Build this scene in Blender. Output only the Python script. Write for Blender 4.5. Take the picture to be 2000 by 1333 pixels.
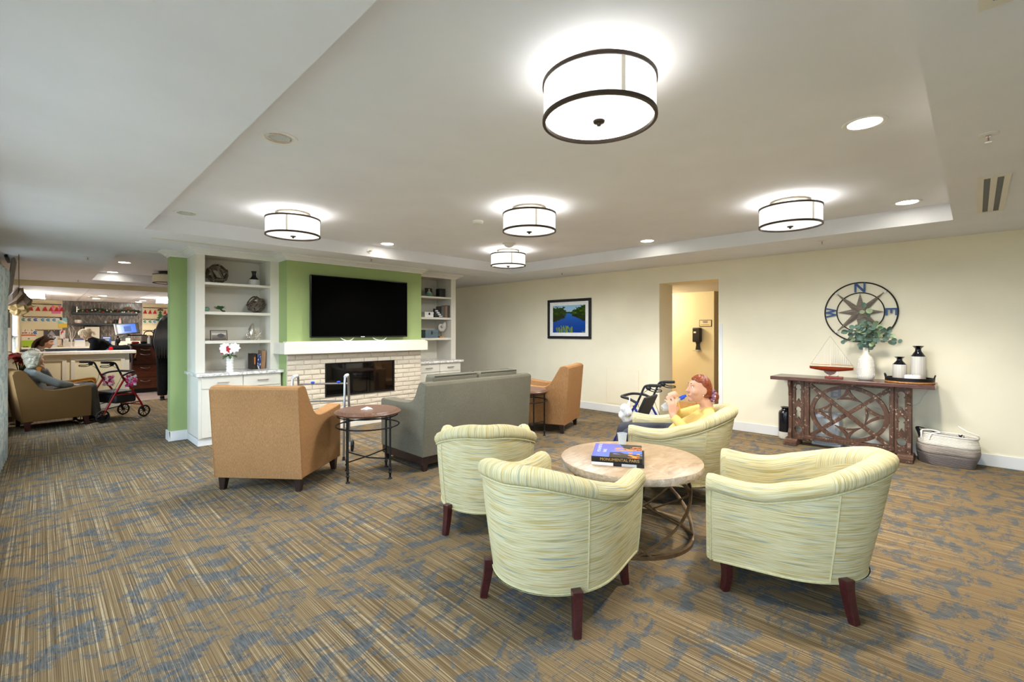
import bpy, bmesh, math, random
from math import sin, cos, pi, radians as R
from mathutils import Vector, Matrix
random.seed(7)
SC = bpy.context.scene
COL = SC.collection
for o in list(bpy.data.objects): bpy.data.objects.remove(o)

# ---------------------------------------------------------------- camera, world, exposure
FPX, CYPX, HCAM, YAW = 914.0, 647.5, 1.40, 44.766
cam = bpy.data.cameras.new('camera'); cam.sensor_width = 36.0; cam.sensor_fit = 'HORIZONTAL'
cam.lens = FPX / 2000 * 36.0
cam.shift_y = -(666.5 - CYPX) / 2000
cam.clip_start = 0.05; cam.clip_end = 100
camo = bpy.data.objects.new('camera', cam); COL.objects.link(camo)
camo.location = (0, 0, HCAM); camo.rotation_euler = (R(90), 0, R(YAW - 90))
SC.camera = camo
SC.view_settings.view_transform = 'Standard'; SC.view_settings.look = 'None'
SC.view_settings.gamma = 1.0; SC.view_settings.use_curve_mapping = False
SC.view_settings.exposure = 1.43
world = bpy.data.worlds.new('overcast_sky'); SC.world = world; world.use_nodes = True
bg = world.node_tree.nodes['Background']; bg.inputs[0].default_value = (0.58, 0.77, 1.0, 1); bg.inputs[1].default_value = 4.2    # even overcast sky
LAMP_E, LAMP_UP, DOWN_W = 0.42, 2.6, 80.0      # drum shade emission, bulb watts, downlight watts

# ---------------------------------------------------------------- room dimensions
XL, XR, YN, YK = -0.40, 6.95, -4.0, 19.7
ZC, ZT, ZK, YBULK = 2.425, 2.585, 2.33, 13.4
T1 = (0.735, 5.915, 0.15, 5.90); T2 = (0.722, 5.90, 8.05, 12.5)
WINS = [(-3.2, -1.2), (-0.6, 1.4), (2.0, 4.0), (4.6, 6.6), (8.4, 9.6), (13.6, 15.4)]
WZ = (0.45, 2.12)
for i, (a, b) in enumerate(WINS):          # portals only guide sampling of the sky through the window openings
    nm = 'window_left_portal_offscreen' if b < 9.7 else 'kitchen_window_portal'     # the kitchen window alone lies in the picture
    l = bpy.data.lights.new(nm, 'AREA'); l.shape = 'RECTANGLE'; l.size = b - a; l.size_y = WZ[1] - WZ[0]
    l.cycles.is_portal = True
    lo = bpy.data.objects.new(nm, l); COL.objects.link(lo)
    lo.location = (XL - 0.1, (a + b) / 2, sum(WZ) / 2); lo.rotation_euler = (R(90), 0, R(-90))

# ---------------------------------------------------------------- materials
def lin(c):
    return c / 12.92 if c <= 0.04045 else ((c + 0.055) / 1.055) ** 2.4
def hx(s):
    s = s.lstrip('#'); return tuple(lin(int(s[i:i+2], 16) / 255) for i in (0, 2, 4)) + (1,)
MATS = {}
class NT:
    def __init__(s, name):
        s.m = bpy.data.materials.new(name); s.m.use_nodes = True; s.t = s.m.node_tree
        s.b = s.t.nodes['Principled BSDF']; MATS[name] = s.m
    def n(s, typ, **kw):
        nd = s.t.nodes.new(typ)
        for k, v in kw.items():
            if k.startswith('i_'):
                key = k[2:]; key = int(key) if key.isdigit() else key.replace('_', ' ')
                nd.inputs[key].default_value = v
            else: setattr(nd, k, v)
        return nd
    def l(s, a, b): s.t.links.new(a, b)
    def coord(s, kind='Object', scale=(1, 1, 1), rot=(0, 0, 0)):
        tc = s.n('ShaderNodeTexCoord'); mp = s.n('ShaderNodeMapping')
        mp.inputs['Scale'].default_value = scale; mp.inputs['Rotation'].default_value = rot
        s.l(tc.outputs[kind], mp.inputs['Vector']); return mp.outputs['Vector']
    def noise(s, vec, scale=5, detail=2, rough=.5, dist=0):
        nd = s.n('ShaderNodeTexNoise'); nd.inputs['Scale'].default_value = scale; nd.inputs['Detail'].default_value = detail
        nd.inputs['Roughness'].default_value = rough; nd.inputs['Distortion'].default_value = dist
        s.l(vec, nd.inputs['Vector']); return nd.outputs['Fac']
    def ramp(s, fac, stops, interp='LINEAR'):
        nd = s.n('ShaderNodeValToRGB'); cr = nd.color_ramp; cr.interpolation = interp
        while len(cr.elements) < len(stops): cr.elements.new(0.5)
        for e, (p, c) in zip(cr.elements, stops):
            e.position = p; e.color = c if len(c) == 4 else tuple(c) + (1,)
        s.l(fac, nd.inputs['Fac']); return nd.outputs['Color']
    def mix(s, fac, a, b, mode='MIX'):
        nd = s.n('ShaderNodeMix', data_type='RGBA', blend_type=mode)
        for k, v in ((0, fac), (6, a), (7, b)):
            if hasattr(v, 'is_linked') or isinstance(v, bpy.types.NodeSocket): s.l(v, nd.inputs[k])
            else: nd.inputs[k].default_value = v
        return nd.outputs[2]
    def out(s, col=None, rough=None, metal=None, bump=None, bstr=.2, bdist=.01):
        if col is not None:
            if isinstance(col, bpy.types.NodeSocket): s.l(col, s.b.inputs['Base Color'])
            else: s.b.inputs['Base Color'].default_value = col
        if rough is not None: s.b.inputs['Roughness'].default_value = rough
        if metal is not None: s.b.inputs['Metallic'].default_value = metal
        if bump is not None:
            bn = s.n('ShaderNodeBump'); bn.inputs['Strength'].default_value = bstr; bn.inputs['Distance'].default_value = bdist
            s.l(bump, bn.inputs['Height']); s.l(bn.outputs['Normal'], s.b.inputs['Normal'])
        return s.m
def plain(name, col, rough=.6, metal=0, var=.08, scale=12, bump=0, spec=None, emit=None, estr=0, trans=0):
    """solid colour with a faint procedural mottling"""
    t = NT(name); c = hx(col) if isinstance(col, str) else tuple(col)
    f = t.noise(t.coord('Object'), scale, 3)
    lo = tuple(max(0, x * (1 - var)) for x in c[:3]) + (1,); hi = tuple(min(1, x * (1 + var)) for x in c[:3]) + (1,)
    t.out(t.ramp(f, [(.3, lo), (.7, hi)]), rough, metal, f if bump else None, bump)
    if spec is not None: t.b.inputs['Specular IOR Level'].default_value = spec
    if emit is not None:
        t.b.inputs['Emission Color'].default_value = hx(emit) if isinstance(emit, str) else emit
        t.b.inputs['Emission Strength'].default_value = estr
    if trans: t.b.inputs['Transmission Weight'].default_value = trans
    return t.m
def fabric(name, c1, c2, sc=260, stretch=(1, 1, .25), c3=None, rough=.95, cloud=.12):
    t = NT(name); v = t.coord('Object', stretch); f = t.noise(v, sc, 2, .7)
    st = [(.36, hx(c1)), (.62, hx(c2))]
    if c3: st.append((.74, hx(c3)))
    col = t.ramp(f, st); g = t.noise(t.coord('Object'), 4, 2)
    col = t.mix(cloud, col, t.ramp(g, [(.3, (.35, .35, .35, 1)), (.7, (1, 1, 1, 1))]), 'MULTIPLY')
    t.out(col, rough, 0, f, .25, .004); t.b.inputs['Specular IOR Level'].default_value = .15
    return t.m
def wood(name, c1, c2, axis=(1, 12, 12), sc=6, rough=.45, c3=None, wear=None):
    t = NT(name); v = t.coord('Object', axis); f = t.noise(v, sc, 4, .6, .6)
    st = [(.3, hx(c1)), (.6, hx(c2))]
    if c3: st.append((.8, hx(c3)))
    col = t.ramp(f, st)
    if wear:
        g = t.noise(t.coord('Object'), 34, 4, .75); h = t.noise(t.coord('Object'), 6, 2)
        m = t.ramp(g, [(.585, (0, 0, 0, 1)), (.64, (1, 1, 1, 1))]); m2 = t.ramp(h, [(.4, (0, 0, 0, 1)), (.6, (1, 1, 1, 1))])
        col = t.mix(t.mix(1.0, m, m2, 'MULTIPLY'), col, hx(wear))
    t.out(col, rough, 0, f, .15, .003); return t.m

def make_materials():
    # carpet: fine stripes along Y, slate leaf-like patches stretched along X
    t = NT('carpet'); s1 = t.noise(t.coord('Object', (230, .8, 1)), 1, 2, .6)
    s2 = t.noise(t.coord('Object', (230, 14, 1)), 1, 1)
    base = t.ramp(s1, [(.33, hx('#4f4029')), (.45, hx('#6f5b3f')), (.56, hx('#7f6b4d')), (.67, hx('#ad9c7d'))])
    pa = t.noise(t.coord('Object', (6.2, 9.6, 1), (0, 0, R(-14))), 1, 5, .68, .5)
    pb = t.noise(t.coord('Object', (60, 160, 1), (0, 0, R(35))), 1, 1)
    ma = t.n('ShaderNodeMath', operation='MULTIPLY_ADD'); ma.inputs[1].default_value = .16; ma.inputs[2].default_value = -.08
    t.l(pb, ma.inputs[0]); ad = t.n('ShaderNodeMath', operation='ADD'); t.l(pa, ad.inputs[0]); t.l(ma.outputs[0], ad.inputs[1])
    mk = t.ramp(ad.outputs[0], [(.49, (0, 0, 0, 1)), (.575, (1, 1, 1, 1))])
    dk = t.ramp(s2, [(.35, hx('#3b4144')), (.65, hx('#5b6163'))])
    mkf = t.n('ShaderNodeMath', operation='MULTIPLY'); t.l(mk, mkf.inputs[0]); t.l(t.ramp(s1, [(.5, (.9, .9, .9, 1)), (.68, (.55, .55, .55, 1))]), mkf.inputs[1])
    t.out(t.mix(mkf.outputs[0], base, dk), .97, 0, s2, .3, .004); t.b.inputs['Specular IOR Level'].default_value = .1
    # walls and ceiling
    plain('ceiling_paint', '#e9eaee', .9, var=.02, scale=3)
    plain('wall_cream', '#f2e8cb', .8, var=.03, scale=2)
    plain('wall_cream2', '#eadfba', .8, var=.03, scale=2)
    plain('jamb_grey', '#a7a697', .7, var=.03, scale=3)
    plain('sage_green', '#98aa6c', .75, var=.03, scale=2)
    plain('trim_white', '#e6e4de', .5, var=.02, scale=4)
    plain('trim_grey', '#dcdbd6', .5, var=.02, scale=4)
    plain('cabinet_cream', '#ddd7c7', .45, var=.02, scale=4)
    plain('mantel_cream', '#e6decb', .4, var=.02, scale=4)
    plain('brick_paint', '#cdc1ac', .5, var=.06, scale=30, bump=.25)
    plain('mortar', '#c4b8a4', .9, var=.06, scale=40)
    t = NT('marble'); v = t.coord('Object', (1, 1, 1)); f = t.noise(v, 5, 6, .65, 1.6)
    t.out(t.ramp(f, [(.44, hx('#efece6')), (.5, hx('#b9b4ad')), (.56, hx('#f1eee9'))]), .2)
    # dark / metals
    plain('tv_black', '#030304', .12, var=0); plain('tv_screen', '#000000', .6, var=0, spec=.03)
    plain('black_plastic', '#141414', .45, var=.1); plain('black_metal', '#24211e', .5, .6, var=.25, scale=50)
    plain('bronze', '#4a4038', .45, .7, var=.1); plain('chrome', '#d8d8d8', .12, 1, var=.02); plain('steel', '#b9bcc0', .28, 1, var=.05)
    plain('nickel', '#8d877c', .35, .9, var=.05); plain('rubber', '#1b1b1c', .8)
    plain('lattice_bronze', '#6d573d', .45, .6, var=.25, scale=25)
    plain('glass_dark', '#050505', .04, var=0, spec=.9)
    plain('ember', '#5a1f08', .9, var=.6, scale=60)
    # fabrics
    fabric('brown_fabric', '#946a41', '#ae8357', 420, (1, 1, .09), '#c29b6f')
    fabric('gold_fabric', '#5f4527', '#7d5d35', 300, (1, 1, .6), '#947240')
    fabric('orange_fabric', '#7d5420', '#a06f2f', 300, (1, 1, .6))
    fabric('grey_fabric', '#5b5648', '#7b7563', 330, (1, 1, 1), '#968f7a')
    fabric('grey_piping', '#45463d', '#5b5c50', 300)
    fabric('yellow_sweater', '#d9b968', '#e0c276', 160, (1, 1, 1)); fabric('grey_sweater', '#6c6d68', '#86877f', 200, (1, .4, 1))
    fabric('black_cloth', '#121214', '#1f1f22', 150); fabric('navy_cloth', '#1b2233', '#2a3348', 150)
    fabric('grey_trousers', '#57534e', '#706b64', 150); fabric('blue_cloth', '#3d7fa5', '#7db6cf', 60)
    fabric('white_bag', '#d9d7d0', '#f4f2ec', 40); fabric('red_cloth', '#b3121b', '#d22530', 120)
    # tub chair fabric (UV: u along the cloth's streaks, v across them)
    t = NT('streak_fabric'); tc = t.n('ShaderNodeTexCoord'); mp = t.n('ShaderNodeMapping'); mp.inputs['Scale'].default_value = (4, 210, 1)
    t.l(tc.outputs['UV'], mp.inputs['Vector']); f = t.noise(mp.outputs['Vector'], 1, 2, .65)
    mp2 = t.n('ShaderNodeMapping'); mp2.inputs['Scale'].default_value = (3.0, 105, 1); mp2.inputs['Location'].default_value = (7, 3, 0)
    t.l(tc.outputs['UV'], mp2.inputs['Vector']); g = t.noise(mp2.outputs['Vector'], 1, 2, .6)
    c = t.ramp(f, [(.30, hx('#9a8750')), (.44, hx('#baac7a')), (.58, hx('#cfc6a2')), (.72, hx('#b49d5c'))])
    c = t.mix(t.ramp(g, [(.60, (0, 0, 0, 1)), (.67, (.8, .8, .8, 1))]), c, hx('#7d8c86'))
    c = t.mix(t.ramp(g, [(.33, (.75, .75, .75, 1)), (.40, (0, 0, 0, 1))]), c, hx('#bf9a50'))
    t.out(c, .9, 0, f, .2, .003); t.b.inputs['Specular IOR Level'].default_value = .15
    plain('chair_piping', '#c0b688', .9, var=.1, scale=60)
    # woods
    wood('mahogany', '#2a0f0c', '#45191a', rough=.3); wood('espresso', '#1d120d', '#33211a', rough=.4)
    wood('distressed', '#3f281b', '#5b3c28', (8, 8, 1.5), 6, .6, '#6d4c35', wear='#c9b89c')
    wood('console_top', '#3d2119', '#5f3a2a', (20, 2, 20), 4, .22, '#7b553c')
    wood('table_top', '#4b3022', '#6d4a35', (14, 2, 14), 5, .35, '#876148')
    wood('drawer_wood', '#3f1c0f', '#5e2d18', (1.5, 8, 8), 5, .35); wood('boat_hull', '#6b2410', '#94391b', (2, 2, 20), 6, .25)
    wood('tray_wood', '#8a5528', '#bf8546', (2, 12, 12), 5, .4); wood('grapevine', '#3f352b', '#6d5f4e', (6, 6, 6), 8, .8, '#8b7c68')
    wood('star_wood', '#5f5348', '#8c7f70', (3, 3, 30), 5, .6, '#b0a89c'); wood('honey_wood', '#a86a2d', '#c98a45', (2, 12, 12), 5, .5)
    wood('corridor_wood', '#b98a4c', '#d3a869', (2, 14, 1), 4, .35)
    t = NT('plank_floor'); br = t.n('ShaderNodeTexBrick'); br.inputs['Scale'].default_value = 1.0
    t.l(t.coord('Object'), br.inputs['Vector']); br.inputs['Color1'].default_value = hx('#a08a80'); br.inputs['Color2'].default_value = hx('#b3a097')
    br.inputs['Mortar'].default_value = hx('#6f625b'); br.inputs['Mortar Size'].default_value = .004; br.inputs['Brick Width'].default_value = 1.2; br.inputs['Row Height'].default_value = .15
    t.out(br.outputs['Color'], .4)
    t = NT('travertine'); f = t.noise(t.coord('Object', (1, 3, 1)), 7, 6, .7, .8)
    t.out(t.ramp(f, [(.3, hx('#927656')), (.5, hx('#ab9070')), (.7, hx('#bda78a'))]), .38, 0, t.noise(t.coord('Object'), 90, 3), .15, .003)
    t = NT('rough_stone'); f = t.noise(t.coord('Object'), 38, 5, .7)
    t.out(t.ramp(f, [(.3, hx('#b39c82')), (.6, hx('#d5c4ad')), (.8, hx('#f0e8da'))]), .8, 0, f, .9, .012)
    # mosaic of small upright tiles on the far wall (pieces of about 3 px)
    t = NT('mosaic_tile'); tc = t.n('ShaderNodeTexCoord'); sx = t.n('ShaderNodeSeparateXYZ'); cx = t.n('ShaderNodeCombineXYZ')
    t.l(tc.outputs['Object'], sx.inputs[0]); t.l(sx.outputs['Z'], cx.inputs['X']); t.l(sx.outputs['X'], cx.inputs['Y'])
    br = t.n('ShaderNodeTexBrick'); br.inputs['Scale'].default_value = 1; t.l(cx.outputs[0], br.inputs['Vector'])
    br.inputs['Color1'].default_value = hx('#6f665e'); br.inputs['Color2'].default_value = hx('#a89e93'); br.inputs['Mortar'].default_value = hx('#57504a')
    br.inputs['Brick Width'].default_value = .10; br.inputs['Row Height'].default_value = .035; br.inputs['Mortar Size'].default_value = .004; br.inputs['Bias'].default_value = -.2
    t.out(br.outputs['Color'], .22)
    # curtain print
    t = NT('curtain_print'); f = t.noise(t.coord('Object', (1, 3, 1.6)), 2.4, 3, .55, 1.0)
    t.out(t.ramp(f, [(.42, hx('#dde2dc')), (.5, hx('#cfd9d5')), (.56, hx('#a9bac0')), (.62, hx('#d3dcd8'))]), .9)
    # ceramics, plants, skin, hair
    plain('ceramic_white', '#eeece6', .25, var=.03); plain('candle_white', '#ede6df', .5, var=.02); plain('ceramic_black', '#14141a', .1, var=.05)
    t = NT('ceramic_grey'); f = t.noise(t.coord('Object', (160, 160, 1)), 1, 2); t.out(t.ramp(f, [(.35, hx('#bdb8ad')), (.65, hx('#d3cec3'))]), .3)
    plain('vase_cream', '#d8d2c2', .3, var=.08, scale=20); plain('silver_leaf', '#cfc7ba', .25, .85, var=.15, scale=40)
    plain('shell_grey', '#b9b4a8', .5, var=.2, scale=25); plain('starfish_white', '#e6e3da', .8, var=.05)
    plain('leaf_green', '#3d6b34', .5, var=.25, scale=20); plain('leaf_dark', '#20391f', .55, var=.3, scale=25)
    plain('eucalyptus', '#5f7767', .55, var=.3, scale=14); plain('eucalyptus_light', '#8b9c72', .55, var=.25, scale=14); plain('stem_brown', '#6d5a3c', .7)
    plain('petal_white', '#f7f6f2', .6, var=.03); plain('petal_red', '#a30f1c', .55, var=.25, scale=20); plain('petal_pink', '#d8407f', .55, var=.35, scale=30); plain('petal_pale', '#f2c9c4', .6, var=.1)
    plain('skin', '#cf9c7e', .5, var=.05, scale=10, spec=.3); plain('skin_pale', '#d8af92', .5, var=.05, scale=10, spec=.3); plain('lip', '#b8685c', .45)
    for nm, a, b in (('hair_red', '#5f2409', '#9a4718'), ('hair_white', '#8f836c', '#d8cdb4'), ('hair_brown', '#2b1a12', '#4a3023'), ('hair_blond', '#c7a578', '#eddcb8'), ('hair_black', '#0c0a09', '#201a17')):
        t = NT(nm); f = t.noise(t.coord('Object', (6, 60, 90)), 1.6, 2); t.out(t.ramp(f, [(.35, hx(a)), (.65, hx(b))]), .4, 0, f, .4, .004)
    plain('eye_white', '#f2efe8', .2, var=0); plain('iris', '#3a2a1c', .2)
    # walkers
    plain('blue_paint', '#1f2f86', .3, .3, var=.05); plain('red_paint', '#a3191c', .3, .3, var=.05); plain('black_vinyl', '#26272a', .5, var=.1, scale=60, bump=.1)
    plain('charcoal_bag', '#2b2b35', .75, var=.1)
    # misc colours
    for nm, c in (('paper_white', '#f4f2ec'), ('paper_cream', '#eadbb5'), ('paper_brown', '#6b4f36'), ('paper_tan', '#c39b62'), ('hat_red', '#c8141b'), ('orn_white', '#eef2f2'), ('orn_blue', '#4f93b8'),
                  ('orn_green', '#4d8a68'), ('art_pink', '#e06aa0'), ('art_yellow', '#e8c23c'), ('art_teal', '#8fd0d6'), ('lime', '#b9d838'), ('orange', '#d9632b'), ('sign_blue', '#1f4f9c'),
                  ('cab_navy', '#2c3a52'), ('shelf_slate', '#3d454c'), ('counter_white', '#efe6d8'), ('gold', '#c9a04a'), ('wine', '#6f0f16'), ('box_grey', '#5d6f78'), ('box_dark', '#2a2b2c'), ('book_tan', '#a07a55'),
                  ('book_grey', '#55524d'), ('book_navy', '#20324f'), ('book_brown', '#3a2a1f'), ('jade', '#6f9a83'), ('heater_white', '#e4e7e8'), ('plate_steel', '#c4c6c6'), ('green_tree', '#2f6b3d'), ('sign_green', '#4b7a55'), ('plastic_blue', '#1f49c9'),
                  ('basket_cream', '#e2d9c8'), ('basket_taupe', '#a3968a'), ('basket_dark', '#6f645f'), ('rope_white', '#ece6da'), ('teal_letter', '#2f4f7d'), ('scrunchie', '#8a5a6f'), ('purse', '#8d7767')):
        plain(nm, c, .6, var=.06, scale=30)
    for nm in ('basket_cream', 'basket_taupe', 'basket_dark'):
        m = MATS[nm]; nt = m.node_tree; b = nt.nodes['Principled BSDF']; tc = nt.nodes.new('ShaderNodeTexCoord'); w = nt.nodes.new('ShaderNodeTexWave'); w.bands_direction = 'Z'; w.inputs['Scale'].default_value = 26
        bn = nt.nodes.new('ShaderNodeBump'); bn.inputs['Strength'].default_value = .6; bn.inputs['Distance'].default_value = .006
        nt.links.new(tc.outputs['Object'], w.inputs['Vector']); nt.links.new(w.outputs['Fac'], bn.inputs['Height']); nt.links.new(bn.outputs[0], b.inputs['Normal'])
    # clear things
    t = NT('clear_glass'); nt = t.t; tr = t.n('ShaderNodeBsdfTransparent'); gl = t.n('ShaderNodeBsdfGlossy'); gl.inputs['Roughness'].default_value = .03
    mx = t.n('ShaderNodeMixShader'); mx.inputs[0].default_value = .07; t.l(tr.outputs[0], mx.inputs[1]); t.l(gl.outputs[0], mx.inputs[2])
    t.l(mx.outputs[0], nt.nodes['Material Output'].inputs['Surface'])
    t = NT('clear_plastic'); nt = t.t; tr = t.n('ShaderNodeBsdfTransparent'); tr.inputs[0].default_value = (.93, .95, .95, 1); gl = t.n('ShaderNodeBsdfPrincipled'); gl.inputs['Roughness'].default_value = .1; gl.inputs['Base Color'].default_value = (.85, .88, .88, 1)
    mx = t.n('ShaderNodeMixShader'); mx.inputs[0].default_value = .3; t.l(tr.outputs[0], mx.inputs[1]); t.l(gl.outputs[0], mx.inputs[2])
    t.l(mx.outputs[0], nt.nodes['Material Output'].inputs['Surface'])
    # lamps
    t = NT('linen_lit'); f = t.noise(t.coord('Object', (6, 6, 160)), 1, 2); t.out(t.ramp(f, [(.3, hx('#e8e4da')), (.7, hx('#ffffff'))]), .9)
    t.l(t.ramp(f, [(.3, (.80, .785, .76, 1)), (.7, (1, .985, .96, 1))]), t.b.inputs['Emission Color']); t.b.inputs['Emission Strength'].default_value = LAMP_E
    plain('diffuser_lit', '#fbf7ec', .5, var=.01, emit=(1, .98, .94, 1), estr=LAMP_E * .8)
    plain('linen_unlit', '#e6dcc2', .9, var=.05, scale=40); plain('diffuser_unlit', '#efe8d6', .5, var=.02); plain('linen_seam', '#bdb49f', .9, emit=(1, .93, .82, 1), estr=.13)
    plain('downlight_lit', '#ffffff', .5, emit=(1, .93, .82, 1), estr=14); plain('reflector', '#c9c7c2', .25, .8, var=.02)
    plain('panel_lit', '#ffffff', .4, emit=(1, .94, .85, 1), estr=30); plain('outdoor_ground', '#7d7763', .95, var=.2, scale=1.5)
    plain('screen_blue', '#2b57b5', .3, var=.05, emit=(.05, .15, .55, 1), estr=.25)
    t = NT('print'); at = t.n('ShaderNodeVertexColor', layer_name='Col'); t.l(at.outputs['Color'], t.b.inputs['Base Color']); t.b.inputs['Roughness'].default_value = .35
    t = NT('print_gloss'); at = t.n('ShaderNodeVertexColor', layer_name='Col'); t.l(at.outputs['Color'], t.b.inputs['Base Color']); t.b.inputs['Roughness'].default_value = .16
make_materials()
def M(n): return MATS[n]

# ---------------------------------------------------------------- mesh helpers
class MB:
    def __init__(s): s.V = []; s.F = []
    def add(s, vs, fs):
        b = len(s.V); s.V += [tuple(v) for v in vs]; s.F += [tuple(i + b for i in f) for f in fs]; return s
    def box(s, x0, x1, y0, y1, z0, z1, mat=None):
        vs = [(x, y, z) for z in (z0, z1) for y in (y0, y1) for x in (x0, x1)]
        if mat is not None: vs = [mat @ Vector(v) for v in vs]
        return s.add(vs, [(0, 2, 3, 1), (4, 5, 7, 6), (0, 1, 5, 4), (2, 6, 7, 3), (0, 4, 6, 2), (1, 3, 7, 5)])
    def prism(s, poly, a, b, plane='xz'):
        n = len(poly)
        def P(p, t): return {'xz': (p[0], t, p[1]), 'yz': (t, p[0], p[1]), 'xy': (p[0], p[1], t)}[plane]
        return s.add([P(p, a) for p in poly] + [P(p, b) for p in poly],
                     [tuple(range(n)), tuple(range(2 * n - 1, n - 1, -1))] + [(i, (i + 1) % n, n + (i + 1) % n, n + i) for i in range(n)])
    def tube(s, pts, r, n=8, closed=False, caps=True, flat=None):
        pts = [Vector(p) for p in pts]; m = len(pts); rs = r if isinstance(r, (list, tuple)) else [r] * m
        T = []
        for i in range(m):
            a = pts[(i - 1) % m] if (closed or i > 0) else pts[i]; b = pts[(i + 1) % m] if (closed or i < m - 1) else pts[i]
            d = (b - a); T.append(d.normalized() if d.length > 1e-9 else Vector((0, 0, 1)))
        ref = Vector((0, 0, 1)) if abs(T[0].z) < .9 else Vector((1, 0, 0))
        u = (ref - T[0] * ref.dot(T[0])).normalized(); vs = []
        for i in range(m):
            u = (u - T[i] * u.dot(T[i]))
            if u.length < 1e-6: u = T[i].orthogonal()
            u.normalize(); w = T[i].cross(u)
            for k in range(n):
                a = 2 * pi * k / n; fu, fw = (flat if flat else (1, 1))
                vs.append(pts[i] + (u * cos(a) * fu + w * sin(a) * fw) * rs[i])
        fs = []
        for i in range(m if closed else m - 1):
            j = (i + 1) % m
            for k in range(n): fs.append((i * n + k, i * n + (k + 1) % n, j * n + (k + 1) % n, j * n + k))
        if caps and not closed: fs += [tuple(range(n - 1, -1, -1)), tuple((m - 1) * n + k for k in range(n))]
        return s.add(vs, fs)
    def cyl(s, p0, p1, r0, r1=None, n=14): return s.tube([p0, p1], [r0, r0 if r1 is None else r1], n)
    def lathe(s, prof, n=24, c=(0, 0, 0), sx=1, sy=1):
        m = len(prof); vs = [(c[0] + r * cos(2 * pi * k / n) * sx, c[1] + r * sin(2 * pi * k / n) * sy, c[2] + z) for r, z in prof for k in range(n)]
        fs = [(i * n + k, i * n + (k + 1) % n, (i + 1) * n + (k + 1) % n, (i + 1) * n + k) for i in range(m - 1) for k in range(n)]
        cl = prof[0] == prof[-1]
        if prof[0][0] > 1e-6 and not cl: fs.append(tuple(range(n - 1, -1, -1)))
        if prof[-1][0] > 1e-6 and not cl: fs.append(tuple((m - 1) * n + k for k in range(n)))
        return s.add(vs, fs)
    def ball(s, c, r, n=14, m=9, mat=None):
        rr = r if isinstance(r, (tuple, list)) else (r, r, r); vs = []; fs = []
        for i in range(m + 1):
            t = pi * i / m
            for k in range(n):
                a = 2 * pi * k / n; v = Vector((rr[0] * sin(t) * cos(a), rr[1] * sin(t) * sin(a), rr[2] * cos(t)))
                if mat is not None: v = mat @ v
                vs.append(Vector(c) + v)
        for i in range(m):
            for k in range(n): fs.append((i * n + k, (i + 1) * n + k, (i + 1) * n + (k + 1) % n, i * n + (k + 1) % n))
        return s.add(vs, fs)
    def cap(s, p0, p1, r0, r1=None, n=12, flat=None):
        p0 = Vector(p0); p1 = Vector(p1); r1 = r0 if r1 is None else r1; d = (p1 - p0)
        d = d.normalized() if d.length > 1e-9 else Vector((0, 0, 1)); pts = []; rs = []
        for a in (-88, -60, -30): pts.append(p0 + d * r0 * sin(R(a))); rs.append(r0 * cos(R(a)))
        pts += [p0, p1]; rs += [r0, r1]
        for a in (30, 60, 88): pts.append(p1 + d * r1 * sin(R(a))); rs.append(r1 * cos(R(a)))
        return s.tube(pts, rs, n, flat=flat)
    def join(s, o, mat=None):
        return s.add([mat @ Vector(v) for v in o.V] if mat is not None else o.V, o.F)
    def mesh(s, name, mat, smooth=True, ang=40):
        me = bpy.data.meshes.new(name); me.from_pydata(s.V, [], s.F)
        bm = bmesh.new(); bm.from_mesh(me); bmesh.ops.remove_doubles(bm, verts=bm.verts, dist=1e-6)
        bmesh.ops.recalc_face_normals(bm, faces=bm.faces); bm.to_mesh(me); bm.free()
        if smooth:
            me.polygons.foreach_set('use_smooth', [True] * len(me.polygons)); me.set_sharp_from_angle(angle=R(ang))
        if mat: me.materials.append(M(mat) if isinstance(mat, str) else mat)
        return me
    def build(s, name, mat, parent=None, smooth=True, bevel=0, seg=2, loc=None, ang=40):
        o = bpy.data.objects.new(name, s.mesh(name, mat, smooth, ang)); COL.objects.link(o)
        if parent is not None: o.parent = parent
        if loc is not None: o.location = loc
        if bevel:
            b = o.modifiers.new('bevel', 'BEVEL'); b.width = bevel; b.segments = seg; b.limit_method = 'ANGLE'; b.angle_limit = R(35)
            b.harden_normals = False
        return o
def xat(u, Y):
    r = (u - 1000) / FPX; a = R(YAW); return Y * (cos(a) + r * sin(a)) / (sin(a) - r * cos(a))
def bx(*a): return MB().box(*a)
def tag(o, label, cat=None, group=None, kind=None):
    o['label'] = label
    if cat: o['category'] = cat
    if group: o['group'] = group
    if kind: o['kind'] = kind
    return o
def struct(o, label=None):
    o['kind'] = 'structure'
    if label: o['label'] = label
    return o
def thing(name, label, cat, loc=(0, 0, 0), rz=0, group=None):
    o = bpy.data.objects.new(name, None); COL.objects.link(o); o.location = loc; o.rotation_euler = (0, 0, R(rz)); o.empty_display_size = .05
    return tag(o, label, cat, group)
def copy_tree(o, loc=None, rz=None, label=None, parent=None):
    c = o.copy(); COL.objects.link(c)
    if parent is not None: c.parent = parent
    if loc is not None: c.location = loc
    if rz is not None: c.rotation_euler = (0, 0, R(rz))
    if label: c['label'] = label
    for ch in list(o.children): copy_tree(ch, parent=c)
    return c
def catmull(pts, k=6, closed=False):
    P = [Vector(p) for p in pts]; n = len(P); out = []
    for i in range(n if closed else n - 1):
        g = (lambda j: P[j % n]) if closed else (lambda j: P[max(0, min(n - 1, j))])
        a, b, c, d = g(i - 1), g(i), g(i + 1), g(i + 2)
        for q in range(k):
            t = q / k
            out.append(.5 * ((2 * b) + (c - a) * t + (2 * a - 5 * b + 4 * c - d) * t * t + (3 * b - a - 3 * c + d) * t ** 3))
    if not closed: out.append(P[-1])
    return out
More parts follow.
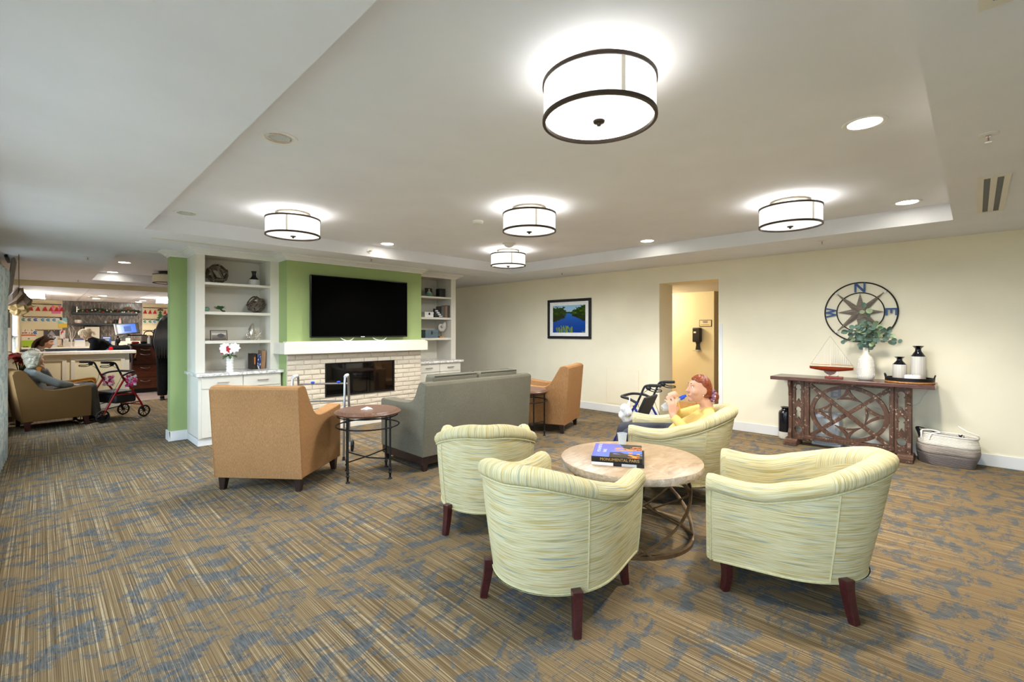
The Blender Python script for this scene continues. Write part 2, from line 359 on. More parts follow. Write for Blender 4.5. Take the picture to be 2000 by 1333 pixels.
def frame_mat(o, x, z):
    """matrix with local x and (near) local z at origin o"""
    x = Vector(x).normalized(); z = Vector(z); z = (z - x * z.dot(x)).normalized(); y = z.cross(x)
    m = Matrix((x, y, z)).transposed().to_4x4(); m.translation = Vector(o); return m
def grid_print(name, w, h, nx, ny, fn, parent=None, mat='print', place=None):
    """flat printed sheet: vertex-coloured grid in local x (0..w) and z (0..h), facing -y; place maps (x,z)->point"""
    vs = []; cols = []
    for j in range(ny + 1):
        for i in range(nx + 1):
            u, v = i / nx, j / ny; p = (u * w, 0, v * h)
            vs.append(place(u, v) if place else p); c = fn(u, v); cols.append(c)
    fs = [(j * (nx + 1) + i, j * (nx + 1) + i + 1, (j + 1) * (nx + 1) + i + 1, (j + 1) * (nx + 1) + i) for j in range(ny) for i in range(nx)]
    me = bpy.data.meshes.new(name); me.from_pydata([tuple(v) for v in vs], [], fs)
    at = me.color_attributes.new('Col', 'FLOAT_COLOR', 'POINT')
    for i, c in enumerate(cols): at.data[i].color = (lin(c[0]), lin(c[1]), lin(c[2]), 1)
    me.materials.append(M(mat)); o = bpy.data.objects.new(name, me); COL.objects.link(o)
    if parent is not None: o.parent = parent
    return o
def vnoise(x, y, seed=0):
    def h(i, j):
        n = (i * 374761393 + j * 668265263 + seed * 974711) & 0xffffffff; n = ((n ^ (n >> 13)) * 1274126177) & 0xffffffff
        return ((n ^ (n >> 16)) & 0xffff) / 65535
    i, j = math.floor(x), math.floor(y); fx, fy = x - i, y - j; fx = fx * fx * (3 - 2 * fx); fy = fy * fy * (3 - 2 * fy)
    return (h(i, j) * (1 - fx) + h(i + 1, j) * fx) * (1 - fy) + (h(i, j + 1) * (1 - fx) + h(i + 1, j + 1) * fx) * fy
def text_mesh(name, s, size, mat, parent, mtx, ext=.0008, align='LEFT'):
    cu = bpy.data.curves.new(name, 'FONT'); cu.body = s; cu.size = size; cu.extrude = ext; cu.align_x = align; cu.resolution_u = 2
    o = bpy.data.objects.new(name, cu); COL.objects.link(o)
    me = bpy.data.meshes.new_from_object(o.evaluated_get(bpy.context.evaluated_depsgraph_get())); bpy.data.objects.remove(o)
    me.name = name; me.materials.clear(); me.materials.append(M(mat)); me.transform(mtx)
    ob = bpy.data.objects.new(name, me); COL.objects.link(ob); ob.parent = parent; return ob

# ================================================================ STRUCTURE
def room():
    struct(bx(XL, XR + .45, YN, 12.0, -.05, 0).build('floor', 'carpet', smooth=False), 'tan and slate patterned carpet')
    struct(bx(XL, XR, 12.0, YK, -.05, -.002).build('floor_kitchen', 'plank_floor', smooth=False), 'greyish plank floor')
    struct(bx(-45, XL - .15, -40, 60, -.25, -.15).build('ground_outside', 'outdoor_ground', smooth=False), 'dull ground outside the windows')
    struct(bx(XR + .45, 10.0, 0, 7, -.05, .001).build('floor_corridor', 'corridor_wood', smooth=False), 'honey wood corridor floor')
    m = MB()
    def q(x0, x1, y0, y1, z): m.add([(x0, y0, z), (x0, y1, z), (x1, y1, z), (x1, y0, z)], [(0, 1, 2, 3)])
    xs = (XL, T1[0], T1[1], XR); 
    q(XL, XR, YN, T1[2], ZC)
    for t, y1 in ((T1, T2[2]), (T2, YBULK)):
        q(XL, t[0], t[2], t[3], ZC); q(t[1], XR, t[2], t[3], ZC); q(XL, XR, t[3], y1, ZC); q(t[0], t[1], t[2], t[3], ZT)
        for a, b in (((t[0], t[2]), (t[1], t[2])), ((t[1], t[2]), (t[1], t[3])), ((t[1], t[3]), (t[0], t[3])), ((t[0], t[3]), (t[0], t[2]))):
            m.add([(a[0], a[1], ZC), (b[0], b[1], ZC), (b[0], b[1], ZT), (a[0], a[1], ZT)], [(0, 1, 2, 3)])
    struct(m.build('ceiling', 'ceiling_paint', smooth=False), 'white ceiling with recessed trays')
    struct(bx(XL, XR, YBULK, YBULK + .02, ZK - .02, ZC + .01).build('wall_bulkhead', 'wall_cream2', smooth=False), 'cream bulkhead above the kitchen end')
    ck = bx(XL, XR, YBULK + .02, YK, ZK + .012, ZK + .03).build('ceiling_kitchen', 'ceiling_paint', smooth=False); struct(ck, 'panelled kitchen ceiling')
    x = XL; edges = [XL] + [.205 + .57 * k for k in range(0, 12)] + [XR]
    for a, b in zip(edges[:-1], edges[1:]):
        if b > a: bx(a + .006, b - .006, YBULK + .03, YK, ZK, ZK + .014).build('ceiling_panel', 'ceiling_paint', ck, False)
    # right wall with the corridor opening
    oy0, oy1, oz, th = 2.657, 3.592, 2.163, .45
    w = MB().box(XR, XR + th, YN, oy0, 0, ZC + .2).box(XR, XR + th, oy1, YK, 0, ZC + .2).box(XR, XR + th, oy0, oy1, oz, ZC + .2)
    struct(w.build('wall_right', 'wall_cream', smooth=False), 'cream wall with a corridor opening')
    struct(MB().box(XR + .004, XR + th, oy0, oy0 + .006, 0, oz).box(XR + .004, XR + th, oy1 - .006, oy1, 0, oz).build('trim_1', 'wall_cream', smooth=False), 'cream painted jambs of the corridor opening')
    struct(MB().box(9.0, 9.45, 3.53, 7, 0, 2.6).box(9.9, 10.0, 0, 3.53, 0, 2.6).box(9.45, 10.0, 3.53, 3.63, 0, 2.6).box(7.4, 10.0, -.1, 0, 0, 2.6).box(7.4, 9.0, 7, 7.1, 0, 2.6).build('wall_corridor', 'wall_cream2', smooth=False), 'yellow-lit corridor wall')
    struct(bx(XR + th, 10.0, 0, 7, oz, oz + .05).build('ceiling_corridor', 'ceiling_paint', smooth=False))
    d = struct(bx(9.86, 9.9, 2.3, 3.28, 0, 2.11).build('door_1', 'jamb_grey', smooth=False, bevel=.004), 'grey corridor door')
    bx(9.85, 9.865, 2.39, 3.19, .02, 2.03).build('door_leaf', 'jamb_grey', d, False)
    struct(MB().box(XR - .016, XR, YN, oy0, 0, .125).box(XR - .016, XR, oy1, YK, 0, .125).build('baseboard_right', 'trim_white', smooth=False, bevel=.004))
    struct(MB().box(8.984, 9.0, 3.514, 7, 0, .12).box(9.0, 9.45, 3.514, 3.53, 0, .12).build('baseboard_corridor', 'trim_white', smooth=False))
    struct(bx(XL - .15, XR + .45, YN - .15, YN, 0, ZC + .2).build('wall_front', 'wall_cream', smooth=False))
    struct(bx(XL - .15, XR + .45, YK, YK + .15, 0, ZC + .2).build('wall_back', 'wall_cream2', smooth=False), 'cream kitchen back wall')
    # window wall on the left
    w = MB(); y = YN
    for a, b in WINS:
        w.box(XL - .15, XL, y, a, 0, ZC + .2); w.box(XL - .15, XL, a, b, 0, WZ[0]); w.box(XL - .15, XL, a, b, WZ[1], ZC + .2); y = b
    w.box(XL - .15, XL, y, YK, 0, ZC + .2)
    struct(w.build('wall_left', 'wall_cream', smooth=False), 'cream wall with tall windows')
    for i, (a, b) in enumerate(WINS):
        f = MB()
        for z in (WZ[0], WZ[1] - .05, (WZ[0] + WZ[1]) / 2 - .02): f.box(XL - .12, XL + .012, a, b, z, z + .05)
        for yy in (a, b - .05, (a + b) / 2 - .025): f.box(XL - .117, XL + .009, yy, yy + .05, WZ[0] + .001, WZ[1] - .001)
        fo = struct(f.build('window_%d' % (i + 1), 'trim_white', smooth=False), 'white window frame')
        for k in range(2):
            for j in range(2):
                ya = a + k * (b - a) / 2; zz = WZ[0] + j * (WZ[1] - WZ[0]) / 2
                bx(XL - .075, XL - .07, ya + .02, ya + (b - a) / 2 - .02, zz + .02, zz + (WZ[1] - WZ[0]) / 2 - .02).build('pane', 'clear_glass', fo, False)
    struct(bx(XL, XL + .016, YN, YK, 0, .125).build('baseboard_left', 'trim_white', smooth=False))
    # green partition behind the bookcases
    struct(bx(1.165, 5.40, 7.28, 7.45, 0, ZC + .01).build('wall_partition', 'sage_green', smooth=False), 'sage green partition end beside the bookcase')
    struct(MB().box(1.145, 1.345, 7.262, 7.28, 0, .125).box(1.145, 1.165, 7.262, 7.47, 0, .125).build('baseboard_partition', 'trim_white', smooth=False, bevel=.004))
    # crown moulding following the built-ins
    path = [(1.165, 7.45), (1.165, 7.28), (1.345, 7.28), (1.345, 6.82), (2.316, 6.82), (2.316, 6.52), (4.441, 6.52), (4.441, 6.82), (5.40, 6.82), (5.40, 7.45)]
    prof = [(-.01, 2.352), (.010, 2.352), (.014, 2.366), (.03, 2.370), (.045, 2.384), (.07, 2.400), (.085, 2.405), (.085, 2.412), (.10, 2.415), (.10, 2.427), (-.01, 2.427)]
    n = len(path); vs = []; np_ = len(prof)
    def nrm(a, b):
        d = Vector((b[0] - a[0], b[1] - a[1])).normalized(); return Vector((-d.y, d.x)) * 1  # left normal
    for i in range(n):
        n1 = nrm(path[max(0, i - 1)], path[max(1, i)]) if i > 0 else nrm(path[0], path[1])
        n2 = nrm(path[i], path[i + 1]) if i < n - 1 else n1
        o = n1 + n2 if (n1 - n2).length > .01 else n1
        for off, z in prof: vs.append((path[i][0] - o.x * off, path[i][1] - o.y * off, z))
    fs = [(i * np_ + k, i * np_ + (k + 1) % np_, (i + 1) * np_ + (k + 1) % np_, (i + 1) * np_ + k) for i in range(n - 1) for k in range(np_)]
    fs += [tuple(range(np_)), tuple((n - 1) * np_ + k for k in range(np_))]
    struct(MB().add(vs, fs).build('trim_2', 'trim_white', smooth=False), 'white stepped crown moulding over the built-ins')
room()

# ================================================================ CEILING FITTINGS
def drum_proto(lit=True):
    t = thing('drum_light', 'x', 'ceiling light', group='lit drum ceiling lights' if lit else None)
    r, z0, z1 = .25, -.228, -.065
    n = 48
    sh = MB().lathe([(r, z0), (r, z1), (r - .004, z1), (r - .004, z0), (r, z0)], n).build('shade', 'linen_lit' if lit else 'linen_unlit', t)
    for z, nm in ((z0 - .006, 'lower_rim'), (z1 - .008, 'upper_rim')):
        MB().lathe([(r - .008, z), (r + .006, z), (r + .006, z + .016), (r - .008, z + .016), (r - .008, z)], n).build(nm, 'bronze', t)
    MB().lathe([(0, z0 + .004), (.21, z0 + .002), (r - .012, z0 + .010), (r - .012, z0 + .013), (0, z0 + .013)], n).build('diffuser', 'diffuser_lit' if lit else 'diffuser_unlit', t)
    MB().lathe([(0, z0 - .026), (.008, z0 - .024), (.011, z0 - .014), (.024, z0 - .010), (.026, z0 - .003), (0, z0 - .001)], 20).build('finial', 'bronze', t)
    MB().lathe([(0, -.03), (.15, -.03), (.165, -.012), (.165, .001), (0, .001)], 36).build('canopy', 'nickel' if lit else 'bronze', t)
    MB().cyl((0, 0, z0 + .01), (0, 0, -.02), .008).build('stem', 'bronze', t)
    a = R(-38); mt = Matrix.Rotation(R(0), 4, 'Z')
    MB().box(-.008, .008, r - .001, r + .002, z0 + .01, z1 - .006).build('shade_seam', 'linen_seam' if lit else 'linen_unlit', t)
    return t
def add_bulb(parent, w, z):
    d = bpy.data.lights.new('diffuser_glow', 'AREA'); d.shape = 'DISK'; d.size = .42; d.energy = 9.0; d.color = (.95, .97, 1.0); d.spread = R(170)
    q = bpy.data.objects.new('diffuser_glow', d); COL.objects.link(q); q.parent = parent; q.location = (0, 0, -.2565)
    l = bpy.data.lights.new('bulb', 'POINT'); l.energy = w; l.shadow_soft_size = .06; l.color = (1, .98, .97)
    o = bpy.data.objects.new('bulb', l); COL.objects.link(o); o.parent = parent; o.location = (0, 0, z)
DR = [((1.785, 1.215), 'large drum ceiling light directly in front of the others, nearest the ceiling vent', -152),
      ((1.785, 4.86), 'drum ceiling light over the brown armchair by the left bookcase', -120),
      ((3.30, 3.04), 'drum ceiling light in the middle of the tray ceiling', -140),
      ((4.82, 4.86), 'drum ceiling light over the grey sofa in the far tray corner', -130),
      ((4.80, 1.20), 'drum ceiling light near the compass wall above the coffee table group', -175)]
p = drum_proto(True)
for i, ((x, y), lb, a) in enumerate(DR):
    o = p if i == 0 else copy_tree(p)
    o.location = (x, y, ZT); o.rotation_euler = (0, 0, R(147)); o['label'] = lb
    add_bulb(o, LAMP_UP, -.10)
u = drum_proto(False); u['label'] = 'unlit drum ceiling light with dark canopy beyond the green partition'; u.location = (1.80, 11.45, ZT)

def downlight(x, y, z, lit, label, spot=True):
    t = thing('downlight', label, 'downlight', (x, y, z), group='recessed downlights')
    MB().lathe([(.078, .004), (.082, -.004), (.105, -.006), (.108, .001)], 32).build('trim_ring', 'trim_white', t)
    if lit:
        MB().lathe([(0, -.001), (.08, -.001), (.08, .003), (0, .003)], 28).build('lens', 'downlight_lit', t)
        l = bpy.data.lights.new('spot', 'SPOT'); l.energy = DOWN_W; l.spot_size = R(115); l.spot_blend = .8; l.shadow_soft_size = .07; l.color = (1, .94, .86)
        o = bpy.data.objects.new('spot', l); COL.objects.link(o); o.parent = t; o.location = (0, 0, -.015)
    else:
        MB().lathe([(.083, -.001), (.083, -.0035), (.072, -.001), (.060, -.0035), (.05, -.001), (.05, .002), (.08, .002)], 36).build('reflector', 'reflector', t, ang=15); MB().lathe([(0, -.002), (.05, -.002), (.05, .002), (0, .002)], 28).build('lens', 'plate_steel', t)
for x, y, lit, lb in ((1.03, 3.03, 0, 'unlit silver downlight in the tray beside its long open edge'), (1.03, 5.62, 0, 'unlit silver downlight in the tray corner above the bookcase'), (3.31, 5.66, 1, 'lit downlight in the tray in front of the television'),
                      (5.60, 3.06, 1, 'lit downlight in the tray facing the corridor opening'), (3.30, .45, 1, 'large lit downlight in the tray edge near the sprinkler'), (5.60, .45, 1, 'lit downlight in the tray corner above the console table')):
    downlight(x, y, ZT, lit, lb)
for y, lb in ((10.4, 'lit downlight in the far tray nearer the partition'), (12.28, 'lit downlight in the far tray by the kitchen bulkhead')): downlight(1.02, y, ZT, 1, lb)

def sprinkler(x, y, z, label, nrm=(0, 0, -1)):
    t = thing('sprinkler', label, 'sprinkler', (x, y, z), group='ceiling sprinklers')
    if nrm[2] == 0: t.rotation_euler = (R(-90), 0, 0)
    MB().lathe([(0, .001), (.042, .001), (.042, -.003), (.03, -.006), (0, -.006)], 24).build('escutcheon', 'trim_white', t)
    f = MB().cyl((0, 0, -.004), (0, 0, -.014), .010)
    for s in (-1, 1): f.tube([(s * .010, 0, -.012), (s * .014, 0, -.024), (s * .003, 0, -.038)], .0022, 6)
    f.build('frame', 'chrome', t); MB().cyl((0, 0, -.014), (0, 0, -.034), .003, n=8).build('glass_bulb', 'hat_red', t)
    MB().lathe([(0, -.038), (.014, -.038), (.014, -.041), (0, -.041)], 16).build('deflector', 'chrome', t)
sprinkler(3.47, -.045, ZC, 'sprinkler head in the lower ceiling beside the tray, near the slotted vent')
sprinkler(3.18, 5.899, 2.50, 'sidewall sprinkler on the tray face above the television', (0, 1, 0))
sprinkler(3.275, 6.03, ZC, 'sprinkler head in the strip of ceiling above the television')
sprinkler(6.42, 5.14, ZC, 'sprinkler head in the strip of ceiling above the framed picture')
sprinkler(6.24, 1.24, ZC, 'sprinkler head in the strip of ceiling above the compass')
sprinkler(.46, 8.68, ZC, 'sprinkler head in the ceiling beyond the partition'); sprinkler(.53, 12.7, ZC, 'sprinkler head in the ceiling close to the kitchen bulkhead')
t = thing('smoke_detector', 'flat white smoke detector on the tray ceiling', 'smoke detector', (3.31, 3.80, ZT)); MB().lathe([(0, .001), (.06, .001), (.06, -.02), (.05, -.03), (0, -.032)], 28).build('body', 'trim_white', t); MB().lathe([(.045, -.0305), (.05, -.0295), (.05, -.033), (.045, -.034), (.045, -.0305)], 24).build('vent_ring', 'trim_grey', t)
t = thing('motion_sensor', 'white domed sensor on the tray ceiling beside the far drum light', 'sensor', (4.45, 4.47, ZT)); MB().lathe([(0, .001), (.085, .001), (.088, -.012), (.075, -.02), (0, -.02)], 28).build('base', 'trim_white', t); MB().lathe([(.06, -.019), (.058, -.03), (.03, -.055), (0, -.062)], 24).build('dome', 'ceramic_white', t)

def slot_vent(x0, x1, y0, y1, label, slots=1, frame=.012, alongx=True):
    t = thing('ceiling_vent', label, 'vent', ((x0 + x1) / 2, (y0 + y1) / 2, ZC)); X, Y = (x1 - x0) / 2, (y1 - y0) / 2
    n = slots; gap = (2 * Y) / (2 * n + 1); e = frame * 3
    for k in range(n + 1): bx(-X + e, X - e, -Y + 2 * k * gap, -Y + (2 * k + 1) * gap, -.006, .001).build('frame_bar', 'cabinet_cream', t, False)
    for s in (-1, 1): bx(min(s * X, s * (X - e)), max(s * X, s * (X - e)), -Y, Y, -.006, .001).build('frame_end', 'cabinet_cream', t, False)
    for k in range(n):
        a = -Y + (2 * k + 1) * gap
        bx(-X + e, X - e, a, a + gap, -.002, .0005).build('slot', 'black_plastic', t, False)
        bx(-X + e, X - e, a + gap * .42, a + gap * .58, -.0045, -.0021).build('slat', 'bronze', t, False)
slot_vent(4.42, 5.72, -.165, -.005, 'wide white ceiling vent with two dark slots near the compass wall', 2)
slot_vent(1.2, 2.11, -.165, -.005, 'white slotted ceiling vent cut by the picture edge', 2)
slot_vent(.86, 2.10, 6.385, 6.425, 'thin linear ceiling slot vent in front of the left bookcase', 1)
slot_vent(.87, 2.9, 7.55, 7.59, 'thin linear ceiling slot vent behind the green partition', 1)
slot_vent(4.55, 5.73, 6.525, 6.565, 'thin linear ceiling slot vent above the right bookcase', 1)
slot_vent(.95, 3.2, 12.85, 12.9, 'thin linear ceiling slot vent before the kitchen bulkhead', 1)

# ================================================================ FIREPLACE AND TELEVISION
FX0, FX1, YF, YU = 2.316, 4.441, 6.52, 6.82
def fireplace():
    t = bpy.data.objects.new('wall_chimney', None); COL.objects.link(t); t.location = (FX0, YF, 0); struct(t, 'green chimney breast with painted brick surround'); W = FX1 - FX0
    ix0, ix1, iz0, iz1 = 2.838 - FX0, 3.93 - FX0, .475, .94
    cb = MB().box(0, W, .03, .30, 1.10, ZC).box(0, ix0, .03, .30, 0, 1.10).box(ix1, W, .03, .30, 0, 1.10).box(ix0, ix1, .03, .30, 0, iz0).box(ix0, ix1, .03, .30, iz1, 1.10)
    cb.build('chimney_breast', 'sage_green', t, False)
    bx(0, W, 0, .031, 1.2, ZC).build('upper_panel', 'sage_green', t, False)
    mm = MB().box(0.004, ix0, .012, .03, 0, 1.10).box(ix1, W - .004, .012, .03, 0, 1.10).box(ix0, ix1, .012, .03, 0, iz0).box(ix0, ix1, .012, .03, iz1, 1.10)
    mm.build('mortar', 'mortar', t, False)
    # bricks, running bond, each its own piece
    BW, BH, G = .222, .0695, .0035; cache = {}
    def brick(x0, x1, z0, z1):
        if x1 - x0 < .02 or z1 - z0 < .015: return
        v = random.randint(0, 5); k = (round(x1 - x0, 3), round(z1 - z0, 3), v)
        if k not in cache:
            rr = random.Random(hash(k)); w, h = x1 - x0, z1 - z0; b = .006
            d = [.004 * rr.random() for _ in range(4)]
            vs = [(0, .014, 0), (w, .014, 0), (w, .014, h), (0, .014, h)] + [(b, -.001 + d[0], b), (w - b, -.001 + d[1], b), (w - b, -.001 + d[2], h - b), (b, -.001 + d[3], h - b)] + [(w * .5, -.004 * rr.random(), h * .5)]
            fs = [(0, 1, 5, 4), (1, 2, 6, 5), (2, 3, 7, 6), (3, 0, 4, 7), (4, 5, 8), (5, 6, 8), (6, 7, 8), (7, 4, 8), (3, 2, 1, 0)]
            cache[k] = MB().add(vs, fs).mesh('brick', 'brick_paint', False)
        o = bpy.data.objects.new('brick', cache[k]); COL.objects.link(o); o.parent = t
        o.location = (x0, random.uniform(-.003, .002), z0); o.rotation_euler = (random.uniform(-.02, .02), 0, 0)
    z = .105; row = 0
    while z < 1.095:
        z1 = min(z + BH, 1.10); x = -(BW / 2) * (row % 2) - .0
        while x < W:
            x0, x1 = max(0, x) + G, min(W, x + BW) - G; za, zb = z + G, z1 - G
            inz = zb > iz0 and za < iz1
            if inz and x1 > ix0 and x0 < ix1:
                # clip around the firebox
                if x0 < ix0 - .02: brick(x0, ix0 - G, za, zb)
                if x1 > ix1 + .02: brick(ix1 + G, x1, za, zb)
                if za < iz0 - .015: brick(max(x0, ix0), min(x1, ix1), za, iz0 - .003)
                if zb > iz1 + .015: brick(max(x0, ix0), min(x1, ix1), iz1 + .003, zb)
            else: brick(x0, x1, za, zb)
            x += BW
        z = z1; row += 1
    bx(0, W, -.012, .03, 0, .10).build('base_board', 'cabinet_cream', t, False, .003)
    mx0, mx1 = 2.242 - FX0, 4.488 - FX0
    ms = thing('mantel_shelf', 'thick cream mantel shelf across the brick fireplace', 'mantel', (FX0, YF, 0))
    mt = bx(mx0, mx1, -.12, .02, 1.095, 1.245).build('mantel', 'mantel_cream', ms, False, .004); bx(mx0 + .03, mx1 - .03, -.09, .02, 1.245, 1.262).build('mantel_ledge', 'mantel_cream', mt, False, .003)
    [bx(a, b, .02, .298, 1.095, 1.245).build('mantel_return', 'mantel_cream', mt, False) for a, b in ((mx0, -.002), (W + .002, mx1))]
    fb = MB().box(ix0, ix1, .14, .16, iz0, iz1).box(ix0, ix1, .0, .16, iz0 - .002, iz0 + .012).box(ix0, ix1, .0, .16, iz1 - .012, iz1 + .002).box(ix0, ix0 + .012, .0, .16, iz0, iz1).box(ix1 - .012, ix1, .0, .16, iz0, iz1)
    fi = thing('fireplace_insert', 'black glass-fronted fireplace insert in the painted brick', 'fireplace', (FX0, YF, 0))
    f = fb.build('firebox', 'black_metal', fi, False)
    e = MB()
    for i in range(60):
        a = ix0 + .04 + (ix1 - ix0 - .08) * i / 59; e.ball((a, .07 + .02 * random.random(), iz0 + .02), .012 + .008 * random.random(), 6, 4)
    e.build('ember_bed', 'ember', f)
    bx(ix0 + .012, ix1 - .012, .016, .02, iz0 + .012, iz1 - .012).build('glass_front', 'glass_dark', f, False)
    MB().box(ix0 - .006, ix1 + .006, -.008, .004, iz1 - .004, iz1 + .008).box(ix0 - .006, ix1 + .006, -.008, .004, iz0 - .008, iz0 + .004).box(ix0 - .006, ix0 + .006, -.008, .004, iz0, iz1).box(ix1 - .006, ix1 + .006, -.008, .004, iz0, iz1).build('trim_frame', 'black_metal', f, False)
fireplace()
def tv():
    x0, x1, z0, z1, Y = 2.592, 4.118, 1.312, 2.176, 6.43
    t = thing('television', 'large black flat television mounted on the green chimney breast', 'television', ((x0 + x1) / 2, Y, z0)); w = (x1 - x0) / 2; h = z1 - z0
    bx(-w, w, 0, .045, 0, h).build('housing', 'tv_black', t, False, .006); bx(-w + .012, w - .012, -.002, .001, .02, h - .012).build('screen', 'tv_screen', t, False)
    bx(-.03, .03, -.004, .001, .004, .013).build('badge', 'plate_steel', t, False)
    bx(-w * .5, w * .5, .04, YF - Y + .004, h * .3, h * .7).build('wall_mount', 'black_metal', t, False)
    for xa, xb, zz, lb in ((-.33, -.12, .06, 'white cable looping below the television, on the side nearer the bookcase with the flowers'), (.17, .42, .04, 'white cable looping below the television, on the side nearer the bookcase with the shell')):
        c = thing('television_cable', lb, 'cable', ((x0 + x1) / 2, Y + .02, z0), group='cables under the television')
        pts = catmull([(xa, .03, .05), (xa + .01, .01, -.01), (xa + (xb - xa) * .35, -.02, -.046), (xa + (xb - xa) * .7, -.01, -.040), (xb, .02, .0), (xb + .01, .03, .05)], 6)
        MB().tube(pts, .005, 8).build('cord', 'ceramic_white', c)
tv()

# ================================================================ BUILT-IN BOOKCASES
def bookcase(x0, x1, side):
    lab = 'with the woven balls and flowers' if side == 'l' else 'with the shell ornament and boxes'
    yb = 7.28; up = .11
    t = thing('bookcase', 'white built-in bookcase ' + lab, 'bookcase', (x0, YU, 0)); W = x1 - x0; D = yb - YU
    zt = 2.36; zc = .885
    fl, fr = (.018, .12) if side == 'l' else (.03, .018)
    if side == 'l':
        ul = (0, .135 - .0); ur = (W - .02 - .0, W)
        L0, L1, R0, R1 = 0, 1.445 - 1.345, 2.205 - 1.345, W
    else:
        L0, L1, R0, R1 = 0, .012, 5.293 - x0, W
    bx(L0, L1, 0, .022, zc, zt).build('upright', 'cabinet_cream', t, False); bx(L0, min(L1, L0 + .022), .022, D, zc, zt).build('end_panel', 'cabinet_cream', t, False)
    bx(R0, R1, 0, .022, zc, zt).build('upright', 'cabinet_cream', t, False); bx(R1 - .022, R1, .022, D, zc, zt).build('end_panel', 'cabinet_cream', t, False)
    for a in ((L1 - .02, L1) if L1 > .03 else (L0, L1), (R0, R0 + .02)): bx(a[0], a[1], .022, D - .02, zc, zt).build('side_panel', 'cabinet_cream', t, False)
    bx(L0 + .022, R1 - .022, D - .02, D, zc, zt).build('back_panel', 'cabinet_cream', t, False); bx(L0 + .001, R1 - .001, .002, D, zt, ZC - .001).build('top_panel', 'cabinet_cream', t, False)
    for za, zb in ((1.987, 2.018), (1.612, 1.648), (1.243, 1.282)): bx(L1 - .001, R0 + .001, .004, D - .02, za, zb).build('shelf', 'cabinet_cream', t, False, .002)
    # worktop
    c = thing('countertop', 'white veined marble countertop under the bookcase ' + lab, 'countertop', (x0, 6.62, 0))
    bx(-.03 if side == 'l' else .01, (x1 + .03 if side == 'r' else 2.312) - x0, 0, yb - 6.62, .848, .885).build('slab', 'marble', c, False, .004)
    # base cabinet
    b = thing('base_cabinet', 'cream base cabinet with drawers under the bookcase ' + lab, 'cabinet', (x0, 6.66, 0))
    bw = (2.295 if side == 'l' else x1) - x0; dp = yb - 6.66
    bx(0, bw, .02, dp, .09, .848).build('body', 'cabinet_cream', b, False); bx(.0, bw, .035, dp, 0, .095).build('plinth', 'trim_white', b, False)
    nd = 2; a0, a1 = (.03, bw - .01) if side == 'l' else (.02, bw - .02)
    dw = (a1 - a0) / nd
    for k in range(nd):
        xa, xb = a0 + k * dw + .004, a0 + (k + 1) * dw - .004
        d = bx(xa, xb, 0, .021, .695, .842).build('drawer', 'cabinet_cream', b, False, .003)
        xm = (xa + xb) / 2
        MB().tube([(xm - .055, .002, .765), (xm - .055, -.025, .765), (xm - .065, -.028, .765), (xm + .065, -.028, .765), (xm + .055, -.025, .765), (xm + .055, .002, .765)], .006, 8).build('handle', 'nickel', d)
        dr = bx(xa, xb, 0, .021, .10, .685).build('door', 'cabinet_cream', b, False, .003)
        MB().tube([(xm, .002, .62), (xm, -.025, .62), (xm, -.025, .52), (xm, .002, .52)], .006, 8).build('handle', 'nickel', dr)
        bx(xa + .07, xb - .07, -.004, .001, .17, .615).build('door_panel', 'cabinet_cream', dr, False, .003)
bookcase(1.345, 2.316, 'l'); bookcase(4.441, 5.400, 'r')

# ================================================================ SEATING
def uvstrip(name, rows, L, mat, parent, swap=False, vs0=None):
    """rows[i] = list of points for station i; L[i] = arc length of the station; UV along the streaks"""
    n = len(rows); m = len(rows[0]); vs = [p for r in rows for p in r]; fs = []; me = bpy.data.meshes.new(name)
    for i in range(n - 1):
        for k in range(m - 1): fs.append((i * m + k, i * m + k + 1, (i + 1) * m + k + 1, (i + 1) * m + k))
    me.from_pydata([tuple(v) for v in vs], [], fs)
    uv = me.uv_layers.new(name='UVMap'); cl = []
    for r in rows:
        c = [0]
        for a, b in zip(r[:-1], r[1:]): c.append(c[-1] + (Vector(b) - Vector(a)).length)
        cl.append(c)
    for lp in me.loops:
        i, k = divmod(lp.vertex_index, m); u, v = L[i], (vs0 or 0) + cl[i][k]
        uv.data[lp.index].uv = (v, u) if swap else (u, v)
    me.polygons.foreach_set('use_smooth', [True] * len(me.polygons)); me.materials.append(M(mat))
    o = bpy.data.objects.new(name, me); COL.objects.link(o); o.parent = parent; return o
def box_uv(o, ax=(1, 2), sc=1.0):
    me = o.data; uv = me.uv_layers.new(name='UVMap')
    for lp in me.loops:
        c = me.vertices[lp.vertex_index].co; uv.data[lp.index].uv = (c[ax[0]] * sc, c[ax[1]] * sc + c[0] * .6)
def smooth01(a, b, x):
    t = max(0, min(1, (x - a) / (b - a))); return t * t * (3 - 2 * t)
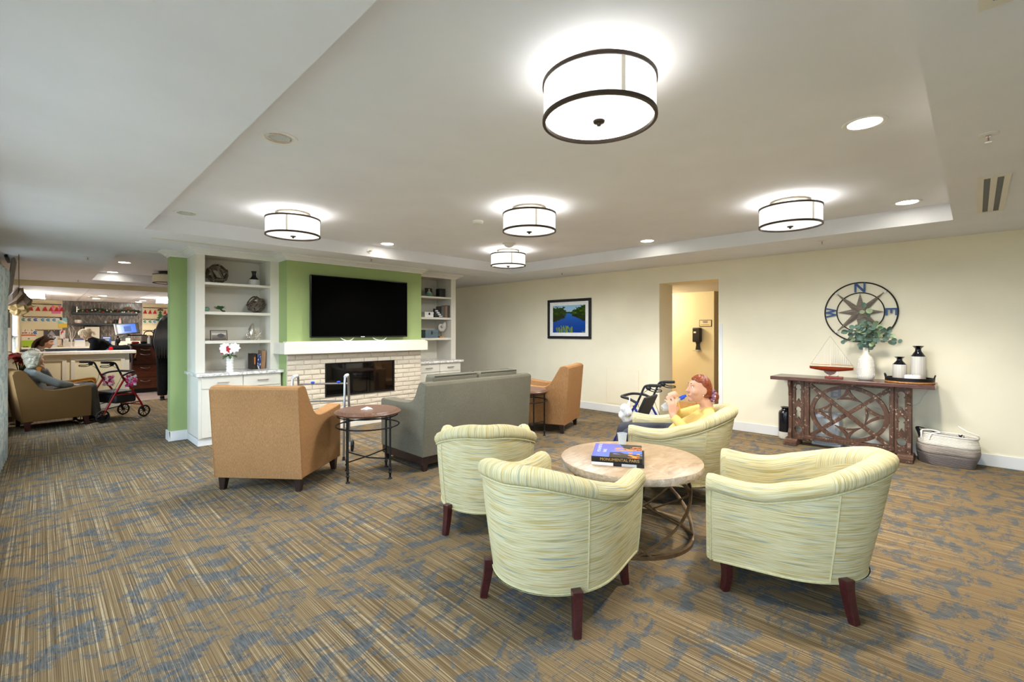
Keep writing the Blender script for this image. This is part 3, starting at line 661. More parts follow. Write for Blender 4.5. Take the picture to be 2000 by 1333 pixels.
def tub_chair():
    t = thing('tub_chair', 'x', 'armchair', group='streaked tub chairs round the stone table')
    pts = []
    for k in range(13): pts.append((.335 - .335 * k / 12, .345 + .015 * smooth01(0, 1, k / 12)))
    for k in range(1, 30): a = pi / 2 + pi * k / 30; pts.append((.405 * cos(a), .36 * sin(a)))
    pts += [(x, -y) for x, y in pts[12::-1]]
    N = len(pts); L = [0]
    for a, b in zip(pts[:-1], pts[1:]): L.append(L[-1] + math.dist(a, b))
    nr = []
    for i in range(N):
        a, b = pts[max(0, i - 1)], pts[min(N - 1, i + 1)]; d = Vector((b[0] - a[0], b[1] - a[1])).normalized(); nr.append((d.y * -1, d.x))
    nr = [(-x, -y) if x * p[0] + y * p[1] < 0 else (x, y) for (x, y), p in zip(nr, pts)]
    nr[0] = (0, 1); nr[-1] = (0, -1)
    tot = L[-1]; S = [min(l, tot - l) / (tot / 2) for l in L]
    def h(s): return .632 - .018 * sin(min(1, s / .35) * pi) + .150 * smooth01(.22, .92, s)
    def P(i, off, z): return (pts[i][0] + nr[i][0] * off - .075 * max(0, (z - .19) / .58) * S[i] ** 1.4, pts[i][1] + nr[i][1] * off, z)
    zb = .172
    def outer(i):
        hh = h(S[i]) - .082; return [P(i, -.028 * (1 - q) ** 1.5 - (0.012 * S[i]) * (1 - q), zb + (hh - zb) * q) for q in [k / 8 for k in range(9)]]
    def rail(i):
        z = h(S[i]); w = .9 + .25 * S[i]
        sec = [(-.006, -.082), (.012, -.075), (.020, -.055), (.017, -.03), (.004, -.010), (-.022, .0), (-.05, .0), (-.078, -.012), (-.096, -.035), (-.104, -.065), (-.102, -.095)]
        return [P(i, o * w if o < 0 else o, z + dz) for o, dz in sec]
    def inner(i):
        z = h(S[i]) - .094; w = .9 + .25 * S[i]; return [P(i, -.102 * w - .01 * q, z + (.40 - z) * q) for q in [k / 5 for k in range(6)]]
    ia = next(i for i in range(N) if S[i] > .56); ib = N - 1 - ia; ic = N // 2
    for nm, a, b in (('side_panel', 0, ia), ('back_panel', ia, ib), ('side_panel', ib, N - 1)):
        uvstrip(nm, [outer(i) for i in range(a, b + 1)], L[a:b + 1], 'streak_fabric', t, vs0=(.3 if nm == 'back_panel' else 1.1 + a * .01))
    ra = next(i for i in range(N) if S[i] > .52); rb = N - 1 - ra
    for nm, a, b, sw in (('arm_rail', 0, ra, False), ('crown', ra, ic, True), ('crown', ic, rb, True), ('arm_rail', rb, N - 1, False)):
        uvstrip(nm, [rail(i) for i in range(a, b + 1)], L[a:b + 1], 'streak_fabric', t, swap=sw, vs0=a * .1)
    uvstrip('inner_lining', [inner(i) for i in range(N)], L, 'streak_fabric', t, vs0=2.2)
    # arm fronts: section capped and drawn forward
    for e, sgn in ((0, 1), (N - 1, -1)):
        o_ = [Vector(p) for p in outer(e)]; r_ = [Vector(p) for p in rail(e)]; i_ = [Vector(p) for p in inner(e)]
        loop = o_ + r_[1:] + i_[1:] + [Vector((i_[-1].x, i_[-1].y, zb))]
        c = sum(loop, Vector()) / len(loop); rows = []
        for dx, sc in ((-.0, 1.0), (.018, .985), (.030, .93), (.034, .80), (.036, .0)):
            rows.append([Vector((p.x + dx, c.y + (p.y - c.y) * (sc if sc > 0 else 0), c.z + (p.z - c.z) * (1 - (1 - sc) * .35 if sc > 0 else 0.0))) for p in loop + [loop[0]]])
        uvstrip('arm_front', rows, [0, .02, .035, .06, .1], 'streak_fabric', t, swap=False, vs0=.4)
    # piping and seams
    MB().tube([Vector(P(i, .004, h(S[i]) - .085)) for i in range(N)], .006, 6).build('rail_piping', 'chair_piping', t)
    MB().tube([Vector(outer(i)[0]) for i in range(N)], .007, 6).build('hem_piping', 'chair_piping', t)
    for i in (ia, ib): MB().tube([Vector(p) + Vector((nr[i][0], nr[i][1], 0)) * .001 for p in outer(i)], .0045, 6).build('seam', 'chair_piping', t)
    for i in (0, N - 1): MB().tube([Vector(p) + Vector((.012, 0, 0)) for p in outer(i)], .006, 6).build('front_piping', 'chair_piping', t)
    bot = [P(i, -.028, zb) for i in range(N)]
    MB().add([(p[0], p[1], zb + .002) for p in bot], [tuple(range(N))]).build('dust_cover', 'black_cloth', t, False)
    f = bx(.285, .33, -.255, .255, zb, .345).build('front_rail', 'streak_fabric', t, False, .012); box_uv(f)
    cp = [P(i, -.112, .4)[:2] for i in range(4, N - 4, 2)]; c = MB().prism([(.345, .243)] + cp + [(.345, -.243)], .335, .455, 'xy').build('seat_cushion', 'streak_fabric', t, True, .035, 4); box_uv(c, (0, 1))
    for sx, sy in ((1, 1), (1, -1), (-1, 1), (-1, -1)):
        pp = catmull([(sx * .255, sy * .262, zb + .03), (sx * .262, sy * .266, .12), (sx * .285, sy * .278, .0)] if sx < 0 else [(.285, sy * .262, zb + .03), (.272, sy * .266, .10), (.285, sy * .272, .0)], 4)
        MB().tube(pp, [.036 - .010 * k / (len(pp) - 1) for k in range(len(pp))], 4).build('leg', 'mahogany', t, False, .004)
    return t
TC = [((1.965, 1.61, 0), 8.5, 'streaked tub chair on the camera side of the stone table, back turned, between two others'),
      ((2.355, 2.612, 0), 48, 'streaked tub chair standing right behind the grey sofa, its back turned'),
      ((2.935, .755, 0), 104, 'streaked tub chair seen from the side with chipped front leg'),
      ((3.845, 1.84, 0), 117, 'streaked tub chair in which the woman in yellow sits')]
tub = tub_chair()
for i, (loc, rz, lb) in enumerate(TC):
    o = tub if i == 0 else copy_tree(tub)
    o.location = loc; o.rotation_euler = (0, 0, R(rz)); o['label'] = lb

def club_seat(name, label, cat, loc, rz, W, side, back, mat, legmat, at=.13, zb=.12, seats=1, sy=.43, pip=None, group=None, sofa=False, legh=.125, xf=.385, xb=-.37):
    t = thing(name, label, cat, loc, rz, group); h = W / 2
    for s in (-1, 1):
        a, b = sorted((s * h, s * (h - at))); MB().prism(side, a, b, 'xz').build('arm', mat, t, True, .014, 3, ang=30)
    MB().prism(back, -h + at * .98, h - at * .98, 'xz').build('backrest', mat, t, True, .014, 3, ang=30)
    inner = h - at; sw = 2 * inner / seats
    bx(xb + .05, xf - .03, -inner, inner, zb, .30).build('seat_base', mat, t, False, .01)
    for k in range(seats):
        bx(-.20, xf + .005, -inner + k * sw + .004, -inner + (k + 1) * sw - .004, .298, sy).build('seat_cushion', mat, t, True, .03, 4)
    if sofa:
        bt = max(z for x, z in back)
        for k in range(seats):
            y0, y1 = -inner + k * sw + .012, -inner + (k + 1) * sw - .012
            c = MB().prism([(-.345, .44), (-.375, bt + .05), (-.225, bt + .055), (-.13, .44)], y0, y1, 'xz').build('back_cushion', mat, t, True, .028, 4)
            for xx, zz in ((-.372, bt + .042), (-.232, bt + .047)): MB().tube([(xx, y0 + .02, zz + .003), (xx, y1 - .02, zz + .003)], .006, 6).build('piping', pip, c)
        MB().box(xb + .02, xf - .005, -h + .012, h - .012, .065, zb + .004).build('plinth', legmat, t, False, .004)
    MB().prism([(back[0][0] - .004, back[0][1]), (back[1][0] - .004, back[1][1]), (back[2][0] - .002, back[2][1] + .001), (back[2][0] + .02, back[2][1]), (back[1][0] + .02, back[1][1]), (back[0][0] + .02, back[0][1])], -h + .002, h - .002, 'xz').build('back_panel', mat, t, True, .004, 2)
    p = pip or mat
    tb = [q for q in side if q[1] > .8][:2]
    xt, zt = side[1]
    if not sofa:
        MB().tube([(xb, -h, zb), (xb, h, zb)], .005, 6).build('piping', p, t)
        for s in (-1, 1): MB().tube([(xb - .002, s * (h - .004), zb), (xt - .002, s * (h - .004), zt)], .005, 6).build('piping', p, t)
    for sx, yy in ((1, 1), (1, -1), (-1, 1), (-1, -1)):
        x = (xf - .055) if sx > 0 else (xb + .05); y = yy * (h - .055)
        lt = .034; q = .8
        MB().add([(x + a * lt, y + b * lt, legh + .002) for a, b in ((-1, -1), (1, -1), (1, 1), (-1, 1))] + [(x + sx * .008 + a * lt * .62, y + yy * .004 + b * lt * .62, 0) for a, b in ((-1, -1), (1, -1), (1, 1), (-1, 1))],
                 [(0, 1, 2, 3), (7, 6, 5, 4), (0, 4, 5, 1), (1, 5, 6, 2), (2, 6, 7, 3), (3, 7, 4, 0)]).build('leg', legmat, t, False, .003)
    return t
def curve2(pts, k=4): return [(v.x, v.y) for v in catmull([(a, b, 0) for a, b in pts], k)]
BS = [(-.37, .12), (-.435, .895)] + curve2([(-.425, .918), (-.37, .928), (-.315, .915), (-.275, .855), (-.215, .755), (-.15, .67), (-.07, .63), (.05, .628), (.25, .645), (.375, .662)]) + [(.39, .645), (.385, .12)]
BB = [(-.37, .12), (-.435, .895), (-.42, .918), (-.37, .926), (-.31, .915), (-.27, .84), (-.17, .42), (-.17, .12)]
club_seat('club_armchair', 'tan brown fabric armchair with its back turned, beside the folding walker', 'armchair', (1.62, 4.69, 0), 40.5, .80, BS, BB, 'brown_fabric', 'espresso', pip='brown_fabric')
club_seat('club_armchair', 'tan brown fabric armchair at the far end of the grey sofa', 'armchair', (5.22, 4.45, 0), 111.5, .75, BS, BB, 'brown_fabric', 'espresso', pip='brown_fabric')
SS = [(-.402, .15), (-.455, .86)] + curve2([(-.445, .885), (-.40, .893), (-.345, .885), (-.305, .82), (-.26, .735), (-.20, .690), (-.10, .672), (.1, .664), (.36, .668)]) + [(.395, .65), (.39, .15)]
SB = [(-.402, .15), (-.455, .86), (-.44, .885), (-.40, .893), (-.34, .88), (-.20, .44), (-.20, .15)]
club_seat('loveseat_sofa', 'grey two-seat sofa with its back turned, facing the fireplace', 'sofa', (3.42, 4.28, 0), 90, 1.53, SS, SB, 'grey_fabric', 'espresso', at=.14, seats=2, sofa=True, pip='grey_piping', xf=.39, xb=-.40, sy=.45, zb=.15)
GS = [(-.36, .13), (-.46, .80)] + curve2([(-.455, .84), (-.41, .855), (-.345, .84), (-.27, .72), (-.19, .60), (-.08, .555), (.08, .56), (.25, .585), (.34, .59)]) + [(.37, .56), (.36, .13)]
GB = [(-.36, .13), (-.46, .80), (-.445, .845), (-.40, .855), (-.33, .84), (-.18, .42), (-.18, .13)]
club_seat('club_armchair', 'dark gold armchair in which the white-haired woman sits', 'armchair', (.13, 9.76, 0), 10, .70, GS, GB, 'gold_fabric', 'mahogany', at=.10, legh=.135, zb=.13, xf=.36, xb=-.36)
club_seat('club_armchair', 'amber armchair behind the gold one, next to the half wall', 'armchair', (.30, 10.80, 0), -6, .66, GS, GB, 'orange_fabric', 'mahogany', at=.10, legh=.135, zb=.13, xf=.36, xb=-.36)

# ================================================================ TABLES
def side_table(loc, rz, label):
    t = thing('side_table', label, 'side table', loc, rz, 'round side tables with iron legs')
    MB().lathe([(0, .595), (.27, .595), (.295, .600), (.312, .610), (.315, .618), (.308, .626), (.296, .628), (.292, .634), (.282, .636), (.278, .641), (.0, .643)], 48).build('tabletop', 'table_top', t, ang=25)
    for sx, sy in ((1, 1), (1, -1), (-1, 1), (-1, -1)):
        x, y = sx * .19, sy * .205
        l = MB().lathe([(0, 0), (.020, 0), (.019, .006), (.010, .016), (.010, .045), (.014, .055), (.020, .062), (.014, .070), (.011, .078), (.016, .098), (.011, .106), (.0095, .12), (.0095, .596), (0, .596)], 12, (x, y, 0)).build('leg', 'black_metal', t)
        MB().ball((x * 1.03, y * 1.03, .49), (.017, .017, .013), 10, 6).build('knuckle', 'black_metal', l)
    MB().tube([(.295 * cos(2 * pi * k / 40), .295 * sin(2 * pi * k / 40), .49) for k in range(40)], .007, 8, True).build('ring', 'black_metal', t)
    MB().tube([(.28 * cos(2 * pi * k / 40), .28 * sin(2 * pi * k / 40), .585) for k in range(40)], .006, 8, True).build('upper_ring', 'black_metal', t)
    for s in (1, -1): MB().tube([(-.19, -.205 * s, .19), (0, 0, .175 + .008 * s), (.19, .205 * s, .19)], .0065, 8).build('stretcher', 'black_metal', t)
side_table((2.253, 4.215, 0), -25, 'round wooden side table with a starfish, between the brown armchair and the grey sofa')
side_table((4.515, 4.24, 0), 20, 'round wooden side table half hidden between the grey sofa and the far armchair')
s = thing('starfish', 'white starfish ornament on the round side table', 'ornament', (2.235, 4.20, .643), 20)
m = MB(); v = [(0, 0, .026)]; 
for k in range(10):
    a = 2 * pi * k / 10; r = .062 if k % 2 == 0 else .022; v.append((r * cos(a), r * sin(a), .004 if k % 2 == 0 else .002))
v += [(p[0], p[1], 0) for p in v[1:]]
m.add(v, [(0, 1 + k, 1 + (k + 1) % 10) for k in range(10)] + [(1 + k, 11 + k, 11 + (k + 1) % 10, 1 + (k + 1) % 10) for k in range(10)] + [tuple(range(20, 10, -1))]).build('star_body', 'starfish_white', s, False, .003)

def coffee_table():
    c = (2.90, 1.715); t = thing('coffee_table', 'round travertine coffee table on a bronze lattice drum base', 'coffee table', (c[0], c[1], 0))
    n = 96; m = MB(); vs = []
    rows = [(.0, .520), (.474, .520), (.478, .516), (.478, .500), (.476, .480), (.470, .466), (0, .466)]
    for r, z in rows:
        for k in range(n):
            j = (vnoise(k * .9, z * 90, 3) - .5) * .014 if .466 <= z < .515 and r > .1 else 0
            vs.append(((r + j) * cos(2 * pi * k / n), (r + j) * sin(2 * pi * k / n), z))
    fs = [(i * n + k, i * n + (k + 1) % n, (i + 1) * n + (k + 1) % n, (i + 1) * n + k) for i in range(len(rows) - 1) for k in range(n)]
    top = [f for f in fs[:n * 2]]; rest = fs[n * 2:]
    MB().add(vs, rest).build('stone_edge', 'rough_stone', t, ang=60); MB().add(vs, top).build('stone_top', 'travertine', t, True, ang=50)
    seam = MB().box(-.478 * .9, .478 * .9, -.0012, .0012, .519, .5206, Matrix.Rotation(R(62), 4, 'Z')); seam.build('joint', 'rough_stone', t, False)
    rb, rt, zb, zt = .405, .375, .018, .462
    for z, r, nm, w in ((zb, rb, 'base_ring', .018), (zt, rt, 'upper_ring', .012)):
        MB().lathe([(r - .012, z - w), (r + .012, z - w), (r + .012, z + w * .3), (r - .012, z + w * .3), (r - .012, z - w)], 64).build(nm, 'lattice_bronze', t)
    for k in range(5):
        for s in (1, -1):
            a0 = 2 * pi * k / 5 + (.22 if s < 0 else 0); pts = []
            for q in range(13):
                u = q / 12; a = a0 + s * R(112) * u; r = rb + (rt - rb) * u + .012 * sin(pi * u) - (.006 if s < 0 else 0); pts.append((r * cos(a), r * sin(a), zb + (zt - zb) * u))
            MB().tube(pts, .0105, 6, flat=(.6, 1.3)).build('lattice_bar', 'lattice_bronze', t)
coffee_table()

# books on the coffee table
def cover(u, v):
    # v=0 spine edge; sky fading to dusk over a floodlit palace, dark trees on the right
    sky = (.42 - .12 * u, .47 - .1 * v, .72 + .08 * (1 - v)); n = vnoise(u * 9, v * 9, 5)
    c = sky
    if u > .62 + .16 * (n - .5) and v > .55: c = (.10, .09, .08)
    if v < .28 + .25 * (n - .5) and u > .35: c = (.16, .12, .10)
    if .40 < u < .82 and .48 < v < .70 + .1 * (n - .5) and vnoise(u * 14, v * 20, 8) > .38: c = (.85, .48 + .1 * n, .22)
    if u > .80 and .55 < v < .85: c = (.82, .42, .20) if vnoise(u * 22, v * 16, 2) > .4 else (.3, .15, .1)
    if u > .72 and v < .40 and vnoise(u * 13, v * 15, 4) > .5: c = (.92, .5, .18)
    return c
def big_book():
    C = thing('art_book', 'slightly larger black and white book lying under the other one', 'book', (2.561, 1.802, .5205), -61); w, d, h = .335, .375, .022
    bx(.004, w - .003, .004, d - .004, .0025, h - .0025).build('pages', 'paper_white', C, False); MB().box(0, w, 0, d, 0, .0025).box(0, w, 0, .0025, .0025, h - .0025).box(0, w, 0, d, h - .0025, h).build('hard_cover', 'black_plastic', C, False)
    bx(0, w * .42, -.0012, .0005, .001, h - .001).build('spine_print', 'paper_white', C, False); bx(w * .58, w * .86, -.0012, .0005, .002, h - .003).build('spine_print', 'plate_steel', C, False)
    B = thing('art_book', 'large hardcover art book with a blue and orange city photograph, topmost of two', 'book', (2.566, 1.806, .5430), -60)
    w, d, h = .325, .365, .034     # x along spine, y away from spine
    bx(.003, w - .003, .004, d - .004, .003, h - .003).build('pages', 'paper_white', B, False)
    MB().box(0, w, 0, d, 0, .003).box(0, w, 0, .003, .003, h - .003).box(0, w, 0, d, h - .003, h - .0003).build('hard_cover', 'black_plastic', B, False)
    grid_print('cover_print', w, d, 90, 100, cover, B, 'print_gloss', lambda u, v: (u * w, v * d, h))
    text_mesh('spine_lettering', 'MONUMENTAL PARIS', .026, 'gold', B, frame_mat((.055, -.0006, .0085), (1, 0, 0), (0, -1, 0)), .0004)
    text_mesh('cover_lettering', 'MONUMENTAL', .034, 'plate_steel', B, frame_mat((.050, .12, h), (0, 1, 0), (0, 0, 1)), .0003); text_mesh('cover_lettering', 'PARIS', .034, 'plate_steel', B, frame_mat((.090, .12, h), (0, 1, 0), (0, 0, 1)), .0003)
big_book()
t = thing('plastic_cup', 'clear plastic cup on the stone table behind the books', 'cup', (3.18, 1.95, .5205)); MB().lathe([(0, 0), (.028, 0), (.037, .085), (.039, .087), (.036, .086), (.0265, .003), (0, .003)], 28).build('cup_wall', 'clear_plastic', t); MB().tube([(.038 * cos(2 * pi * k / 28), .038 * sin(2 * pi * k / 28), .087) for k in range(28)], .0016, 6, True).build('lip', 'clear_plastic', t)

# ================================================================ DECOR
def curve_mesh(loops, thick, mtx, name, mat, parent, bev=0):
    cu = bpy.data.curves.new(name, 'CURVE'); cu.dimensions = '2D'; cu.fill_mode = 'BOTH'; cu.extrude = thick / 2
    for lp in loops:
        sp = cu.splines.new('POLY'); sp.points.add(len(lp) - 1)
        for p, q in zip(sp.points, lp): p.co = (q[0], q[1], 0, 1)
        sp.use_cyclic_u = True
    o = bpy.data.objects.new(name, cu); COL.objects.link(o)
    me = bpy.data.meshes.new_from_object(o.evaluated_get(bpy.context.evaluated_depsgraph_get())); bpy.data.objects.remove(o)
    me.name = name; me.materials.clear(); me.materials.append(M(mat)); me.transform(mtx)
    ob = bpy.data.objects.new(name, me); COL.objects.link(ob)
    if parent is not None: ob.parent = parent
    return ob
def circ(cx, cy, rx, ry=None, n=40, a0=0, a1=360): 
    ry = rx if ry is None else ry; return [(cx + rx * cos(R(a0 + (a1 - a0) * k / n)), cy + ry * sin(R(a0 + (a1 - a0) * k / n))) for k in range(n)]

def vine_ball(loc, r, label, seed):
    rr = random.Random(seed); t = thing('woven_vine_ball', label, 'ornament', loc, group='woven vine balls')
    for k in range(8):
        ax = Vector((rr.gauss(0, 1), rr.gauss(0, 1), rr.gauss(0, 1))).normalized(); u = ax.orthogonal().normalized(); w = ax.cross(u); ph = rr.random() * 6
        pts = [(u * cos(a) + w * sin(a)) * (r * (.93 + .05 * sin(2 * a + ph))) + ax * (.025 * sin(3 * a + ph)) for a in [2 * pi * q / 36 for q in range(36)]]
        MB().tube([p + Vector((0, 0, r)) for p in pts], r * .085, 6, True, flat=(.6, 1.25)).build('vine_band', 'grapevine', t)
def vase_lathe(name, label, cat, loc, parts, group=None, n=32):
    t = thing(name, label, cat, loc, group=group)
    for nm, mat, prof in parts: MB().lathe(prof, n).build(nm, mat, t, ang=60)
    return t
def leaf(mb, p, d, n, l, w, curl=.15):
    m = frame_mat(p, d, n); pts = [(0, 0, 0), (l * .3, w * .42, 0), (l * .65, w * .5, -curl * l * .3), (l, 0, -curl * l), (l * .65, -w * .5, -curl * l * .3), (l * .3, -w * .42, 0), (l * .5, 0, w * .10)]
    mb.add([m @ Vector(q) for q in pts], [(0, 1, 6), (1, 2, 6), (2, 3, 6), (3, 4, 6), (4, 5, 6), (5, 0, 6)])
def book(label, loc, rz, w, h, d, mat, tilt=0, group=None, cover=None):
    """standing book: thickness w (x), height h, depth d (y), spine towards -y"""
    loc = (loc[0], loc[1], loc[2] + w * sin(R(tilt))); t = thing('book', label, 'book', loc, rz, group); t.rotation_euler = (0, R(tilt), R(rz))
    MB().box(0, .003, 0, d, 0, h).box(w - .003, w, 0, d, 0, h).box(0, w, 0, .003, 0, h).build('hard_cover', mat, t, False, .0015)
    bx(.003, w - .003, .003, d - .004, .003, h - .004).build('pages', 'paper_white', t, False)
    if cover: grid_print('cover_print', w, h, 8, 20, cover, t, 'print', lambda u, v: (u * w, -.0008, v * h))
    return t
YS = 7.0
def left_shelf_items():
    vine_ball((xat(424, YS), YS, 2.018), .125, 'large woven vine ball on the top shelf beside the black-necked vase', 3)
    vine_ball((2.082, YS, 1.648), .116, 'woven vine ball on the second shelf near the succulent', 9)
    vase_lathe('bottle_vase', 'small black-necked grey vase on the top bookcase shelf', 'vase', (xat(496, YS), YS, 2.018), [('lower_body', 'ceramic_grey', [(0, 0), (.068, 0), (.07, .01), (.07, .075), (.064, .085)]), ('neck', 'ceramic_black', [(.064, .085), (.055, .095), (.03, .125), (.023, .15), (.026, .18), (.036, .200), (.033, .2), (.02, .15), (0, .14)])])
    t = thing('succulent_plant', 'green artificial succulent on the second bookcase shelf', 'plant', (xat(431, 6.95), 6.95, 1.648))
    for k in range(14):
        a = k * 2.4; e = .25 + .055 * k; m = MB(); d = Vector((cos(a) * cos(e), sin(a) * cos(e), sin(e))); leaf(m, Vector((-.01, 0, .03)) + d * .008, d, Vector((-cos(a) * sin(e), -sin(a) * sin(e), cos(e))), .085 - .0025 * k, .036, -.15); m.build('leaf', 'leaf_green', t)
    MB().tube([(.03, 0, .01), (-.0, 0, .035)], .010, 8).build('stem', 'leaf_dark', t); MB().ball((.035, 0, .012), (.02, .02, .012), 10, 6).build('root_ball', 'leaf_dark', t)
    t = thing('green_pebble', 'dark green glazed bowl half hidden by the bookcase upright', 'ornament', (xat(403, 6.95), 6.95, 1.648)); MB().lathe([(0, 0), (.018, 0), (.034, .02), (.037, .035), (.03, .052), (.026, .05), (.03, .034), (0, .012)], 20).build('bowl', 'jade', t)
    MB().lathe([(.02, .049), (.03, .053), (.022, .06), (0, .062)], 20).build('lid', 'leaf_green', t)
    def snap(u, v):
        if v > .78 or u < .04 or u > .96: return (.55, .52, .45)
        if (u - .62) ** 2 + (v - .45) ** 2 * 1.2 < .06: return (.10, .09, .09)
        if v < .25: return (.28, .2, .14)
        return (.70, .68, .62) if v > .5 else (.42, .34, .26)
    t = thing('framed_photo', 'small framed photograph standing on the third bookcase shelf', 'picture', (xat(411, 6.97), 6.97, 1.282)); t.rotation_euler = (R(-9), 0, 0)
    MB().box(0, .195, .0, .012, 0, .135).build('frame', 'book_brown', t, False, .002); grid_print('photograph', .175, .115, 36, 24, snap, t, 'print', lambda u, v: (.01 + u * .175, -.0008, .01 + v * .115)); bx(.085, .11, .012, .05, 0, .006).build('easel_back', 'book_brown', t, False)
    # silver fish
    t = thing('fish_sculpture', 'silver upright fish sculpture on the third bookcase shelf', 'sculpture', (xat(495, 6.98), 6.98, 1.282)); m = MB()
    ctr = catmull([(-.01, 0, .0), (-.022, 0, .05), (-.028, 0, .11), (-.02, 0, .17), (-.01, 0, .225)], 5); m.tube(ctr, [.004 + .055 * sin(pi * (.16 + .82 * k / (len(ctr) - 1))) ** .85 for k in range(len(ctr))], 16, flat=(.7, 1)); m.build('fish_body', 'silver_leaf', t)
    for row in range(5):
        for c in range(5):
            a = -1.1 + 2.2 * c / 4; sm = MB(); z = .04 + row * .022; r = .049
            sm.ball((-.024 + r * 1.04 * sin(a), -r * .62 * cos(a), z), (.010, .004, .011), 8, 5); sm.build('scale', 'silver_leaf', t)
    MB().prism([(.02, .02), (.05, .06), (.10, .115), (.085, .07), (.105, .055), (.06, .03), (.04, .0)], -.008, .008).build('tail_fin', 'silver_leaf', t, False, .003); MB().prism([(.015, .15), (.045, .135), (.06, .10), (.04, .085), (.018, .09)], -.006, .006).build('dorsal_fin', 'silver_leaf', t, False, .003); MB().prism([(-.075, .03), (-.06, .1), (-.07, .12), (-.088, .09), (-.09, .05)], -.006, .006).build('side_fin', 'silver_leaf', t, False, .003)
    # white vase of flowers
    vx = xat(449, 6.78); t = thing('flower_vase', 'tall white rippled vase of white poinsettias on the marble countertop', 'vase', (vx, 6.78, .885)); m = MB()
    rows = [(z, .040 + .0028 * sin(z * 170)) for z in [.005 * k for k in range(40)]]; m.lathe([(0, 0)] + [(r, z) for z, r in rows] + [(.034, .195), (.03, .02), (0, .02)], 24, sx=1, sy=.8); m.build('vase_body', 'ceramic_white', t, ang=70)
    rr = random.Random(4)
    for k in range(9):
        a = rr.random() * 6.28; e = .5 + .6 * rr.random(); c = Vector((.055 * cos(a) * (k > 0), .05 * sin(a) * (k > 0), .265 + .05 * rr.random() - .02 * (k > 4))); fl = MB()
        ax = Vector((-.35 + .5 * rr.gauss(0, 1), -1, .45 + .4 * rr.gauss(0, 1))).normalized(); e1 = ax.orthogonal().normalized(); e2 = ax.cross(e1)
        for q in range(8): b = 2 * pi * q / 8 + k; leaf(fl, c, e1 * cos(b) + e2 * sin(b) + ax * .25, ax, .068, .042, .2)
        fl.build('bloom', 'petal_white' if k < 8 else 'petal_red', t); MB().tube([(0, 0, .17), c], .003, 5).build('stalk', 'leaf_dark', t)
    g = MB()
    for k in range(12): a = k * .9; leaf(g, (.02 * cos(a), .02 * sin(a), .20), (cos(a), sin(a), .15 * sin(k)), (0, 0, 1), .09, .035, .3)
    g.build('greenery', 'leaf_green', t); b = MB()
    for k in range(5): b.ball((-.085 + .01 * rr.random(), .02 * rr.random(), .25 + .03 * rr.random()), .011, 8, 6)
    for k, zz in enumerate((.25, .268, .285)): MB().ball((-.088 + .012 * k, .01, zz), .011, 8, 6).build('berry', 'petal_red', t)
    def vg1(u, v): return (.75, .45, .2) if (u - .5) ** 2 + (v - .55) ** 2 < .06 else (.16, .12, .10)
    def vg2(u, v): return (.85, .85, .8) if vnoise(u * 4, v * 14, 3) > .68 else (.1, .2, .42) if v > .15 else (.1, .1, .12)
    book('dark book with a portrait on its spine, standing on the marble countertop', (2.020, 6.92, .885), 6, .045, .215, .16, 'book_brown', 0, 'books on the left countertop', vg1)
    book('navy blue book between the portrait book and the tan one', (2.072, 6.92, .885), 0, .042, .205, .16, 'book_navy', 2, 'books on the left countertop', vg2)
    book('tall tan book leaning against the navy one', (2.124, 6.95, .885), 0, .052, .25, .16, 'book_tan', 4, 'books on the left countertop')
left_shelf_items()
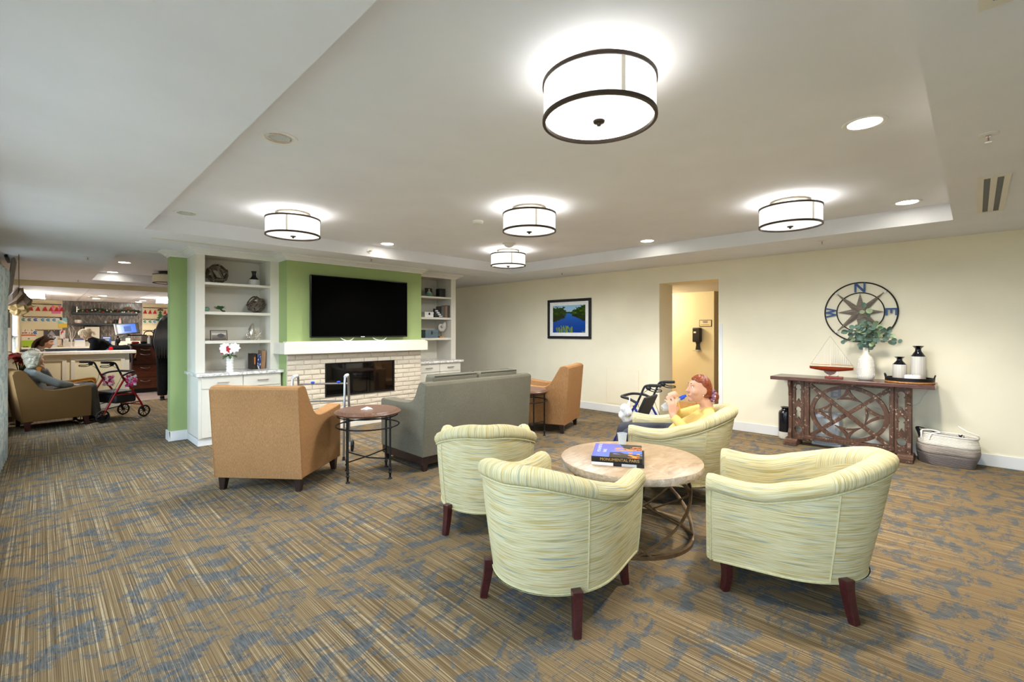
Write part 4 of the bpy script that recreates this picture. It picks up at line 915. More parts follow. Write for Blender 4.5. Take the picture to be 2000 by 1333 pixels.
def right_shelf_items():
    t = thing('framed_photo', 'black picture frame standing on the top shelf of the right bookcase', 'picture', (xat(832, 7.1), 7.1, 2.018)); t.rotation_euler = (R(-8), 0, 0); bx(0, .15, 0, .015, 0, .175).build('frame', 'black_plastic', t, False, .003); bx(.015, .135, -.002, .001, .015, .16).build('dark_photo', 'book_brown', t, False)
    vase_lathe('jade_vase', 'small green drip-glazed vase before the black picture frame', 'vase', (xat(838, 6.96), 6.96, 2.018), [('bulb', 'jade', [(0, 0), (.03, 0), (.06, .02), (.065, .04), (.05, .07)]), ('neck', 'shell_grey', [(.05, .07), (.02, .095), (.013, .125), (.016, .14), (.012, .138), (0, .10)])])
    t = thing('speaker_box', 'black upright box on the top shelf of the right bookcase', 'box', (xat(856, 7.0), 6.97, 2.018), -8); bx(0, .125, 0, .13, 0, .165).build('case', 'black_plastic', t, False, .004); bx(.02, .105, -.002, .001, .03, .15).build('front_panel', 'box_dark', t, False); MB().lathe([(0, 0), (.007, 0), (.006, .004), (0, .005)], 12).build('knob', 'plate_steel', t, loc=(.062, -.004, .11))
    t = thing('trinket_dish', 'flat black dish at the foot of the black box', 'dish', (xat(853, 6.88), 6.885, 2.018)); MB().lathe([(0, 0), (.05, 0), (.062, .012), (.058, .013), (.045, .005), (0, .005)], 24).build('dish', 'black_plastic', t); MB().ball((.02, 0, .012), (.018, .012, .008), 10, 6).build('pebble', 'ceramic_white', t)
    def lidbox(label, x, y, z, w, d, h, mat, lat, rz=0):
        t = thing('keepsake_box', label, 'box', (x, y, z), rz); bx(0, w, 0, d, 0, h * .62).build('body', mat, t, False, .003); bx(-.003, w + .003, -.003, d + .003, h * .64, h).build('lid', mat, t, False, .004); bx(w / 2 - .015, w / 2 + .015, -.009, -.002, h * .42, h * .85).build('latch', lat, t, False, .002)
        return t
    lidbox('small white lidded box with a dark clasp on the second shelf', xat(828.5, 6.88), 6.86, 1.648, .185, .14, .095, 'ceramic_white', 'black_metal')
    lidbox('low tan box behind the white lidded one', 4.74, 7.04, 1.648, .20, .12, .09, 'basket_taupe', 'black_metal')
    lidbox('blue-grey lidded box with a clasp on the third shelf', xat(829, 6.9), 6.87, 1.282, .26, .2, .145, 'box_grey', 'bronze', -4)
    t = thing('photo_rack', 'dark tiered photo holder with pale cards on the second shelf', 'picture', (4.948, 6.845, 1.648)); MB().prism([(0, 0), (0, .155), (.012, .155), (.15, .03), (.15, 0)], 0, .05).build('stand', 'box_dark', t, False)
    for k in range(4): bx(.012 + .028 * k, .07 + .032 * k, -.004, -.0005, .105 - .032 * k, .13 - .032 * k).build('card', 'plate_steel', t, False)
    for k, (u, w, h, mt, lb) in enumerate(((5.100, .09, .205, 'book_grey', 'thick grey album leaning among the books on the second shelf'), (5.192, .026, .215, 'book_tan', 'thin tan book beside the grey album'), (5.221, .038, .225, 'book_grey', 'grey book between two tan ones on the second shelf'), (5.262, .022, .225, 'book_brown', 'thin brown book at the end of the row on the second shelf'))):
        book(lb, (u, 6.85, 1.648), 0, w, h, .17, mt, (0, .6, .6, .6)[k], 'books on the right bookcase')
    t = thing('shell_ornament', 'nautilus shell mounted on a thin rod with a wooden foot', 'ornament', (xat(862, 6.92), 6.92, 1.282)); bx(-.055, .045, -.03, .03, 0, .028).build('foot', 'honey_wood', t, False, .003); MB().cyl((-.005, 0, .028), (-.005, 0, .15), .004).build('rod', 'black_metal', t)
    m = MB(); pts = []; rs = []
    for k in range(30): a = -.6 + k * .27; r = .012 + .0026 * k; pts.append((-.005 + r * cos(a) * .9, 0, .205 + r * sin(a))); rs.append(.008 + .00125 * k)
    m.tube(pts, rs, 12, flat=(1, .8)); m.build('shell', 'shell_grey', t)
right_shelf_items()

# picture, access panel, corridor fittings
def river(u, v):
    n = vnoise(u * 14, v * 14, 1) * .6 + vnoise(u * 40, v * 40, 2) * .4; hz = .70
    ltree = .96 - .9 * max(0, u - .30) - .25 * (n - .5) if u < .42 else 0; rtree = hz + .02 + .55 * max(0, u - .52) ** .8 + .15 * (n - .5) if u > .52 else 0
    tb = max(hz + .05 + .04 * n, min(ltree, .96) if u < .42 else 0, min(rtree, .99) if u > .5 else 0)
    bank_l = .40 + .35 * u if u < .42 else 1; 
    if v > tb: return (.62 + .2 * (1 - v), .80, .90)
    inl = u < .42 and v > .62 - .02 * n; inr = u > .54 and v > hz - .12 * (u - .5) - .02 * n; far = v > hz
    if inl or inr or far:
        g = .25 + .5 * n; return (.20 * g + .08 + (.5 * max(0, n - .62)), .42 * g + .06 + (.5 * max(0, n - .62)), .10 * g + .03)
    # water with reflections
    if u < .38 and v > .40 + .55 * max(0, u - .12) + .1 * (n - .5): return (.10 + .1 * n, .14 + .1 * n, .08)
    if u > .60 and v > hz - .05 - .55 * (u - .55) + .08 * (n - .5): return (.10 + .1 * n, .14 + .1 * n, .09)
    if v < .22 * (1 - abs(u - .35) * 1.6) + .12 * vnoise(u * 34, 0, 6) and (u > .1) and (u < .62 or u > .9) and vnoise(u * 46 + v * 12, v * 4, 9) > .42: return (.45, .55, .20)
    b = .5 + .5 * v; return (.08 + .20 * v * v, .25 + .38 * v * v, .55 + .25 * v)
def wall_frame():
    y0, y1, z0, z1 = 4.885, 5.895, 1.26, 2.0
    t = thing('framed_picture', 'dark-framed photograph of a blue river between palms on the cream wall', 'picture', (XR, (y0 + y1) / 2, z0)); w = (y1 - y0) / 2; h = z1 - z0; fr = .05
    f = MB()
    for a in ((-w, w, 0, fr), (-w, w, h - fr, h), (-w, -w + fr, fr, h - fr), (w - fr, w, fr, h - fr)): bx(-.035, -.001, a[0], a[1], a[2], a[3]).build('frame_rail', 'black_plastic', t, False, .006)
    bx(-.016, -.001, -w + fr * .9, w - fr * .9, fr * .9, h - fr * .9).build('mat_board', 'paper_white', t, False)
    mg = fr + .075; pw, ph = 2 * (w - mg), h - 2 * mg + .02
    grid_print('river_print', pw, ph, 130, 100, river, t, 'print_gloss', lambda u, v: (-.0175, w - mg - u * pw, mg - .01 + v * ph))
wall_frame()
t = thing('access_panel', 'flush cream access panel in the wall under the framed picture', 'access panel', (XR, 4.262, .16)); bx(-.006, -.0005, -.307, .307, 0, .60).build('panel', 'wall_cream', t, False, .002)
for a in ((-.313, .313, -.006, 0), (-.313, .313, .60, .606), (-.313, -.307, 0, .6), (.307, .313, 0, .6)): bx(-.004, -.0005, *a).build('reveal', 'paper_cream', t, False)
struct(MB().box(XR - .006, XR, 2.60, 2.657, 0, 1.5).build('trim_3', 'trim_white', smooth=False, bevel=.002), 'white corner guard')
dy = 3.83
t = thing('sanitizer_dispenser', 'black wall-mounted hand sanitizer dispenser on the yellow corridor wall', 'dispenser', (9.0, dy, 1.02)); bx(-.11, -.001, -.075, .075, .17, .45).build('housing', 'black_plastic', t, True, .02, 3); MB().prism([(-.045, .17), (.045, .17), (.03, .12), (.045, .02), (-.045, .02), (-.03, .12)], -.03, -.002, 'yz').build('back_plate', 'black_plastic', t, False); bx(-.12, -.002, -.06, .06, .0, .018).build('drip_tray', 'plate_steel', t, False, .004); bx(-.113, -.109, .0, .045, .345, .375).build('label_plate', 'paper_white', t, False)
t = thing('room_sign', 'small framed room sign on the yellow corridor wall', 'sign', (9.0, 3.69, 1.49)); bx(-.012, -.001, -.12, .12, 0, .13).build('frame', 'bronze', t, False, .006); bx(-.014, -.011, -.108, .108, .01, .12).build('face', 'paper_cream', t, False)
for z, w in ((.095, .05), (.072, .045), (.035, .085)): bx(-.0155, -.0138, -w, w, z, z + (.012 if z > .05 else .005)).build('text_line', 'book_brown', t, False)

# compass wall ornament
def compass():
    t = thing('compass_wall_art', 'metal and wood compass rose hanging on the cream wall', 'wall art', (XR - .02, .99, 1.63)); r = .355
    def ring(rr, rad): MB().tube([(0, rr * cos(2 * pi * k / 72), rr * sin(2 * pi * k / 72)) for k in range(72)], rad, 8, True).build('ring', 'black_metal', t)
    ring(r, .0075); ring(.232, .006)
    mt = frame_mat((-.004, 0, 0), (0, -1, 0), (-1, 0, 0))   # local x -> -Y, local y -> Z
    k = .112; z0 = .238
    N = [[(-.055, 0), (-.035, 0), (-.035, .078), (.030, 0), (.052, 0), (.052, k), (.034, k), (.034, .036), (-.033, k), (-.055, k)]]
    S = [[(-.045, .0), (.05, 0), (.05, .065), (-.025, .065), (-.025, k - .022), (.05, k - .022), (.05, k), (-.045, k), (-.045, .045), (.03, .045), (.03, .02), (-.045, .02)]]
    E = [[(-.04, 0), (.045, 0), (.045, .022), (-.02, .022), (-.02, .046), (.022, .046), (.022, .064), (-.02, .064), (-.02, k - .022), (.045, k - .022), (.045, k), (-.04, k)]]
    W = [[(-.062, k), (-.034, 0), (-.018, 0), (0, .062), (.018, 0), (.034, 0), (.062, k), (.044, k), (.026, .04), (.008, k), (-.008, k), (-.026, .04), (-.044, k)]]
    for nm, lp, ang in (('letter_n', N, 0), ('letter_e', E, -90), ('letter_s', S, 180), ('letter_w', W, 90)):
        q = [[(x * cos(R(ang)) - (y + z0) * sin(R(ang)), x * sin(R(ang)) + (y + z0) * cos(R(ang))) for x, y in l] for l in lp]
        curve_mesh(q, .006, mt, 'letter', 'teal_letter', t)
    for q in range(8):
        a = R(90 - 45 * q); L = .228 if q % 2 == 0 else .345; b = .058 if q % 2 == 0 else .052; rin = .075
        d = Vector((0, -cos(a), sin(a))); s = Vector((0, -cos(a + pi / 2), sin(a + pi / 2)))
        tip = d * L; l_ = d * rin * 1.05 + s * b * .62; r_ = d * rin * 1.05 - s * b * .62; c = Vector((-.028 if q % 2 else -.022, 0, 0)); back = Vector((.004, 0, 0))
        MB().add([tip, l_, c, r_, Vector((.004, 0, 0))], [(0, 1, 2), (0, 2, 3), (0, 4, 1), (0, 3, 4), (1, 4, 2), (2, 4, 3)]).build('star_point', 'star_wood', t, False)
        if q % 2:
            p0 = d * .30 ; MB().add([d * .352 + Vector((-.006, 0, 0)), d * .315 + s * .030, d * .325 + Vector((-.010, 0, 0)), d * .315 - s * .030], [(0, 1, 2), (0, 2, 3), (0, 3, 1), (1, 3, 2)]).build('arrow_tip', 'ceramic_white', t, False)
compass()

# console table ------------------------------------------------------------
CY0, CY1 = 1.845, .30
def console():
    t = thing('console_table', 'distressed carved wooden console table with a large ring and cross brace under the compass', 'console table', (6.60, CY0, 0))
    for (y0, y1) in ((-(CY0 - CY1), 0),):
        bx(-.12, .325, y0, y1, .795, .838).build('tabletop', 'console_top', t, False, .006)
    mt = frame_mat((0, 0, 0), (0, -1, 0), (-1, 0, 0)); mt0 = mt.copy()
    P = lambda lp, th, nm, mat='distressed': curve_mesh(lp, th, mt, nm, mat, t)
    def keyhole(c, z0, z1, w):
        h = z1 - z0; n = 10
        top = [(c + w * .95 * cos(R(215 - 250 * k / n)) * 1.0, z1 - w + w * sin(R(215 - 250 * k / n))) for k in range(n + 1)]
        return top + [(c + w * .5, z1 - 1.75 * w), (c + w * .85, z1 - 2.05 * w), (c + w * .8, z0), (c + w * .3, z0 + .03), (c, z0 + .05), (c - w * .3, z0 + .03), (c - w * .8, z0), (c - w * .85, z1 - 2.05 * w), (c - w * .5, z1 - 1.75 * w)]
    for a0, a1 in ((.225, .348), (1.21, 1.325)):
        c = (a0 + a1) / 2; w = .036
        P([[(a0, .07), (a1, .07), (a1, .795), (a0, .795)], keyhole(c, .52, .745, w), keyhole(c, .295, .47, w * .93), circ(c, .195, .04, .045)], .045, 'pierced_post')
    for a0, a1 in ((.352, .405), (1.165, 1.206)): bx(-.03, .03, -a1, -a0, .07, .795).build('stile', 'distressed', t, False, .004)
    bx(-.03, .03, -1.165, -.405, .765, .795).build('top_rail', 'distressed', t, False, .004); bx(-.035, .035, -1.21, -.348, .085, .13).build('bottom_rail', 'distressed', t, False, .005)
    c, zc, rx, rz = 1.845 - 1.056, .44, .378, .325
    P([circ(c, zc, rx, rz, 72), circ(c, zc, rx - .042, rz - .040, 72)], .045, 'ring')
    for ang in (0, 90, 180, 270):
        ca, sa = cos(R(ang)), sin(R(ang)); 
        def T(p): x, y = p; X, Y = x * ca - y * sa, x * sa + y * ca; return (c + X, zc + Y)
        rr = (rx if ang % 180 == 0 else rz)
        def tri(o, tip, base, hw):
            pts = []; n = 8
            for k in range(n + 1): u = k / n; pts.append((base + (tip - base) * u, -(hw * (1 - u) ** 2.0 + o)))
            for k in range(n, -1, -1): u = k / n; pts.append((base + (tip - base) * u, (hw * (1 - u) ** 2.0 + o)))
            for k in range(1, 6): v = 1 - 2 * k / 6; pts.append((base + .022 * (1 - v * v), v * hw))
            return pts
        P([[T(p) for p in tri(.014, rr - .02, .145, .118)], [T(p) for p in tri(.0, rr - .085, .168, .078)]], .035, 'fan_bracket')
    for s in (1, -1):
        p0 = Vector((-.012 * s, -.405, .755 if s > 0 else .125)); p1 = Vector((-.012 * s, -1.165, .125 if s > 0 else .755)); d = (p1 - p0); m = frame_mat(p0, d, (1, 0, 0)); bx(0, d.length, -.022, .022, -.018, .018).join(MB(), None).build('cross_brace', 'distressed', t, False, .004) if False else MB().box(0, d.length, -.022, .022, -.018, .018, m).build('cross_brace', 'distressed', t, False, .004)
    # ends with scrolled brackets and block feet
    for a, s in ((.205, 1), (1.335, -1)):
        MB().prism([(-.07, .07), (.10, .07), (.10, .795), (-.085, .795), (-.09, .74), (-.06, .70), (-.055, .62), (-.045, .60), (-.045, .2), (-.075, .15)], -a - .018, -a + .018, 'xz').build('end_board', 'distressed', t, False, .004)
        MB().tube(catmull([(-.06, -a, .78), (-.085, -a, .75), (-.07, -a, .70), (-.06, -a, .64)], 4), [.022 - .001 * k for k in range(13)], 8).build('corbel', 'distressed', t)
        MB().prism([(-.15, 0), (.15, 0), (.15, .05), (.11, .062), (.09, .08), (-.09, .08), (-.11, .062), (-.15, .05)], -a - (.09 if s > 0 else .04), -a + .05 + (.0 if s > 0 else .05), 'xz').build('foot', 'distressed', t, False, .005)
console()
ZTOP = .838
def sailboat():
    t = thing('model_sailboat', 'wooden model sailboat with string sails on the console table', 'model boat', (6.70, 1.225, ZTOP), 90)   # local x -> +Y
    st = bx(-.105, .075, -.03, .03, 0, .022).build('stand', 'boat_hull', t, False, .003)
    for x in (-.05, .035): MB().ball((x, 0, .028), .011, 10, 6).build('peg', 'chrome', st); 
    bx(.03, .05, -.004, .004, .02, .06).build('post', 'ceramic_white', st, False); bx(-.055, -.045, -.004, .004, .02, .1).build('post', 'ceramic_white', st, False)
    MB().prism([(-.085, .10), (.095, .10), (.065, .055), (.01, .03), (-.045, .045)] if False else [(-.055, .105), (.095, .105), (.085, .07), (.055, .042), (.02, .032), (-.02, .05)], -.007, .007).build('keel', 'table_top', t, False, .002)
    m = MB(); rows = []; n = 18
    for i in range(n + 1):
        x = -.205 + .44 * i / n; u = (x + .205) / .44; w = .042 * max(.12, sin(pi * min(1, .12 + u * .82)) ** .6); dp = .062 * (.55 + .45 * sin(pi * u)); rows.append([(x, w * cos(a), .138 - dp * (sin(a)) ** .8 * .95 if 0 < a < pi else .138) for a in [pi * k / 8 for k in range(9)]])
    vs = [p for r in rows for p in r]; fs = [(i * 9 + k, i * 9 + k + 1, (i + 1) * 9 + k + 1, (i + 1) * 9 + k) for i in range(n) for k in range(8)] + [tuple(range(9)), tuple(n * 9 + k for k in range(9))]
    fs += [(i * 9, (i + 1) * 9, (i + 1) * 9 + 8, i * 9 + 8) for i in range(n)]
    m.add(vs, fs).build('hull', 'boat_hull', t); bx(-.20, .23, -.028, .028, .1375, .142).build('deck', 'paper_cream', t, False)
    MB().cyl((.02, 0, .14), (.02, 0, .515), .004, .002, 8).build('mast', 'rope_white', t); MB().cyl((-.20, 0, .162), (.02, 0, .166), .003, n=6).build('boom', 'honey_wood', t); MB().cyl((.02, 0, .16), (.215, 0, .158), .003, n=6).build('boom', 'honey_wood', t)
    for a, b in (((.02, 0, .51), (.232, 0, .145)), ((.02, 0, .50), (-.205, 0, .145))): MB().tube([a, b], .0012, 5).build('stay', 'book_grey', t)
    for k in range(11): x = .034 + .0165 * k; MB().tube([(x, 0, .16), (x, 0, .50 - (x - .02) / .212 * .345)], .0016, 5).build('string', 'rope_white', t)
    for k in range(10): x = -.0 - .0185 * k; MB().tube([(x, 0, .165), (x, 0, .49 + (x - .02) / .225 * .335)], .0016, 5).build('string', 'rope_white', t)
sailboat()
def euc_vase():
    t = thing('eucalyptus_vase', 'tall cream patterned vase holding eucalyptus branches on the console table', 'vase', (6.72, .905, ZTOP)); n = 48; prof = [(0, 0), (.058, 0), (.070, .008), (.080, .03), (.083, .06), (.080, .14), (.068, .235), (.062, .262), (.054, .272), (.034, .292), (.030, .315), (.031, .365), (.036, .375), (.030, .374), (.024, .32), (0, .28)]
    MB().lathe(prof, n).build('vase_body', 'vase_cream', t, ang=60)
    # raised lattice of leaf marks on the body
    m = MB()
    for row in range(9):
        z = .045 + row * .024; rr = .0832 if z < .06 else (.0830 - (z - .06) / .08 * .003 if z < .14 else .080 - (z - .14) / .095 * .012)
        for k in range(22):
            a = 2 * pi * (k + .5 * (row % 2)) / 22; c = Vector((rr * cos(a), rr * sin(a), z)); nrm_ = Vector((cos(a), sin(a), .1)); tn = Vector((-sin(a), cos(a), 0))
            s = 1 if row % 2 else -1; d = (tn * s * .6 + Vector((0, 0, 1))).normalized(); m.tube([c - d * .011, c, c + d * .011], [.0008, .0028, .0008], 5)
    o = m.build('relief_pattern', 'ceramic_white', t); o['kind'] = 'stuff'
    rr = random.Random(12); br = [(-.02, -.01, .83, 0), (.05, -.06, .66, .3), (-.06, -.02, .62, 0), (.06, -.20, .56, .1), (-.05, .16, .55, .1), (.03, .20, .46, .1), (-.04, -.24, .50, 0), (.05, .05, .63, .2), (-.06, -.12, .60, 0), (-.05, .09, .60, 0), (-.03, -.29, .44, 0)]
    for dx, dy_, hz, _ in br:
        tip = Vector((-.06 + dx - .02, dy_, hz)); base = Vector((0, 0, .33)); mid = (base + tip) / 2 + Vector((0, dy_ * -.15, .06)); pts = catmull([base - Vector((0, 0, .1)), base + Vector((0, 0, .02)), mid, tip], 6)
        s = MB().tube(pts, .0025, 5).build('stem', 'stem_brown', t)
        for k in range(7, len(pts), 1):
            for sd in (-1, 1):
                if rr.random() < .36: continue
                p = pts[k]; d = Vector((rr.gauss(0, .5), sd * .8 + rr.gauss(0, .4), rr.gauss(.1, .5))).normalized(); nn = Vector((-1, rr.gauss(0, .6), rr.gauss(.2, .6))); l = .044 + .026 * rr.random()
                lm = MB(); mtx = frame_mat(p + d * .006, d, nn); ring = [(l * .5 - l * .5 * cos(a), l * .45 * sin(a), l * .10 * sin(a) ** 2) for a in [2 * pi * q / 10 for q in range(10)]]
                lm.add([mtx @ Vector(q) for q in ring] + [mtx @ Vector((l * .5, 0, -l * .04))], [(q, (q + 1) % 10, 10) for q in range(10)]); lm.build('leaf', 'eucalyptus' if rr.random() < .72 else 'eucalyptus_light', s)
euc_vase()
def oval_tray():
    t = thing('serving_tray', 'oval wooden tray with iron band and handles on the console table', 'tray', (6.705, .52, ZTOP)); n = 48
    MB().lathe([(0, .0), (.196, .0), (.204, .004), (.204, .018), (.19, .02), (.18, .015), (0, .014)], n, sx=.86, sy=1.05).build('base', 'tray_wood', t); MB().lathe([(.192, .018), (.200, .018), (.202, .055), (.195, .057), (.190, .055), (.188, .018), (.192, .018)], n, sx=.86, sy=1.05).build('band', 'black_metal', t)
    for s in (-1, 1): MB().tube(catmull([(-.04, s * .2, .045), (-.04, s * .208, .075), (-.02, s * .212, .088), (.02, s * .212, .088), (.04, s * .208, .075), (.04, s * .2, .045)], 4), .006, 8).build('handle', 'black_metal', t)
    def two(lb, y, x, r, hb, hn):
        vase_lathe('bottle_vase', lb, 'vase', (x, y, ZTOP + .016), [('body', 'ceramic_grey', [(0, 0), (r * .9, 0), (r, .01), (r, hb - .012), (r * .96, hb)]), ('neck', 'ceramic_black', [(r * .96, hb), (r * .72, hb + hn * .22), (r * .42, hb + hn * .5), (r * .38, hb + hn * .7), (r * .55, hb + hn * .92), (r * .82, hb + hn), (r * .76, hb + hn), (r * .35, hb + hn * .7), (0, hb + hn * .6)])], 'grey vases with black necks on the tray')
    two('taller black-necked grey vase on the oval tray', .452, 6.79, .066, .27, .115); two('shorter black-necked grey vase on the oval tray', .610, 6.785, .064, .175, .085)
    t = thing('pillar_candle', 'short white pillar candle on the oval tray', 'candle', (6.632, .487, ZTOP + .016)); MB().lathe([(0, 0), (.069, 0), (.072, .004), (.072, .062), (.066, .072), (.05, .074), (0, .072)], 36).build('wax', 'candle_white', t); MB().cyl((0, 0, .07), (0, 0, .082), .0015, n=6).build('wick', 'black_plastic', t)
    for k, (x, y, r, lb) in enumerate(((6.615, .645, .022, 'white shell on the tray beside the candle, closest to its end'), (6.64, .592, .018, 'white shell on the tray touching the candle'), (6.67, .635, .022, 'larger white shell on the tray before the shorter vase'))):
        s = thing('sea_shell', lb, 'shell', (x, y, ZTOP + .016), k * 50, 'shells on the tray'); m = MB(); pts = [(r * 1.2 * cos(.5 * q) * (1 - q / 16), r * 1.2 * sin(.5 * q) * (1 - q / 16), r * .55 + q * r * .05) for q in range(14)]; m.tube(pts, [r * .55 * (1 - q / 18) for q in range(14)], 8).build('whorl', 'candle_white', s)
oval_tray()
vase_lathe('floor_vase', 'glossy black floor vase with pale base left of the console table', 'vase', (6.83, 1.755, 0), [('base', 'vase_cream', [(0, 0), (.07, 0), (.083, .012), (.086, .035), (.086, .10)]), ('body', 'ceramic_black', [(.086, .10), (.087, .12), (.087, .335), (.08, .36), (.06, .375), (.05, .392), (.06, .408), (.065, .414), (.058, .414), (.044, .392), (0, .37)])], n=40)
# heater, outlet, cord behind the console
t = thing('air_purifier', 'white boxy air purifier standing behind the console table', 'appliance', (6.80, 1.30, 0)); MB().box(-.07, .11, -.135, .135, .03, .40).build('housing', 'heater_white', t, True, .025, 4); bx(-.073, -.068, -.1, .1, .06, .33).build('front_panel', 'paper_white', t, False, .002); bx(-.05, .09, -.11, .11, .398, .402).build('top_grille', 'plate_steel', t, False); bx(-.06, .1, -.15, .15, 0, .032).build('foot', 'plate_steel', t, False, .006); bx(-.0745, -.072, -.02, .02, .345, .352).build('badge', 'book_grey', t, False)
t = thing('wall_outlet', 'steel outlet plate on the wall behind the console table', 'outlet', (XR, 1.235, .575)); bx(-.008, -.0005, -.055, .055, 0, .125).build('plate', 'plate_steel', t, False, .003)
for z in (.02, .072): bx(-.011, -.007, -.025, .025, z, z + .033).build('socket', 'trim_white', t, False, .004)
c = thing('power_cord', 'thin white cord hanging behind the end of the console table', 'cord', (XR - .008, .45, .5)); MB().tube(catmull([(0, -.095, .31), (0, -.07, .24), (-.004, -.03, .17), (0, .0, .10), (0, .05, .06), (0, .12, .05), (0, .3, -.02), (0, .5, .02), (0, .75, -.06)], 6), .003, 6).build('cable', 'ceramic_white', c)
# rope basket
def basket():
    t = thing('rope_basket', 'striped cream and grey rope basket on the carpet beside the console table', 'basket', (6.735, .214, 0), 0)
    def sect(z, k): 
        a = 2 * pi * k / 56; sag = 1 + .02 * sin(3 * a); rx = .14 + .03 * sin(pi * min(1, z / .30)) * .6 - (.02 if z > .22 else 0); ry = .215 + .03 * sin(pi * min(1, z / .3)) + (z * .03)
        ca, sa = cos(a), sin(a); e = .72; X = rx * (abs(ca) ** e) * (1 if ca > 0 else -1); Y = ry * (abs(sa) ** e) * (1 if sa > 0 else -1)
        dz = (.025 * (1 - sa) * -.5 + .02) * (z / .3) ; bump = .012 * sin(5 * a + 9 * z) * (1 if z < .15 else .3)
        return (X + bump * ca, Y + bump * sa, max(0, z + dz))
    zs = [0, .008, .03, .06, .09, .11, .14, .17, .195, .22, .25, .28, .305]
    for nm, mat, i0, i1 in (('dark_band', 'basket_dark', 0, 5), ('taupe_band', 'basket_taupe', 5, 8), ('cream_band', 'basket_cream', 8, 12)):
        m = MB(); vs = [sect(z, k) for z in zs[i0:i1 + 1] for k in range(56)]; n = 56; fs = [(i * n + k, i * n + (k + 1) % n, (i + 1) * n + (k + 1) % n, (i + 1) * n + k) for i in range(i1 - i0) for k in range(n)]
        if i0 == 0: fs.append(tuple(range(n - 1, -1, -1)))
        o = m.add(vs, fs).build(nm, mat, t, ang=80); sd = o.modifiers.new('s', 'SOLIDIFY'); sd.thickness = .010; sd.offset = -1
    MB().tube([sect(.305, k) for k in range(56)], .007, 6, True).build('rim', 'rope_white', t)
    for pts in ([(-.12, .19, .24), (-.13, .20, .30), (-.10, .19, .35), (-.05, .10, .345), (-.06, .06, .33), (-.11, .12, .32), (-.13, .14, .26)], [(.03, -.215, .27), (.02, -.235, .30), (-.0, -.22, .335), (.0, -.15, .36), (.04, -.08, .40)]):
        MB().tube(catmull(pts, 5), .008, 8).build('rope_handle', 'rope_white', t)
    s = thing('black_pouch', 'black strap and pouch stuffed in the rope basket', 'bag', (6.72, .345, .19)); MB().tube(catmull([(-.06, .06, .0), (-.05, .09, .12), (0, .11, .17), (.03, .06, .16), (0, -.04, .13), (-.06, -.08, .10)], 6), .012, 8, flat=(.4, 1.4)).build('strap', 'black_cloth', s); bx(-.06, .05, -.06, .06, -.1, .08).build('pouch_body', 'black_vinyl', s, True, .02, 3)
    s = thing('pine_cone', 'dark pine cone lying in the rope basket', 'pine cone', (6.72, .11, .215)); 
    for k in range(26): a = k * 2.4; z = .004 * k; r = .034 * sin(pi * (k + 3) / 32); m = MB(); leaf(m, (r * .4 * cos(a), r * .4 * sin(a), z), (cos(a), sin(a), .6), (0, 0, 1), .026, .02, -.2); m.build('scale', 'espresso', s)
    MB().lathe([(0, -.02), (.014, .0), (.016, .05), (0, .1)], 10).build('core', 'espresso', s)
basket()

